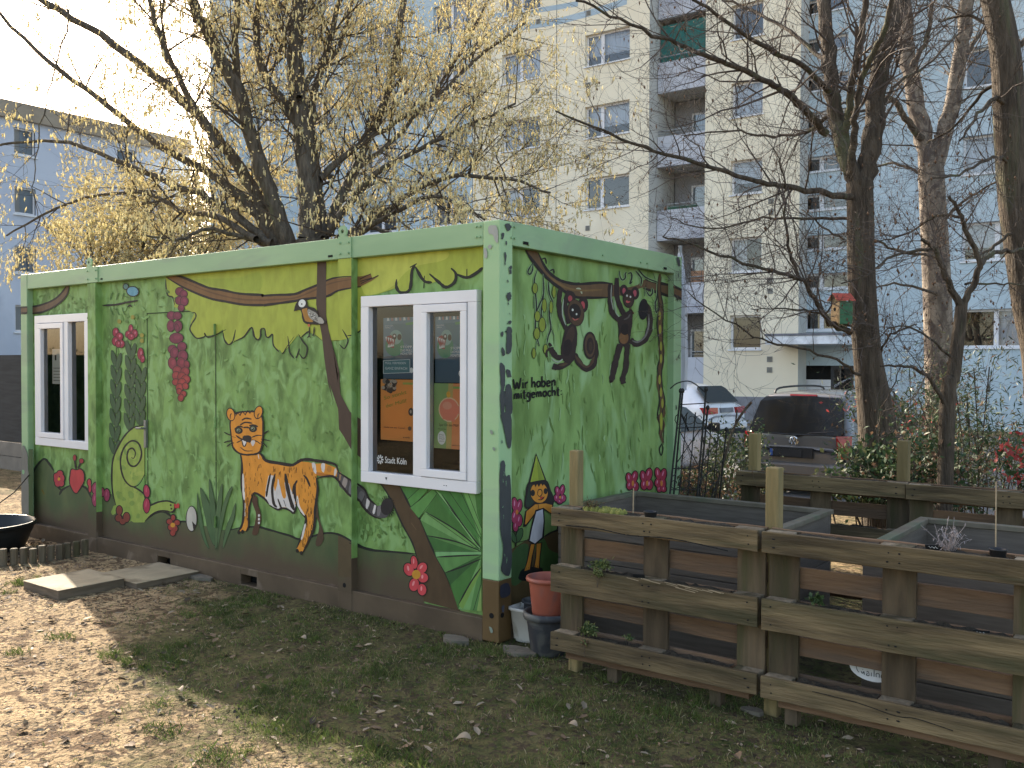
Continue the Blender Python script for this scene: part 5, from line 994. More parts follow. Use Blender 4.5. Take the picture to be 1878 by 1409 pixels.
# black tub and log edging at left
tc_ = on_z(0, 962, .30); tx, ty = -5.62, -.62
pot('round_tub', 'wide black mortar tub with a sunlit rim inside the log edging', (tx, ty, 0), .40, .49, .25, mat('black_rubber', (.012, .012, .013), (.02, .02, .02), scale=5, rough=.35), .03, .04)
ew = wood('edging_log', (.10, .08, .055), (.16, .125, .085), (3, 3, .4)); edge = thing('log_edging', 'curved row of half log palisades around the bed at left', 'garden edging', (-4.8, -.6, 0)); k = 0
path = crom([Vector((-4.66, -.03, 0)), Vector((-4.63, -.33, 0)), Vector((-4.64, -.56, 0)), Vector((-4.74, -.76, 0)), Vector((-4.95, -.98, 0)), Vector((-5.3, -1.18, 0)), Vector((-5.8, -1.28, 0))], 12); acc = 0; last = path[0]
for p in path[1:]:
    acc += (p-last).length; last = p
    if acc > .062: acc = 0; h = .135+random.uniform(-.015, .012)-.01*k/20; mb = MB(); mb.tube([Vector((p.x, p.y, -.05)), Vector((p.x, p.y, h-.006)), Vector((p.x, p.y, h))], [.032, .032, .027], 9, ew); mb.build('log', edge); k += 1
stk = thing('stick', 'thin dark stick leaning on the left corner of the container', 'stick', (-5.9, -.2, 0)); mb = MB(); mb.tube([Vector((-6.05, -.32, .28)), Vector((-5.92, -.14, .45)), Vector((-5.84, -.03, .62))], .006, 5, holem); mb.build('stem', stk)
# ---------------------------------------------------------------- wrought trellis
trm = mat('black_wrought_iron', (.012, .012, .012), (.022, .02, .019), scale=20, rough=.6); tre = thing('garden_trellis', 'black wrought iron trellis with scrolls leaning beside the far post', 'trellis', tuple(at(1285, 900, 6.9).to_2d())+(-.05,))
def leg(u0, v0, u1, v1, t0, t1):
    a, b = at(u0, v0, t0), at(u1, v1, t1); d = (b-a); k = (a.z+.05)/(a.z-b.z); return a, a+d*k
LEGS = [leg(1248.4, 719, 1229, 903, 6.9, 6.9), leg(1252, 719, 1236, 903, 7.12, 7.12), leg(1295, 716, 1279, 905, 6.85, 6.85), leg(1298, 750, 1283, 905, 7.0, 7.0), leg(1332, 790, 1320, 909, 7.25, 7.25)]
for a, b in LEGS: mb = MB(); mb.tube([a, b], .0075, 6, trm); mb.lathe(a, [(0, .03), (.012, .022), (.016, .008), (.012, -.006), (0, -.01)], 8, trm); mb.build('upright', tre)
def L_(i, f): return LEGS[i][0].lerp(LEGS[i][1], f)
for i, j, fs in ((0, 2, (.06, .17, .36, .46, .72, .98)), (2, 4, (.42, .52, .78)), (0, 1, (.05, .40, .75)), (2, 3, (.2, .42, .7))):
    for f in fs: mb = MB(); mb.tube([L_(i, f), L_(j, f-(.24 if j == 4 else 0))], .0042, 5, trm); mb.build('crossbar', tre)
mb = MB()
for i, j in ((0, 2), (2, 4)):
    of = -.24 if j == 4 else 0
    for g in (.33, .66): 
        a0, b0 = L_(i, .1), L_(j, .1+of if of == 0 else .0); a1, b1 = L_(i, .98), L_(j, .98+of); mb.tube([a0.lerp(b0, g), a1.lerp(b1, g)], .0045, 5, trm)
    for f0, f1, g0, g1 in ((.18, .34, .1, .9), (.34, .18, .1, .9), (.5, .7, .1, .9), (.7, .5, .1, .9)):
        mb.tube([L_(i, f0).lerp(L_(j, max(0, f0+of)), g0), L_(i, f1).lerp(L_(j, max(0, f1+of)), g1)], .004, 5, trm)
mb.build('inner_bars', tre)
for i, j in ((0, 2), (2, 4)):
    of = -.24 if j == 4 else 0
    for f in ((.10, .40, .50, .76) if j == 2 else (.45, .58)):
        for g in (.14, .5, .84):
            c = L_(i, f+.03).lerp(L_(j, max(0, f+.03+of)), g); X = (L_(j, f)-L_(i, f)).normalized(); Z = (LEGS[i][0]-LEGS[i][1]).normalized(); mb = MB(); sg = random.choice((-1, 1))
            pts = [c+X*(sg*(.012+.0035*q)*math.cos(q*.62))+Z*((.012+.0035*q)*math.sin(q*.62)) for q in range(13)]; mb.tube(pts, .0035, 4, trm); mb.build('scroll', tre)
mb = MB(); mb.tube(crom([at(1229, 713, 6.9), at(1242, 703, 6.9), at(1262, 699, 6.9), at(1277, 706, 6.9), at(1296, 722, 6.9)], 5), .005, 5, trm); mb.build('top_arch', tre)
# sign seen through the right pallet
sg = thing('round_sign', 'white round board with handwritten black letters behind the right pallet', 'sign', tuple(on_y(1600, 1226, -.085))); mb = MB(); c = on_y(1600, 1226, -.085); pl_ = mat('white_painted_board', (.56, .56, .56), rough=.7)
P = [c+Vector((.105*math.cos(2*math.pi*i/28), 0, .062*math.sin(2*math.pi*i/28))) for i in range(28)]; mb.poly(P, pl_); mb.poly([p+Vector((0, .006, 0)) for p in reversed(P)], pl_)
for i in range(28): mb.poly([P[i-1], P[i], P[i]+Vector((0, .006, 0)), P[i-1]+Vector((0, .006, 0))], pl_)
for s_ in ('-.075,.002 -.068,-.02 -.06,-.03', '-.05,-.022 -.045,-.032 -.038,-.022 -.036,-.036', '-.044,-.014 -.042,-.013', '-.026,-.022 -.018,-.018 -.014,-.036 -.026,-.036 -.022,-.026', '-.004,-.02 -.004,-.037', '.008,-.006 .008,-.037', '.018,-.036 .018,-.02 .03,-.02 .031,-.036', '.04,-.022 .052,-.02 .05,-.036 .04,-.035 .04,-.022', '.068,-.004 .06,-.032'):
    q = crom([c+Vector((a, -.002, b)) for a, b in (tuple(map(float, t_.split(','))) for t_ in s_.split())], 4); mb.tube(q, .0016, 4, ink)
mb.build('board', sg)
# ---------------------------------------------------------------- bird house on the leaning tree
bh = thing('bird_house', 'small bird house with red roof and green side on the leaning tree trunk', 'bird house', tuple(at(1543, 590, 7.9))); T8 = 8.32
A = Vector((BR.x, BR.y, 0)).normalized(); Bf = Vector((BF.x, BF.y, 0)).normalized(); rot = Matrix.Rotation(math.radians(14), 3, 'Z'); hx = rot @ A; hy = rot @ Bf; hz = Vector((0, 0, 1)); c = at(1545, 574, T8); red = mat('red_roof_paint', (.46, .085, .06), (.54, .11, .075), scale=8, rough=.6); grn = mat('green_side_paint', (.04, .15, .075), (.055, .18, .09), scale=8, rough=.6); pine = mat('pine_front', (.40, .26, .13), (.48, .33, .17), scale=6, stretch=(3, 3, .5), rough=.7)
mb = MB(); mb.obox(c, (hx, hy, hz), .064, .058, .10, grn); mb.build('side_panel', bh); mb = MB(); mb.obox(c-hx*.071, (hx, hy, hz), .006, .060, .10, pine); f = c-hx*.071
mb.poly([f-hy*.06+hz*.1, f+hy*.06+hz*.1, f+hz*.155], pine); mb.tube([c-hx*.0785+hz*.03, c-hx*.075+hz*.03], .017, 14, holem); mb.build('front_panel', bh)
mb = MB()
for sg_ in (-1, 1):
    d = (hy*sg_*.075-hz*.062); p0 = c+hz*.165; k = [p0-hx*.105, p0+hx*.08, p0+hx*.08+d, p0-hx*.105+d]; up = Vector((0, 0, .010)); mb.poly([q+up for q in k], red); mb.poly(list(reversed(k)), pine)
    for i in range(4): mb.poly([k[i-1], k[i], k[i]+up, k[i-1]+up], red)
mb.build('bird_house_roof', bh)
# ---------------------------------------------------------------- parked cars
rub = mat('tyre_rubber', (.018, .018, .018), rough=.8); rimm = mat('alloy_rim', (.35, .35, .36), rough=.35, metal=.8); lred = mat('red_lens', (.28, .012, .014), (.36, .02, .02), scale=8, rough=.15, coat=.6); trim = mat('black_trim', (.02, .02, .021), rough=.45); plate = mat('plate_white', (.6, .6, .6), rough=.5); chrome = mat('chrome', (.7, .7, .72), rough=.12, metal=1); cgl = mat('car_tinted_glass', (.012, .014, .016), (.016, .018, .02), rough=.06, spec=.35); cgb = mat('car_side_glass', (.03, .036, .038), (.04, .046, .048), rough=.04, spec=.8)
def car_paint(n, c, metal=.3): return mat(n, c, None, var=.04, scale=2, rough=.28, metal=metal, spec=.5, coat=.8, c3=mul(c, .8), s3=3, lo3=.6, hi3=.8)
def car(name, label, loc, rz, pm, L, W, H, st, glsl, rearwin):
    """st: stations from rear to front (y, z_bottom, z_belt, z_roof, half width, half roof width)"""
    r = thing(name, label, 'car', loc, None, rz); mb = MB(); k = 0; i = mb.m(pm); n = 18
    def ring(y, zb, ze, zr, w, wr):
        h = [(0, zb), (w*.8, zb), (w*.97, zb+.10), (w, zb+.3*(ze-zb)), (w*.995, ze-.10), (w*.965, ze), (wr+.02, max(ze+.005, zr-.10)), (wr-.05, max(ze+.008, zr-.02)), (wr*.5, max(ze+.01, zr-.002)), (0, max(ze+.01, zr))]
        return [(x, y, z) for x, z in h]+[(-x, y, z) for x, z in reversed(h[1:-1])]
    for s in st: mb.v += ring(*s)
    m = len(st)
    for j in range(m-1):
        for q in range(n): mb.f.append((j*n+q, j*n+(q+1) % n, (j+1)*n+(q+1) % n, (j+1)*n+q)); mb.mi.append(i)
    mb.f.append(tuple(range(n))); mb.mi.append(i); mb.f.append(tuple(reversed(range((m-1)*n, m*n)))); mb.mi.append(i)
    b = mb.build('body', r, smooth=True, local=True); sd = b.modifiers.new('sub', 'SUBSURF'); sd.levels = 2; sd.render_levels = 2
    def P(nm, pts, mt, thick=.012, nrm=None, par=None):
        q = MB(); V = [Vector(p) for p in pts]; nn = Vector(nrm).normalized() if nrm else (V[1]-V[0]).cross(V[2]-V[0]).normalized()
        q.poly([v+nn*thick for v in V], mt); q.poly([v-nn*.03 for v in reversed(V)], mt)
        for a in range(len(V)): q.poly([V[a-1]-nn*.03, V[a]-nn*.03, V[a]+nn*thick, V[a-1]+nn*thick], mt)
        return q.build(nm, par or r, local=True)
    for wy in (.85, L-.85):
        for sx in (-1, 1):
            q = MB(); x = sx*(W/2-.13)
            q.tube([Vector((x-sx*.10, wy, .31)), Vector((x+sx*.10, wy, .31))], .31, 28, rub); wo = q.build('wheel', r, local=True); q = MB(); q.tube([Vector((x+sx*.095, wy, .31)), Vector((x+sx*.112, wy, .31))], .21, 20, rimm); q.build('rim', wo, local=True)
    for sx in (-1, 1):
        for g in glsl:
            q = MB(); V = [Vector((sx*p[2], p[0], p[1])) for p in g]; V = V if sx > 0 else list(reversed(V)); nn = Vector((sx, 0, .25)).normalized(); q.poly([v+nn*.022 for v in V], cgb)
            for a in range(len(V)): q.poly([V[a-1]-nn*.05, V[a]-nn*.05, V[a]+nn*.022, V[a-1]+nn*.022], trim)
            q.build('side_window', r, local=True)
    if rearwin: P('rear_window', rearwin, cgl, .02, (0, -1, .35))
    return r, P
# dark grey minivan, rear towards us
gv = car_paint('slate_grey_paint', (.15, .145, .145), .35)
W, L = 1.80, 4.4
st = [(.03, .28, .70, .74, .82, .74), (.035, .26, .90, .94, .87, .78), (.05, .25, .93, 1.00, .89, .78), (.09, .25, .95, 1.06, .897, .77), (.22, .24, .97, 1.34, .90, .74), (.33, .24, .97, 1.56, .90, .715), (.38, .24, .97, 1.615, .90, .71), (.60, .24, .97, 1.635, .90, .705), (1.2, .24, .96, 1.655, .90, .705), (2.2, .24, .95, 1.655, .90, .70), (2.9, .24, .94, 1.58, .90, .66), (3.35, .24, .94, 1.14, .89, .66), (3.9, .26, .88, .98, .87, .6), (4.25, .30, .72, .80, .80, .55), (4.4, .36, .58, .62, .68, .5)]
gls = [[(.62, 1.02, .885), (1.12, 1.02, .888), (1.12, 1.53, .715), (.78, 1.52, .715)], [(1.20, 1.02, .888), (2.02, 1.02, .888), (2.02, 1.54, .715), (1.20, 1.54, .715)], [(2.10, 1.01, .888), (3.15, 1.0, .885), (2.55, 1.53, .71), (2.10, 1.54, .715)]]
VP_ = at(1356, 790, 15.4); vx = VP_.x+.93; vy = VP_.y
van, P = car('parked_car', 'dark grey minivan seen from behind with roof rails and red lights', (vx, vy, -.335), math.radians(-4), gv, L, W, 1.65, st, gls, [(-.79, .040, 1.03), (-.74, .022, .975), (0, .01, .955), (.74, .022, .975), (.79, .040, 1.03), (.70, .245, 1.47), (.62, .285, 1.55), (0, .285, 1.565), (-.62, .285, 1.55), (-.70, .245, 1.47)])
for sx in (-1, 1):
    lo = P('tail_light', [(sx*.885, .10, .98), (sx*.66, .02, .97), (sx*.69, .01, .63), (sx*.88, .06, .62)] if sx < 0 else [(sx*.66, .02, .97), (sx*.885, .10, .98), (sx*.88, .06, .62), (sx*.69, .01, .63)], lred, .03, (sx*.35, -1, 0))
    P('reverse_lens', [(sx*.70, .0, .83), (sx*.86, .055, .83), (sx*.86, .05, .76), (sx*.70, .0, .76)] if sx > 0 else [(sx*.86, .055, .83), (sx*.70, .0, .83), (sx*.70, .0, .76), (sx*.86, .05, .76)], mat('smoke_lens', (.20, .05, .04), rough=.2, coat=.5), .036, (sx*.35, -1, 0), lo)
    q = MB(); q.tube(crom([Vector((sx*.60, .55, 1.60)), Vector((sx*.60, .72, 1.685)), Vector((sx*.60, 1.6, 1.71)), Vector((sx*.60, 2.4, 1.69)), Vector((sx*.60, 2.6, 1.63))], 4), .018, 8, trim); q.build('roof_rail', van, local=True)
    q = MB(); q.obox((sx*.98, 3.0, 1.08), (Vector((1, 0, 0)), Vector((0, 1, 0)), Vector((0, 0, 1))), .09, .05, .07, gv); q.build('side_mirror', van, bevel=.03, local=True)
q = MB(); q.box(-.90, .90, -.07, .10, .30, .52, gv); q.build('bumper', van, bevel=.04, local=True); q = MB(); q.box(-.88, .88, -.06, .1, .22, .31, trim); q.build('bumper_skirt', van, bevel=.02, local=True)
P('plate_recess', [(-.42, -.005, .60), (.30, -.005, .60), (.30, .0, .76), (-.42, .0, .76)], trim, .02, (0, -1, .05)); np_ = P('number_plate', [(-.40, -.01, .615), (.13, -.01, .615), (.13, -.008, .725), (-.40, -.008, .725)], mat('dark_plate', (.03, .03, .032), rough=.4), .025, (0, -1, .05)); P('plate_band', [(-.40, -.012, .615), (-.355, -.012, .615), (-.355, -.01, .725), (-.40, -.01, .725)], mat('plate_blue', (.05, .1, .3), rough=.5), .028, (0, -1, .05), np_)
P('high_brake_light', [(-.22, .33, 1.565), (.22, .33, 1.565), (.22, .345, 1.59), (-.22, .345, 1.59)], lred, .035, (0, -1, .3))
q = MB(); q.tube([Vector((.0, .02, .93)), Vector((.25, .015, 1.0)), Vector((.62, .03, 1.03))], .011, 6, trim); q.build('wiper', van, local=True)
em = MB(); c = Vector((0, -.035, .865))
for rr in (.078,):
    for i in range(28):
        a, b_ = 2*math.pi*i/28, 2*math.pi*(i+1)/28
        em.poly([c+Vector((math.cos(a)*rr, 0, math.sin(a)*rr)), c+Vector((math.cos(b_)*rr, 0, math.sin(b_)*rr)), c+Vector((math.cos(b_)*.064, -.004, math.sin(b_)*.064)), c+Vector((math.cos(a)*.064, -.004, math.sin(a)*.064))], chrome)
for seq in (((-.026, .060), (-.004, .004), (.0, .010), (.004, .004), (.026, .060)), ((-.056, .032), (-.030, -.052), (-.006, -.006), (.0, -.012), (.006, -.006), (.030, -.052), (.056, .032))):
    for a, b_ in zip(seq[:-1], seq[1:]): em.tube([c+Vector((a[0], -.004, a[1])), c+Vector((b_[0], -.004, b_[1]))], .0075, 5, chrome)
em.build('badge', van, local=True)
# white SUV further back, rear left corner towards us
wp = car_paint('white_car_paint', (.70, .70, .72), 0)
st = [(.0, .42, .72, .78, .80, .66), (.03, .34, .92, 1.0, .90, .70), (.10, .32, 1.02, 1.10, .93, .68), (.20, .31, 1.04, 1.18, .94, .66), (.62, .30, 1.05, 1.50, .945, .60), (.95, .30, 1.04, 1.59, .945, .62), (1.6, .30, 1.02, 1.64, .945, .64), (2.5, .30, 1.0, 1.62, .945, .64), (3.0, .30, 1.0, 1.46, .94, .64), (3.5, .30, .99, 1.10, .93, .66), (4.2, .34, .90, 1.0, .88, .6), (4.65, .42, .72, .78, .74, .5)]
gls = [[(.86, 1.10, .925), (1.55, 1.08, .93), (1.55, 1.52, .72), (1.15, 1.50, .72)], [(1.62, 1.08, .93), (2.35, 1.06, .93), (2.35, 1.53, .72), (1.62, 1.53, .72)], [(2.43, 1.06, .93), (3.35, 1.05, .92), (2.75, 1.48, .72), (2.43, 1.52, .72)]]
sp = at(1332, 790, 24); suv, P = car('parked_car', 'white sport utility car behind the trellis with red tail light', (sp.x, sp.y, -.335), math.radians(80), wp, 4.65, 1.89, 1.64, st, gls, [(-.64, .09, 1.12), (.64, .09, 1.12), (.68, .14, 1.16), (.60, .46, 1.47), (.50, .52, 1.53), (-.50, .52, 1.53), (-.60, .46, 1.47), (-.68, .14, 1.16)])
for sx in (-1, 1): P('tail_light', [(sx*.92, .16, 1.0), (sx*.40, .05, .99), (sx*.40, .04, .84), (sx*.90, .10, .82)] if sx < 0 else [(sx*.40, .05, .99), (sx*.92, .16, 1.0), (sx*.90, .10, .82), (sx*.40, .04, .84)], lred, .085, (sx*.3, -1, .1))
P('number_plate', [(-.27, .03, .86), (.27, .03, .86), (.27, .05, .98), (-.27, .05, .98)], mat('blank_plate', (.18, .18, .19), rough=.5), .07, (0, -1, .1)); q = MB(); q.box(-.88, .88, -.03, .2, .30, .44, trim); q.build('bumper_skirt', suv, bevel=.03, local=True); q = MB(); q.box(-.91, .91, -.05, .15, .44, .62, wp); q.build('bumper', suv, bevel=.04, local=True)
# silver car beside the minivan
sv_ = car_paint('silver_white_paint', (.52, .52, .55), .1)
st = [(.0, .36, .66, .72, .78, .6), (.04, .28, .86, .92, .85, .64), (.5, .26, .92, 1.0, .87, .62), (.9, .25, .92, 1.34, .87, .56), (1.4, .25, .91, 1.44, .875, .56), (2.2, .25, .90, 1.45, .875, .57), (2.6, .25, .90, 1.36, .875, .57), (3.2, .25, .89, 1.0, .87, .62), (3.9, .28, .80, .88, .83, .55), (4.2, .36, .62, .66, .7, .45)]
gls = [[(.95, .97, .855), (1.5, .96, .86), (1.5, 1.36, .66), (1.2, 1.33, .65)], [(1.57, .96, .86), (2.15, .95, .86), (2.15, 1.38, .66), (1.57, 1.37, .66)], [(2.22, .95, .86), (3.12, .94, .85), (2.5, 1.33, .66), (2.22, 1.37, .66)]]
sp = at(1300, 778, 16.4); car3, P = car('parked_car', 'silver car parked beside the minivan, half hidden by the container and trellis', (sp.x-.87, sp.y-3.0, -.335), math.radians(0), sv_, 4.2, 1.75, 1.45, st, gls, None)
for sx in (-1, 1):
    q = MB(); q.obox((sx*.96, 3.02, .99), (Vector((1, 0, 0)), Vector((0, 1, 0)), Vector((0, 0, 1))), .10, .06, .075, trim); q.build('side_mirror', car3, bevel=.03, local=True)
    for y in (1.55, 2.35): q = MB(); q.obox((sx*.885, y, .80), (Vector((1, 0, 0)), Vector((0, 1, 0)), Vector((0, 0, 1))), .015, .09, .014, sv_); q.build('door_handle', car3, bevel=.008, local=True)
    q = MB(); q.box(sx*.80 if sx > 0 else -.885, sx*.885 if sx > 0 else -.80, .95, 3.3, .24, .34, trim); q.build('sill_trim', car3, local=True)
# ---------------------------------------------------------------- trees and shrubs
bark = mat('dark_bark', (.062, .05, .038), (.135, .112, .086), scale=9, detail=9, rough=.9, stretch=(2.5, 2.5, .5), bump=.9, bscale=26, bdist=.03, c3=(.10, .10, .06), s3=2, lo3=.6, hi3=.75)
bark2 = mat('brown_bark', (.052, .039, .028), (.118, .09, .064), scale=9, detail=9, rough=.9, stretch=(3, 3, .4), bump=1, bscale=26, bdist=.04, c3=(.11, .115, .06), s3=1.7, lo3=.56, hi3=.72)
barkp = mat('pale_flaky_bark', (.10, .078, .06), (.26, .212, .165), scale=7, detail=9, rough=.85, stretch=(1.5, 1.5, .8), bump=.7, bscale=30, bdist=.02, c3=(.08, .06, .05), s3=5, lo3=.5, hi3=.6)
twig = mat('twig_bark', (.05, .038, .028), (.095, .072, .052), scale=8, rough=.85)
twig2 = mat('grey_twig_bark', (.06, .045, .038), (.11, .085, .07), scale=8, rough=.85)
catk = mat('yellow_catkin', (.76, .68, .42), (.88, .81, .56), scale=14, rough=.8, trans=.6)
catk2 = mat('ochre_bud', (.68, .59, .36), (.84, .75, .50), scale=14, rough=.8, trans=.6)
dryl = mat('dry_brown_leaf', (.12, .07, .042), (.20, .122, .075), scale=10, rough=.8, trans=.3)
catk3 = mat('pale_straw_flower', (.70, .62, .38), (.84, .77, .54), scale=14, rough=.85, trans=.5)
R3 = lambda: Vector((random.gauss(0, 1), random.gauss(0, 1), random.gauss(0, 1)))
def bend(d, ang):
    a = d.cross(R3()).normalized(); return (Matrix.Rotation(ang, 3, a) @ d).normalized()
def grow(mb, p, d, L, r, lvl, P, tips):
    n = P['seg'][lvl]; pts = [p.copy()]; dd = d.copy(); rs = [r]
    for i in range(n):
        dd = (dd+R3()*P['wob'][lvl]+Vector((0, 0, P['grav'][lvl]))+P.get('pull', Vector((0, 0, 0)))*.1).normalized(); p = p+dd*(L/n); pts.append(p.copy()); rs.append(r*(1-.78*(i+1)/n))
    mb.tube(pts, rs, 3 if lvl > 0 else 4, P['mat'], cap=False)
    if lvl == len(P['seg'])-1: tips.append(pts); return
    for c in range(P['kids'][lvl]):
        f = random.uniform(.2, 1); i = min(n-1, int(f*n)); q = pts[i].lerp(pts[i+1], f*n-i if f < 1 else 1); e = (pts[i+1]-pts[i]).normalized()
        grow(mb, q, bend(e, math.radians(random.uniform(*P['ang']))), L*random.uniform(*P['len']), max(.0016, r*(1-.7*f)*.6), lvl+1, P, tips)
    grow(mb, pts[-1], dd, L*.6, rs[-1], lvl+1, P, tips)
def limb(mb, d, t0, t1, r0, r1, mt, sides=9, jit=.0):
    px = crom([Vector(tuple(map(float, q.split(',')))) for q in d.split()], 5); n = len(px); pts = []; rs = []
    for i, p in enumerate(px):
        f = i/(n-1); t = t0+(t1-t0)*f; pts.append(at(p.x, p.y, t)+R3()*jit); rs.append((r0+(r1-r0)*f)*random.uniform(.96, 1.05))
    mb.tube(pts, rs, sides, mt, cap=False); return pts, rs
def spawn(mb, pts, rs, P, n, tips, lo=.15, L=(.6, 1.4), rk=.45):
    m = len(pts)-1
    for i in range(n):
        f = random.uniform(lo, 1)*m; j = min(m-1, int(f)); q = pts[j].lerp(pts[j+1], f-j); e = (pts[j+1]-pts[j]).normalized(); r = rs[j]
        if to_px(q)[0] < 30 and random.random() < .8: continue
        grow(mb, q, bend(e, math.radians(random.uniform(25, 75))), random.uniform(*L)*(1.15-.5*f/m), min(.014, max(.004, r*rk)), 0, P, tips)
def hang(tips, parent, name, mt, per, Lr, wr, droop=True, keep=1.0):
    """catkins or leaves as small four sided drops, one mesh"""
    V, F = [], []
    for pts in tips:
        if random.random() > keep: continue
        for c in range(per):
            i = random.randrange(len(pts)-1); p = pts[i].lerp(pts[i+1], random.random()); L = random.uniform(*Lr); w_ = random.uniform(*wr); d = (Vector((0, 0, -1))+R3()*.18).normalized() if droop else R3().normalized()
            a = d.orthogonal().normalized(); b = d.cross(a); k = len(V); m_ = p+d*L*.45
            V += [p, m_+a*w_, m_+b*w_, m_-a*w_, m_-b*w_, p+d*L]
            F += [(k, k+1, k+2), (k, k+2, k+3), (k, k+3, k+4), (k, k+4, k+1), (k+5, k+2, k+1), (k+5, k+3, k+2), (k+5, k+4, k+3), (k+5, k+1, k+4)]
    if not V: return
    off = rootloc(parent); return big_mesh(name, np.array([tuple(v-off) for v in V]), np.array(F), [mt], None, parent)
# --- the catkin tree behind the container
hz = thing('catkin_tree', 'large multi stemmed tree hung with yellow catkins behind the container', 'tree', tuple(at(572, 671, 12.1).to_2d())+(0,))
mb = MB(); T0 = 12.1; base = hz.location
mb.tube([Vector((base.x, base.y, -.1)), at(572, 560, T0), at(568, 440, T0)], [.26, .2, .175], 12, bark, cap=False)
mb.tube([Vector((base.x+.35, base.y+.1, -.1)), at(600, 560, T0), at(592, 440, T0)], [.14, .1, .085], 10, bark, cap=False)
HZ = [('568,440 566,330 556,250 548,180 541,100 545,30 552,-60', 0, .4, .17, .10), ('592,440 582,350 574,260 575,180 600,90 630,-20', .1, .8, .085, .04), ('530,450 505,380 475,300 440,180 400,95 358,20 340,-30', .1, -.3, .13, .07), ('510,455 470,360 420,280 345,195 235,100 110,20 10,-45', .2, -1.6, .11, .04), ('520,460 460,380 390,320 285,262 180,180 60,90 -20,0', .1, -2.6, .09, .025), ('500,450 430,395 380,365 300,330 205,290 105,258 -10,268', 0, -1.8, .07, .02),
      ('600,430 625,360 645,320 692,222 722,120 742,-10', .1, 1.0, .085, .045), ('585,330 640,280 690,245 785,190 872,110 965,40', .1, 1.2, .055, .018), ('605,420 660,350 710,305 820,250 945,190', 0, -.6, .06, .016), ('620,445 700,392 800,332 905,325 1010,352', 0, -1.2, .055, .014), ('610,450 660,425 730,388 800,360 890,402', -.1, -2.2, .05, .014), ('560,250 520,190 482,130 470,50 482,-30', .1, .6, .08, .05), ('548,180 575,130 620,90 650,-10', 0, 1.5, .05, .03),
      ('470,440 400,400 330,385 250,350 130,372 10,432', -.2, -3.0, .055, .015), ('490,450 430,430 380,420 330,440 250,430', .2, -1.0, .04, .012), ('540,120 500,60 440,-10', .3, 2.0, .05, .03), ('440,180 430,90 440,-20', .2, -.4, .06, .04), ('400,270 330,150 290,60 270,-30', -.4, -.9, .05, .03), ('640,320 740,240 830,120 900,-10', .3, 2.2, .045, .02), ('620,440 650,420 690,420 745,440', .2, -.5, .05, .02), ('130,20 100,130 75,230 62,330 70,400', -1.5, -1.0, .013, .005)]
tips = []; mbt = MB(); HP = dict(seg=(5, 4, 3), kids=(6, 4), wob=(.13, .17, .22), grav=(.02, -.02, -.05), ang=(22, 60), len=(.35, .62), mat=twig)
for d, a, b, r0, r1 in HZ:
    b = abs(b)*.7 if d.split()[-1][0] in '-1' and b < -1.4 else b; pts, rs = limb(mb, d, T0+a, T0+b, r0*.88, r1*.85, bark, 8, .012); lft = float(d.split()[-1].split(',')[0]) < 150; n = int(sum((pts[i+1]-pts[i]).length for i in range(len(pts)-1))*(2.8 if lft else 7.0))
    spawn(mbt, pts, rs, HP, n, tips, .12, (.7, 1.7))
mb.build('trunk', hz, smooth=True); mbt.build('twigs', hz)
hang(tips, hz, 'catkins', catk, 2, (.06, .115), (.007, .011), True, .62); hang(tips, hz, 'buds', catk2, 3, (.018, .034), (.007, .012), False, .85)
# --- dense yellow shrub further back
hb = thing('catkin_shrub', 'dense ochre yellow flowering shrub behind the left part of the container roof', 'shrub', tuple(at(285, 671, 16.5).to_2d())+(0,))
mb = MB(); mbt = MB(); tips = []; HP2 = dict(HP, kids=(5, 4), len=(.4, .7))
for i in range(26):
    u = 285+random.uniform(-150, 170); v = random.uniform(300, 470)+abs(u-285)*.25; t = 16.5+random.uniform(-1.2, 1.2); e = at(u, v, t); s_ = Vector((hb.location.x+random.uniform(-.3, .3), hb.location.y+random.uniform(-.3, .3), 0)); pts = crom([s_, s_.lerp(e, .5)+R3()*.2, e], 6); rs = [.045-.035*q/len(pts) for q in range(len(pts))]; mb.tube(pts, rs, 5, bark, cap=False); spawn(mbt, pts, rs, HP2, 13, tips, .4, (.6, 1.3))
mb.build('trunk', hb); mbt.build('twigs', hb); hang(tips, hb, 'flowers', catk3, 5, (.03, .06), (.012, .024), False, .8)
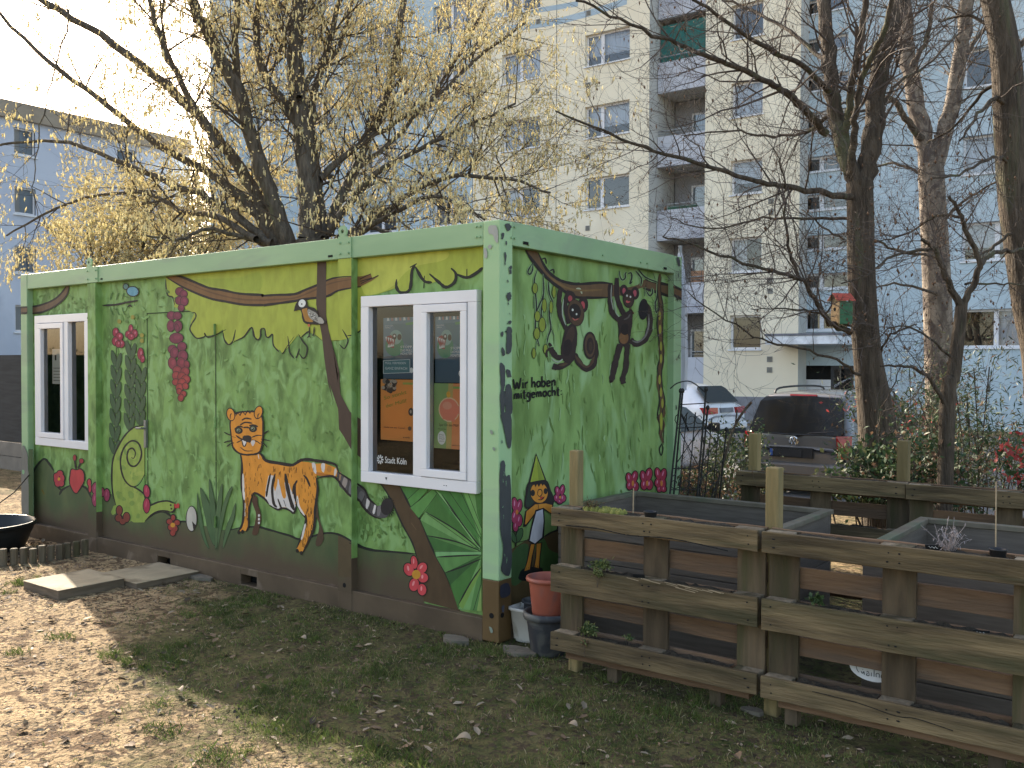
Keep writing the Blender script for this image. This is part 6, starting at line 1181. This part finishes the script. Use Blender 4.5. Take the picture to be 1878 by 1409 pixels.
# --- leaning maple with the bird house
TR = 8.5; mp = thing('bare_tree', 'dark forked bare tree that carries the red roofed bird house', 'tree', tuple(at(1612, 870, TR).to_2d())+(gh(1, 4.3),))
mb = MB(); mbt = MB(); tips = []; b0 = Vector((mp.location.x+.07, mp.location.y, mp.location.z-.1))
pts = crom([b0+Vector((.03, 0, 0)), at(1618, 870, TR), at(1606, 760, TR), at(1592, 660, TR), at(1583, 560, TR), at(1579, 470, TR), at(1578, 390, TR), at(1576, 335, TR)], 5); n = len(pts)
mb.tube(pts, [.23-.10*min(1, q/(n*.42))-.015*q/n for q in range(n)], 14, bark2, cap=False)
MP = dict(seg=(6, 5, 4), kids=(5, 3), wob=(.16, .2, .24), grav=(.03, .03, .05), ang=(25, 65), len=(.38, .7), mat=twig2)
LB = [('1574,345 1556,300 1543,255 1532,200 1522,120 1516,60 1510,-30', 0, .3, .082, .062, 10), ('1548,262 1556,210 1562,150 1576,85 1592,-30', .1, -.3, .04, .028, 10), ('1580,345 1594,290 1603,230 1609,170 1622,90 1645,20 1660,-30', 0, .2, .095, .075, 10), ('1560,320 1566,250 1572,180 1590,120 1620,60 1640,-20', -.1, -.9, .035, .02, 9),
      ('1563,362 1500,352 1440,341 1385,331 1290,302 1200,280 1105,238 1020,206', -.05, -2.2, .030, .006, 20), ('1515,245 1470,195 1432,165 1395,143 1320,112 1243,82 1160,48 1057,0', .1, -2.0, .036, .008, 22), ('1520,170 1470,120 1410,90 1330,40 1260,-10', .1, -1.4, .028, .01, 14), ('1557,607 1522,592 1492,548 1465,511 1400,494 1300,460 1215,432', 0, -1.6, .028, .006, 16), ('1465,511 1445,450 1436,380 1440,330 1420,270', -.3, -.9, .016, .005, 8), ('1575,690 1520,655 1425,632 1350,600 1262,538', -.1, -1.4, .014, .004, 12), ('1558,596 1500,575 1440,566 1375,568', .2, -.4, .012, .004, 7), ('1530,205 1480,240 1420,252 1340,240 1250,250', .2, 1.4, .02, .006, 14), ('1600,230 1640,160 1700,120 1760,60', .2, 1.0, .022, .007, 12), ('1545,440 1500,410 1470,385', .1, .5, .012, .005, 6), ('1565,400 1490,402 1400,400 1310,420 1230,400', .1, .9, .016, .005, 12), ('1520,120 1450,60 1380,20 1300,-10', .2, 1.6, .024, .01, 12), ('1610,650 1640,610 1680,596', 0, -.5, .012, .005, 5), ('1625,820 1612,780 1640,700 1650,672', -.3, -.6, .008, .004, 3)]
for d, a, b, r0, r1, k in LB:
    pts, rs = limb(mb, d, TR+a, TR+b, r0, r1, bark2, 8, .008); spawn(mbt, pts, rs, MP, int(k*1.25), tips, .2, (.5, 1.15), .4)
mb.build('trunk', mp, smooth=True); mbt.build('twigs', mp); hang(tips, mp, 'dry_leaves', dryl, 1, (.02, .045), (.005, .010), True, .09)
# --- pale barked forked tree
TB = 12.5; pb = thing('bare_tree', 'pale flaky barked forked tree rising behind the slender Y forked tree', 'tree', tuple(at(1725, 760, TB).to_2d())+(gh(1, 8),)); mb = MB(); mbt = MB(); tips = []
pts = crom([Vector((pb.location.x, pb.location.y, pb.location.z-.1)), at(1725, 750, TB), at(1722, 640, TB), at(1717, 500, TB), at(1712, 400, TB), at(1707, 305, TB)], 5); mb.tube(pts, [.20-.04*q/len(pts) for q in range(len(pts))], 12, barkp, cap=False)
PB = dict(MP, mat=twig)
for d, a, b, r0, r1, k in (('1704,320 1692,240 1672,150 1662,70 1656,-30', 0, .3, .125, .095, 12), ('1712,315 1738,225 1756,140 1768,60 1776,-30', 0, -.2, .11, .085, 12), ('1690,255 1660,215 1640,185 1622,180', -.1, -.6, .05, .03, 5), ('1760,120 1785,80 1820,40', 0, .6, .04, .02, 6), ('1672,120 1700,70 1710,0', 0, 0, .04, .02, 8), ('1718,470 1650,462 1600,440 1540,445', -.2, -1.2, .022, .008, 14), ('1722,540 1640,520 1590,540', -.3, -1.6, .02, .007, 10), ('1712,420 1780,360 1840,330', 0, -1, .022, .007, 14), ('1705,330 1640,300 1580,310 1520,290', 0, 1, .022, .007, 12)):
    pts, rs = limb(mb, d, TB+a, TB+b, r0, r1, barkp if r0 > .09 else bark2, 9, .01); spawn(mbt, pts, rs, PB, int(k*1.3), tips, .15, (.6, 1.5), .3)
mb.build('trunk', pb, smooth=True); mbt.build('twigs', pb); hang(tips, pb, 'dry_leaves', dryl, 1, (.02, .05), (.005, .011), True, .08)
# --- trunk cut by the right edge
TQ = 8.2; rt = thing('bare_tree', 'thick dark tree trunk leaning out of the picture at upper right edge', 'tree', tuple(at(1925, 800, TQ).to_2d())+(gh(2, 4.5),)); mb = MB(); mbt = MB(); tips = []
pts = crom([Vector((rt.location.x, rt.location.y, rt.location.z-.1)), at(1915, 700, TQ), at(1892, 560, TQ), at(1875, 450, TQ), at(1862, 360, TQ), at(1853, 240, TQ), at(1847, 130, TQ), at(1836, 50, TQ), at(1815, -40, TQ)], 5); n = len(pts); mb.tube(pts, [.17-.06*q/n for q in range(n)], 12, bark2, cap=False)
for d, a, b, r0, r1, k in (('1850,200 1825,180 1795,210 1760,260', 0, -.5, .025, .008, 9), ('1870,420 1830,445 1795,470 1770,470', 0, -.4, .018, .006, 7), ('1845,140 1800,170 1745,240 1700,260', 0, .6, .02, .006, 10), ('1858,300 1820,290 1760,320 1700,330', 0, -.8, .018, .006, 9), ('1835,60 1780,30 1720,40', 0, .4, .02, .008, 8), ('1848,110 1890,60 1920,20', 0, 0, .03, .015, 5)):
    pts, rs = limb(mb, d, TQ+a, TQ+b, r0, r1, bark2, 7, .008); spawn(mbt, pts, rs, MP, k, tips, .2, (.5, 1.2), .35)
mb.build('trunk', rt, smooth=True); mbt.build('twigs', rt); hang(tips, rt, 'dry_leaves', dryl, 1, (.02, .045), (.005, .010), True, .09)
# --- small Y shaped tree
TY = 7.2; yt = thing('bare_tree', 'slender brown tree with a clear Y fork in front of the pale barked tree', 'tree', tuple(at(1745, 800, TY).to_2d())+(gh(1.7, 3.6),)); mb = MB(); mbt = MB(); tips = []
pts = crom([Vector((yt.location.x-.05, yt.location.y, yt.location.z-.1)), at(1738, 740, TY), at(1748, 690, TY), at(1757, 620, TY), at(1764, 556, TY)], 5); mb.tube(pts, [.062-.02*q/len(pts) for q in range(len(pts))], 10, bark2, cap=False)
for d, a, b, r0, r1, k in (('1763,562 1742,522 1725,485 1712,455 1690,440', 0, -.2, .030, .012, 6), ('1765,562 1788,515 1796,475 1772,425 1764,398 1740,360', 0, -.2, .028, .012, 7), ('1795,490 1822,466 1862,460 1900,452', 0, .3, .020, .012, 4), ('1712,455 1640,468 1590,505 1540,520', -.1, -.6, .013, .004, 9), ('1764,400 1720,395 1660,430 1600,445', -.1, .3, .012, .004, 9), ('1750,660 1690,610 1640,600 1585,640', 0, -.7, .010, .003, 8), ('1735,745 1700,690 1660,672 1615,672', 0, -.3, .018, .006, 5), ('1770,520 1840,520 1880,522', 0, .3, .010, .004, 6)):
    pts, rs = limb(mb, d, TY+a, TY+b, r0, r1, bark2, 7, .005); spawn(mbt, pts, rs, MP, k, tips, .25, (.3, .8), .35)
mb.build('trunk', yt, smooth=True); mbt.build('twigs', yt); hang(tips, yt, 'dry_leaves', dryl, 1, (.02, .04), (.006, .012), True, .25)
# --- shrubs
leafd = mat('dark_evergreen_leaf', (.020, .042, .018), (.055, .095, .038), scale=6, rough=.6, spec=.25, trans=.12); leafg = mat('glossy_green_leaf', (.035, .065, .022), (.085, .13, .045), scale=7, rough=.5, spec=.35, trans=.15); leafr = mat('red_young_leaf', (.30, .035, .035), (.48, .09, .075), scale=8, rough=.4, trans=.3); leafo = mat('olive_leaf', (.06, .07, .03), (.14, .145, .065), scale=8, rough=.5, trans=.2)
def leaves(parent, name, pts, mts, wts, Lr, Wr, up=.35):
    V, F, MI = [], [], []; off = rootloc(parent)
    for p in pts:
        d = (R3()+Vector((0, 0, up))).normalized(); a = d.cross(R3()).normalized(); nrm = d.cross(a); L = random.uniform(*Lr); W_ = random.uniform(*Wr); k = len(V); p = p-off; m_ = p+d*L*.5
        V += [p, m_+a*W_*.5+nrm*W_*.12, p+d*L-nrm*L*.08, m_-a*W_*.5+nrm*W_*.12]; F.append((k, k+1, k+2, k+3)); MI.append(random.choices(range(len(mts)), wts)[0])
    return big_mesh(name, np.array([tuple(v) for v in V]), np.array(F), mts, np.array(MI), parent)
def shrub(name, label, cat, ctr, rad, n, mts, wts, Lr, Wr, stems=10, z0=None, clumps=14, up=.35, group=None):
    c = Vector(ctr); z0 = gh(c.x, c.y) if z0 is None else z0; r = thing(name, label, cat, (c.x, c.y, z0), group); mb = MB(); P = []; cl = []
    for i in range(clumps):
        v = R3().normalized()*random.random()**.4; e = c+Vector((v.x*rad[0], v.y*rad[1], v.z*rad[2])); e.z = max(z0+.05, e.z); cl.append(e); b = Vector((c.x+random.uniform(-.12, .12)*rad[0], c.y+random.uniform(-.12, .12)*rad[1], z0-.03))
        if i < stems*2: mb.tube(crom([b, b.lerp(e, .55)+R3()*.05*min(1, rad[0]*3), e], 4), min(.007, rad[0]*.018), 4, twig, cap=False)
    for i in range(n):
        e = random.choice(cl); s_ = random.uniform(.10, .2); P.append(e+Vector((random.gauss(0, rad[0]*s_*1.4), random.gauss(0, rad[1]*s_*1.4), random.gauss(0, rad[2]*s_*1.3))))
    for p in P: p.z = max(gh(p.x, p.y)+.01, p.z)
    if rad[0] > .4:
        tw = []
        for i in range(int(70*rad[0])):
            e = random.choice(cl); grow(mb, e-Vector((0, 0, rad[2]*.3)), (R3()*.6+Vector((0, 0, .9))).normalized(), random.uniform(.25, .6), .004, 0, dict(seg=(5, 4), kids=(4,), wob=(.2, .25), grav=(.02, 0), ang=(25, 70), len=(.4, .8), mat=twig2), tw)
    mb.build('stems', r); leaves(r, 'foliage', P, mts, wts, Lr, Wr, up); return r
shrub('leafy_shrub', 'glossy leaved shrub between the trellis and the minivan', 'shrub', at(1345, 868, 8.6), (.30, .4, .42), 2200, [leafg, leafo, leafd], (3, 3, 2), (.03, .055), (.015, .026), clumps=26)
shrub('leafy_shrub', 'low ivy covered growth at the foot of the leaning tree', 'shrub', at(1600, 876, 8.2), (.40, .4, .28), 1700, [leafg, leafd, leafo], (2, 3, 2), (.04, .075), (.025, .045), clumps=24)
shrub('leafy_shrub', 'dark glossy shrub right of the leaning tree', 'shrub', at(1690, 860, 7.6), (.55, .45, .40), 1700, [leafg, leafd, dryl], (2, 4, 2), (.035, .065), (.02, .035), clumps=26)
shrub('evergreen_shrub', 'tall feathery dark evergreen at right edge below the ground floor window', 'shrub', at(1800, 800, 9.0), (.75, .6, .82), 4600, [leafd, leafo, dryl], (5, 2, 1), (.05, .10), (.008, .016), clumps=46)
shrub('evergreen_shrub', 'feathery evergreen behind the pale barked tree', 'shrub', at(1690, 760, 11.8), (.9, .6, .62), 2600, [leafd, leafo, dryl], (4, 1, 1), (.05, .10), (.010, .018), clumps=36)
shrub('red_leaved_shrub', 'red tipped shrub beside the minivan roof', 'shrub', at(1640, 762, 10.6), (.62, .4, .36), 700, [leafd, leafg, leafr], (5, 2, 1.4), (.04, .075), (.02, .035), clumps=16)
shrub('red_leaved_shrub', 'bright red leaved shrub cut by the right edge', 'shrub', at(1885, 830, 6.9), (.22, .3, .30), 380, [leafr, leafg, leafd], (4, 2, 2), (.04, .08), (.02, .036), clumps=10)
for u, v, t, rx in ((1300, 885, 8.0, .5),): shrub('leafy_shrub', 'low leaf litter and seedlings below the trellis', 'ground cover', at(u, v+10, t), (rx, .5, .22), 1500, [leafo, dryl, leafg], (2, 3, 1), (.03, .06), (.015, .03), clumps=16)
st_ = thing('bare_sapling', 'thin bare leaning branch rising in front of the minivan left side', 'sapling', tuple(at(1302, 905, 7.8).to_2d())+(gh(.3, 3.3),)); mb = MB(); b = st_.location.copy(); mb.tube(crom([Vector((b.x-.08, b.y, b.z)), at(1312, 905, 7.8), at(1332, 830, 7.8), at(1344, 790, 7.8), at(1360, 760, 7.8), at(1378, 738, 7.8)], 5), .012, 6, bark2); mb.tube([at(1348, 782, 7.8), at(1352, 752, 7.8)], .007, 5, bark2); mb.build('stem', st_)
pu = at(1247.5, 470, 8.2); par = thing('closed_parasol', 'closed pale parasol standing behind the far corner of the container', 'parasol', (pu.x, pu.y, gh(pu.x, pu.y))); zt = at(1247.5, 455, 8.2).z; cl_ = mat('pale_parasol_cloth', (.46, .48, .55), (.56, .58, .64), scale=8, stretch=(6, 6, .5), rough=.8); mb = MB(); k = 0; n = 16; prof = [(.006, 0), (.016, -.05), (.034, -.2), (.05, -.5), (.06, -1.0), (.05, -1.25)]
for r_, dz in prof: mb.v += [(pu.x+r_*(1+.25*(q % 2))*math.cos(2*math.pi*q/n), pu.y+r_*(1+.25*(q % 2))*math.sin(2*math.pi*q/n), zt+dz) for q in range(n)]
for j in range(len(prof)-1):
    for q in range(n): mb.f.append((j*n+q, j*n+(q+1) % n, (j+1)*n+(q+1) % n, (j+1)*n+q)); mb.mi.append(mb.m(cl_))
mb.build('canopy', par); mb = MB(); mb.tube([Vector((pu.x, pu.y, gh(pu.x, pu.y))), Vector((pu.x, pu.y, zt+.02))], .018, 8, brail); mb.build('pole', par)
hg = thing('hedge', 'long dark clipped hedge closing the lawn left of the container', 'hedge', (-15, -10, 0)); mb = MB(); mb.box(-15.5, -14.7, -26, -2.2, -.05, 1.9, leafd); mb.build('inner_twigs', hg); leaves(hg, 'foliage', [Vector((random.choice((-15.6, -14.6, random.uniform(-15.6, -14.6))), random.uniform(-26, -2.1), random.uniform(.05, 2.05))) for i in range(7000)], [leafd, leafg], (4, 1), (.06, .11), (.04, .07))  # unseen, added so the container windows reflect something dark
# --- small plants in the pallets
moss_ = mat('bright_moss', (.13, .14, .03), (.24, .23, .06), scale=30, rough=.9, bump=.8, bscale=60); leafy = mat('pale_herb_leaf', (.10, .13, .04), (.2, .21, .08), scale=9, rough=.6, trans=.2); lav = mat('dry_lavender', (.20, .17, .17), (.33, .29, .28), scale=9, rough=.8)
def herb(label, c, rad, n, mts, wts, Lr, Wr, droop=0): return shrub('herb_plant', label, 'small plant', c, rad, n, mts, wts, Lr, Wr, stems=4, z0=c[2]-rad[2], clumps=7, up=.3-droop, group='small plants growing in the pallet planters')
def inpal(u, v, z): P = on_z(u, v, z); return (P.x, P.y, P.z)
z3, z2, z1 = .133+.793, .133+.47, .133+.10
herb('yellow green trailing herb in the middle trough of the split pallet', on_y(1112, 1043, YF+.04), (.085, .035, .035), 420, [leafy, leafg], (3, 1), (.012, .028), (.007, .014)); herb('yellow green herb hanging over the middle board edge', on_y(1095, 1058, YF-.012), (.03, .015, .03), 110, [leafy], (1,), (.012, .024), (.006, .012), .3); herb('green herb tuft at the left end of the lowest trough', on_y(1082, 1160, YF+.03), (.06, .035, .045), 330, [leafy, leafg], (2, 2), (.012, .028), (.007, .014)); herb('withered yellow sprig hanging below the lowest herb tuft', on_y(1072, 1186, YF-.012), (.018, .012, .03), 60, [leafy, dryl], (1, 1), (.012, .022), (.006, .01), .4); herb('tiny seedling in the lowest trough beside the centre block', on_y(1152, 1178, YF+.04), (.03, .02, .03), 60, [leafy, leafg], (2, 2), (.012, .028), (.006, .012)); herb('small fresh green seedling in the middle trough of the right pallet', on_y(1497, 1108, YF+.05), (.03, .02, .03), 50, [leafg], (1,), (.02, .035), (.014, .022)); herb('dry herb stubble on top of the split pallet left of the moss', Vector((on_y(1080, 925, YF+.06).x, YF+.06, z3+.012)), (.07, .04, .03), 300, [leafo, dryl], (2, 2), (.01, .03), (.002, .004))
ms = thing('moss_cushion', 'bright yellow green moss cushion on the top of the split pallet', 'moss', (on_y(1113, 931, YF+.062).x, YF+.062, z3)); mb = MB(); c = Vector(ms.location)
for i in range(70): p = c+Vector((random.gauss(0, .05), random.gauss(0, .018), -.012)); mb.lathe(p, [(.0, .028+random.uniform(0, .012)), (.010, .026), (.017, .016), (.018, 0)], 7, moss_)
mb.build('cushion', ms, smooth=True)
lv = thing('lavender_plant', 'withered grey lavender in the top of the right pallet', 'small plant', (on_y(1742, 1000, YF+.062).x, YF+.062, z3-.02)); mb = MB(); c = Vector(lv.location)
for i in range(34):
    d = (Vector((0, 0, 1))+R3()*.42).normalized(); L = random.uniform(.06, .15); p = [c+R3()*.006, c+d*L*.6+R3()*.008, c+d*L+R3()*.012]; mb.tube(p, [.0018, .0014, .001], 3, lav)
    for q in range(7): mb.leaf(p[1].lerp(p[2], random.random()), R3().normalized(), Vector((0, 0, 1)), random.uniform(.015, .03), .004, lav)
mb.build('stems', lv)
for u, v, z, lb in ((1193, 944, z3, 'black nursery pot rim tipped in the top of the split pallet'), (1830, 1025, z3, 'black nursery pot right of the dead lavender')):
    P = on_y(u, v, YF+.062); r = thing('nursery_pot', lb, 'plant pot', (P.x, P.y, z-.06)); mb = MB(); mb.lathe((P.x, P.y, z-.06), [(.022, 0), (.034, .082), (.038, .084), (.036, .088), (.030, .082), (.02, .02)], 14, trim); mb.build('pot_body', r, smooth=True)
for u, v, y, lb in ((1172, 1058, YF+.04, 'black plastic marker in the middle trough of the split pallet'), (1800, 1162, YF+.04, 'black plant marker with white writing in the middle trough at right'), (1500, 1262, YF+.04, 'black plant marker with white writing in the lowest trough of the right pallet'), (1712, 1005, YF+.05, 'black plant marker with white writing left of the lavender')):
    P = on_y(u, v, y); r = thing('plant_marker', lb, 'plant label', tuple(P), 'black plant labels in the pallet planters'); mb = MB(); mb.obox(P, (Vector((1, .2, .05)).normalized(), Vector((0, -.5, 1)).normalized(), Vector((0, 1, .5)).normalized()), .032, .016, .0015, trim)
    if 'writing' in lb:
        pts = [P+Vector((-.02+.005*q, -.009-.0015*(q % 2), .004+.005*math.sin(q*2.3))) for q in range(9)]; mb.tube(pts, .0012, 3, white_ink)
    mb.build('marker', r)
for u0, v0, v1, lb in ((1161, 948, 896, 'thin bamboo stick in the top of the split pallet'), (1826, 1030, 884, 'thin bamboo stick beside the nursery pot at right')):
    P = on_y(u0, v0, YF+.10); P.z = z3; r = thing('bamboo_stick', lb, 'stick', tuple(P)); mb = MB(); mb.tube([P-Vector((0, 0, .05)), on_y(u0+1, v1, P.y)], .0032, 6, rotm); mb.build('cane', r)
# ---------------------------------------------------------------- grass and litter on the lawn
def blades(name, n, box, dens, Lr, wr, mts, wts, lean=.55):
    V = np.zeros((n*4, 3)); F = []; MI = []; k = 0; tries = 0
    while k < n and tries < n*120:
        tries += 1; x, y = random.uniform(box[0], box[1]), random.uniform(box[2], box[3])
        if random.random() > dens(x, y): continue
        z = ground_z(x, y)-.004; a = random.uniform(0, 6.283); L = random.uniform(*Lr); w_ = random.uniform(*wr); dx, dy = math.cos(a), math.sin(a); ln = random.uniform(.1, lean+.35)*L; b = random.uniform(0, 6.283); lx, ly = math.cos(b)*ln, math.sin(b)*ln; h = math.sqrt(max(.0001, L*L-ln*ln))
        V[k*4] = (x-dx*w_, y-dy*w_, z); V[k*4+1] = (x+dx*w_, y+dy*w_, z); V[k*4+2] = (x+lx*.45+dx*w_*.6, y+ly*.45+dy*w_*.6, z+h*.62); V[k*4+3] = (x+lx, y+ly, z+h*.98); F.append((k*4, k*4+1, k*4+2, k*4+3)); MI.append(random.choices(range(len(mts)), wts)[0]); k += 1
    o = big_mesh(name, V[:k*4], np.array(F), mts, np.array(MI)); o['kind'] = 'stuff'; return o
g1 = mat('grass_blade', (.055, .085, .02), (.12, .165, .04), scale=3, rough=.55, trans=.3); g2 = mat('pale_grass_blade', (.16, .165, .06), (.24, .22, .10), scale=3, rough=.6, trans=.3); g3 = mat('straw_blade', (.26, .20, .12), (.36, .29, .18), scale=3, rough=.7, trans=.2)
def inside(x, y): return (-6.1 < x < .02 and y > -.015) or (-3.76 < x < -3.04 and -1.1 < y < 0) or y > .4
def den(x, y):
    if inside(x, y): return 0
    g = grass_sun_mask(x, y); t_ = max(0, noise.noise(Vector((x*2.6, y*2.6, 8)))*1.3+.5)*max(.25, noise.noise(Vector((x*9, y*9, 3)))*1.2+.65)
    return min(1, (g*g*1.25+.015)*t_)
blades('grass', 62000, (-4.6, 3.4, -2.9, .35), den, (.012, .040), (.0009, .002), [g1, g2, g3], (8, 2, 1))
blades('grass_tufts', 5200, (-4.6, 3.4, -2.9, .3), lambda x, y: 0 if inside(x, y) else (1 if noise.noise(Vector((x*1.7+9, y*1.7, 2))) > .30 and noise.noise(Vector((x*11, y*11, 7))) > .22 else 0), (.02, .055), (.001, .0022), [g1, g2], (5, 1), .6)
CL = [(on_z(u, v, 0), s_) for u, v, s_ in ((470, 1300, .07), (640, 1302, .06), (530, 1332, .09), (590, 1348, .08), (300, 1342, .07), (205, 1205, .06), (110, 1168, .07), (290, 1292, .05), (690, 1378, .09), (770, 1402, .08), (480, 1105, .06), (800, 1195, .08), (1120, 1245, .07), (1000, 1292, .09), (900, 1195, .09), (1200, 1305, .08), (400, 1390, .08), (560, 1170, .07), (700, 1240, .08), (30, 1200, .06))]
def near_clump(x, y): return max(0, max(1-math.hypot(x-c.x, (y-c.y)*1.4)/(s_*2) for c, s_ in CL))
blades('grass_clumps', 3800, (-4.6, 1.6, -2.3, .1), lambda x, y: 0 if inside(x, y) else near_clump(x, y), (.02, .06), (.001, .002), [g1, g2], (5, 1), .7)
def litter(name, n, box, Lr, mts, wts, dens):
    V, F, MI = [], [], []; k = 0
    while k < n:
        x, y = random.uniform(box[0], box[1]), random.uniform(box[2], box[3])
        if inside(x, y) or random.random() > dens(x, y): continue
        k += 1; z = ground_z(x, y)+.003; a = random.uniform(0, 6.283); L = random.uniform(*Lr); W_ = L*random.uniform(.2, .65); d = Vector((math.cos(a), math.sin(a), random.uniform(-.25, .35))).normalized(); s_ = Vector((-math.sin(a), math.cos(a), random.uniform(-.5, .5))).normalized(); p = Vector((x, y, z+random.uniform(0, .006))); cu = random.uniform(.05, .35)*W_; i = len(V); up = Vector((0, 0, cu))
        V += [p, p+d*L*.35+s_*W_*.5+up, p+d*L*.8+s_*W_*.3+up, p+d*L, p+d*L*.8-s_*W_*.3+up*.7, p+d*L*.35-s_*W_*.5+up*.7]; F += [(i, i+1, i+2, i+3), (i, i+3, i+4, i+5)]; q = random.choices(range(len(mts)), wts)[0]; MI += [q, q]
    o = big_mesh(name, np.array([tuple(v) for v in V]), np.array(F), mts, np.array(MI)); o['kind'] = 'stuff'; return o
l1 = mat('dead_leaf_brown', (.10, .065, .04), (.17, .115, .07), scale=9, rough=.8); l2 = mat('dead_leaf_pale', (.19, .145, .10), (.31, .25, .175), scale=9, rough=.75); l3 = mat('dark_debris', (.04, .03, .022), (.075, .055, .04), scale=9, rough=.9)
litter('leaf_litter', 8000, (-5.2, 3.2, -2.9, .3), (.008, .03), [l1, l2, l3], (4, 2.2, 5), lambda x, y: min(1, .35+.5*max(0, noise.noise(Vector((x*2.1, y*2.1, 11)))*2+.2)))
litter('leaf_litter', 1100, (-5.2, 3.2, -2.9, .3), (.03, .065), [l1, l2, l3], (4, 3, 1), lambda x, y: .7)
litter('leaf_litter', 1800, (-9.5, -4.7, -1.2, 2.4), (.03, .08), [l1, l2, l3], (4, 3, 2), lambda x, y: .8)
litter('leaf_litter', 2500, (.3, 3.6, -.2, 2.4), (.02, .06), [l1, l2, l3], (4, 2, 2), lambda x, y: .8) if 0 else None
for u, v, L, lb in ((835, 1362, .075, 'large curled pale dead leaf nearest the camera'), (680, 1268, .055, 'rust brown dead leaf below the painted flower'), (325, 1270, .06, 'flat pale dead leaf in the sunlight by the shadow edge'), (548, 1176, .06, 'crumpled pale dead leaves below the tiger'), (1345, 1390, .07, 'reddish dead leaf at the bottom right of the lawn'), (1040, 1335, .06, 'pale upright dead leaf in the shaded grass')):
    P = on_z(u, v, .0); r = thing('dead_leaf', lb, 'leaf', tuple(P), 'large dead leaves on the lawn'); mb = MB(); a = random.uniform(0, 6.28); d = Vector((math.cos(a), math.sin(a), .15)).normalized(); s_ = Vector((-math.sin(a), math.cos(a), .1)); z_ = Vector((0, 0, 1)); p = P+z_*.012; k = 0
    for i in range(7):
        f = i/6; wd = math.sin(math.pi*min(1, f*.9+.06))**.7*L*.32; c = p+d*L*f+z_*(.012*math.sin(f*3)); mb.v += [tuple(c+s_*wd+z_*wd*.55), tuple(c-z_*.002), tuple(c-s_*wd+z_*wd*.35)]
    for i in range(6):
        for j in range(2): mb.f.append((i*3+j, i*3+j+1, (i+1)*3+j+1, (i+1)*3+j)); mb.mi.append(mb.m(l2 if 'pale' in lb else l1))
    mb.build('blade', r)
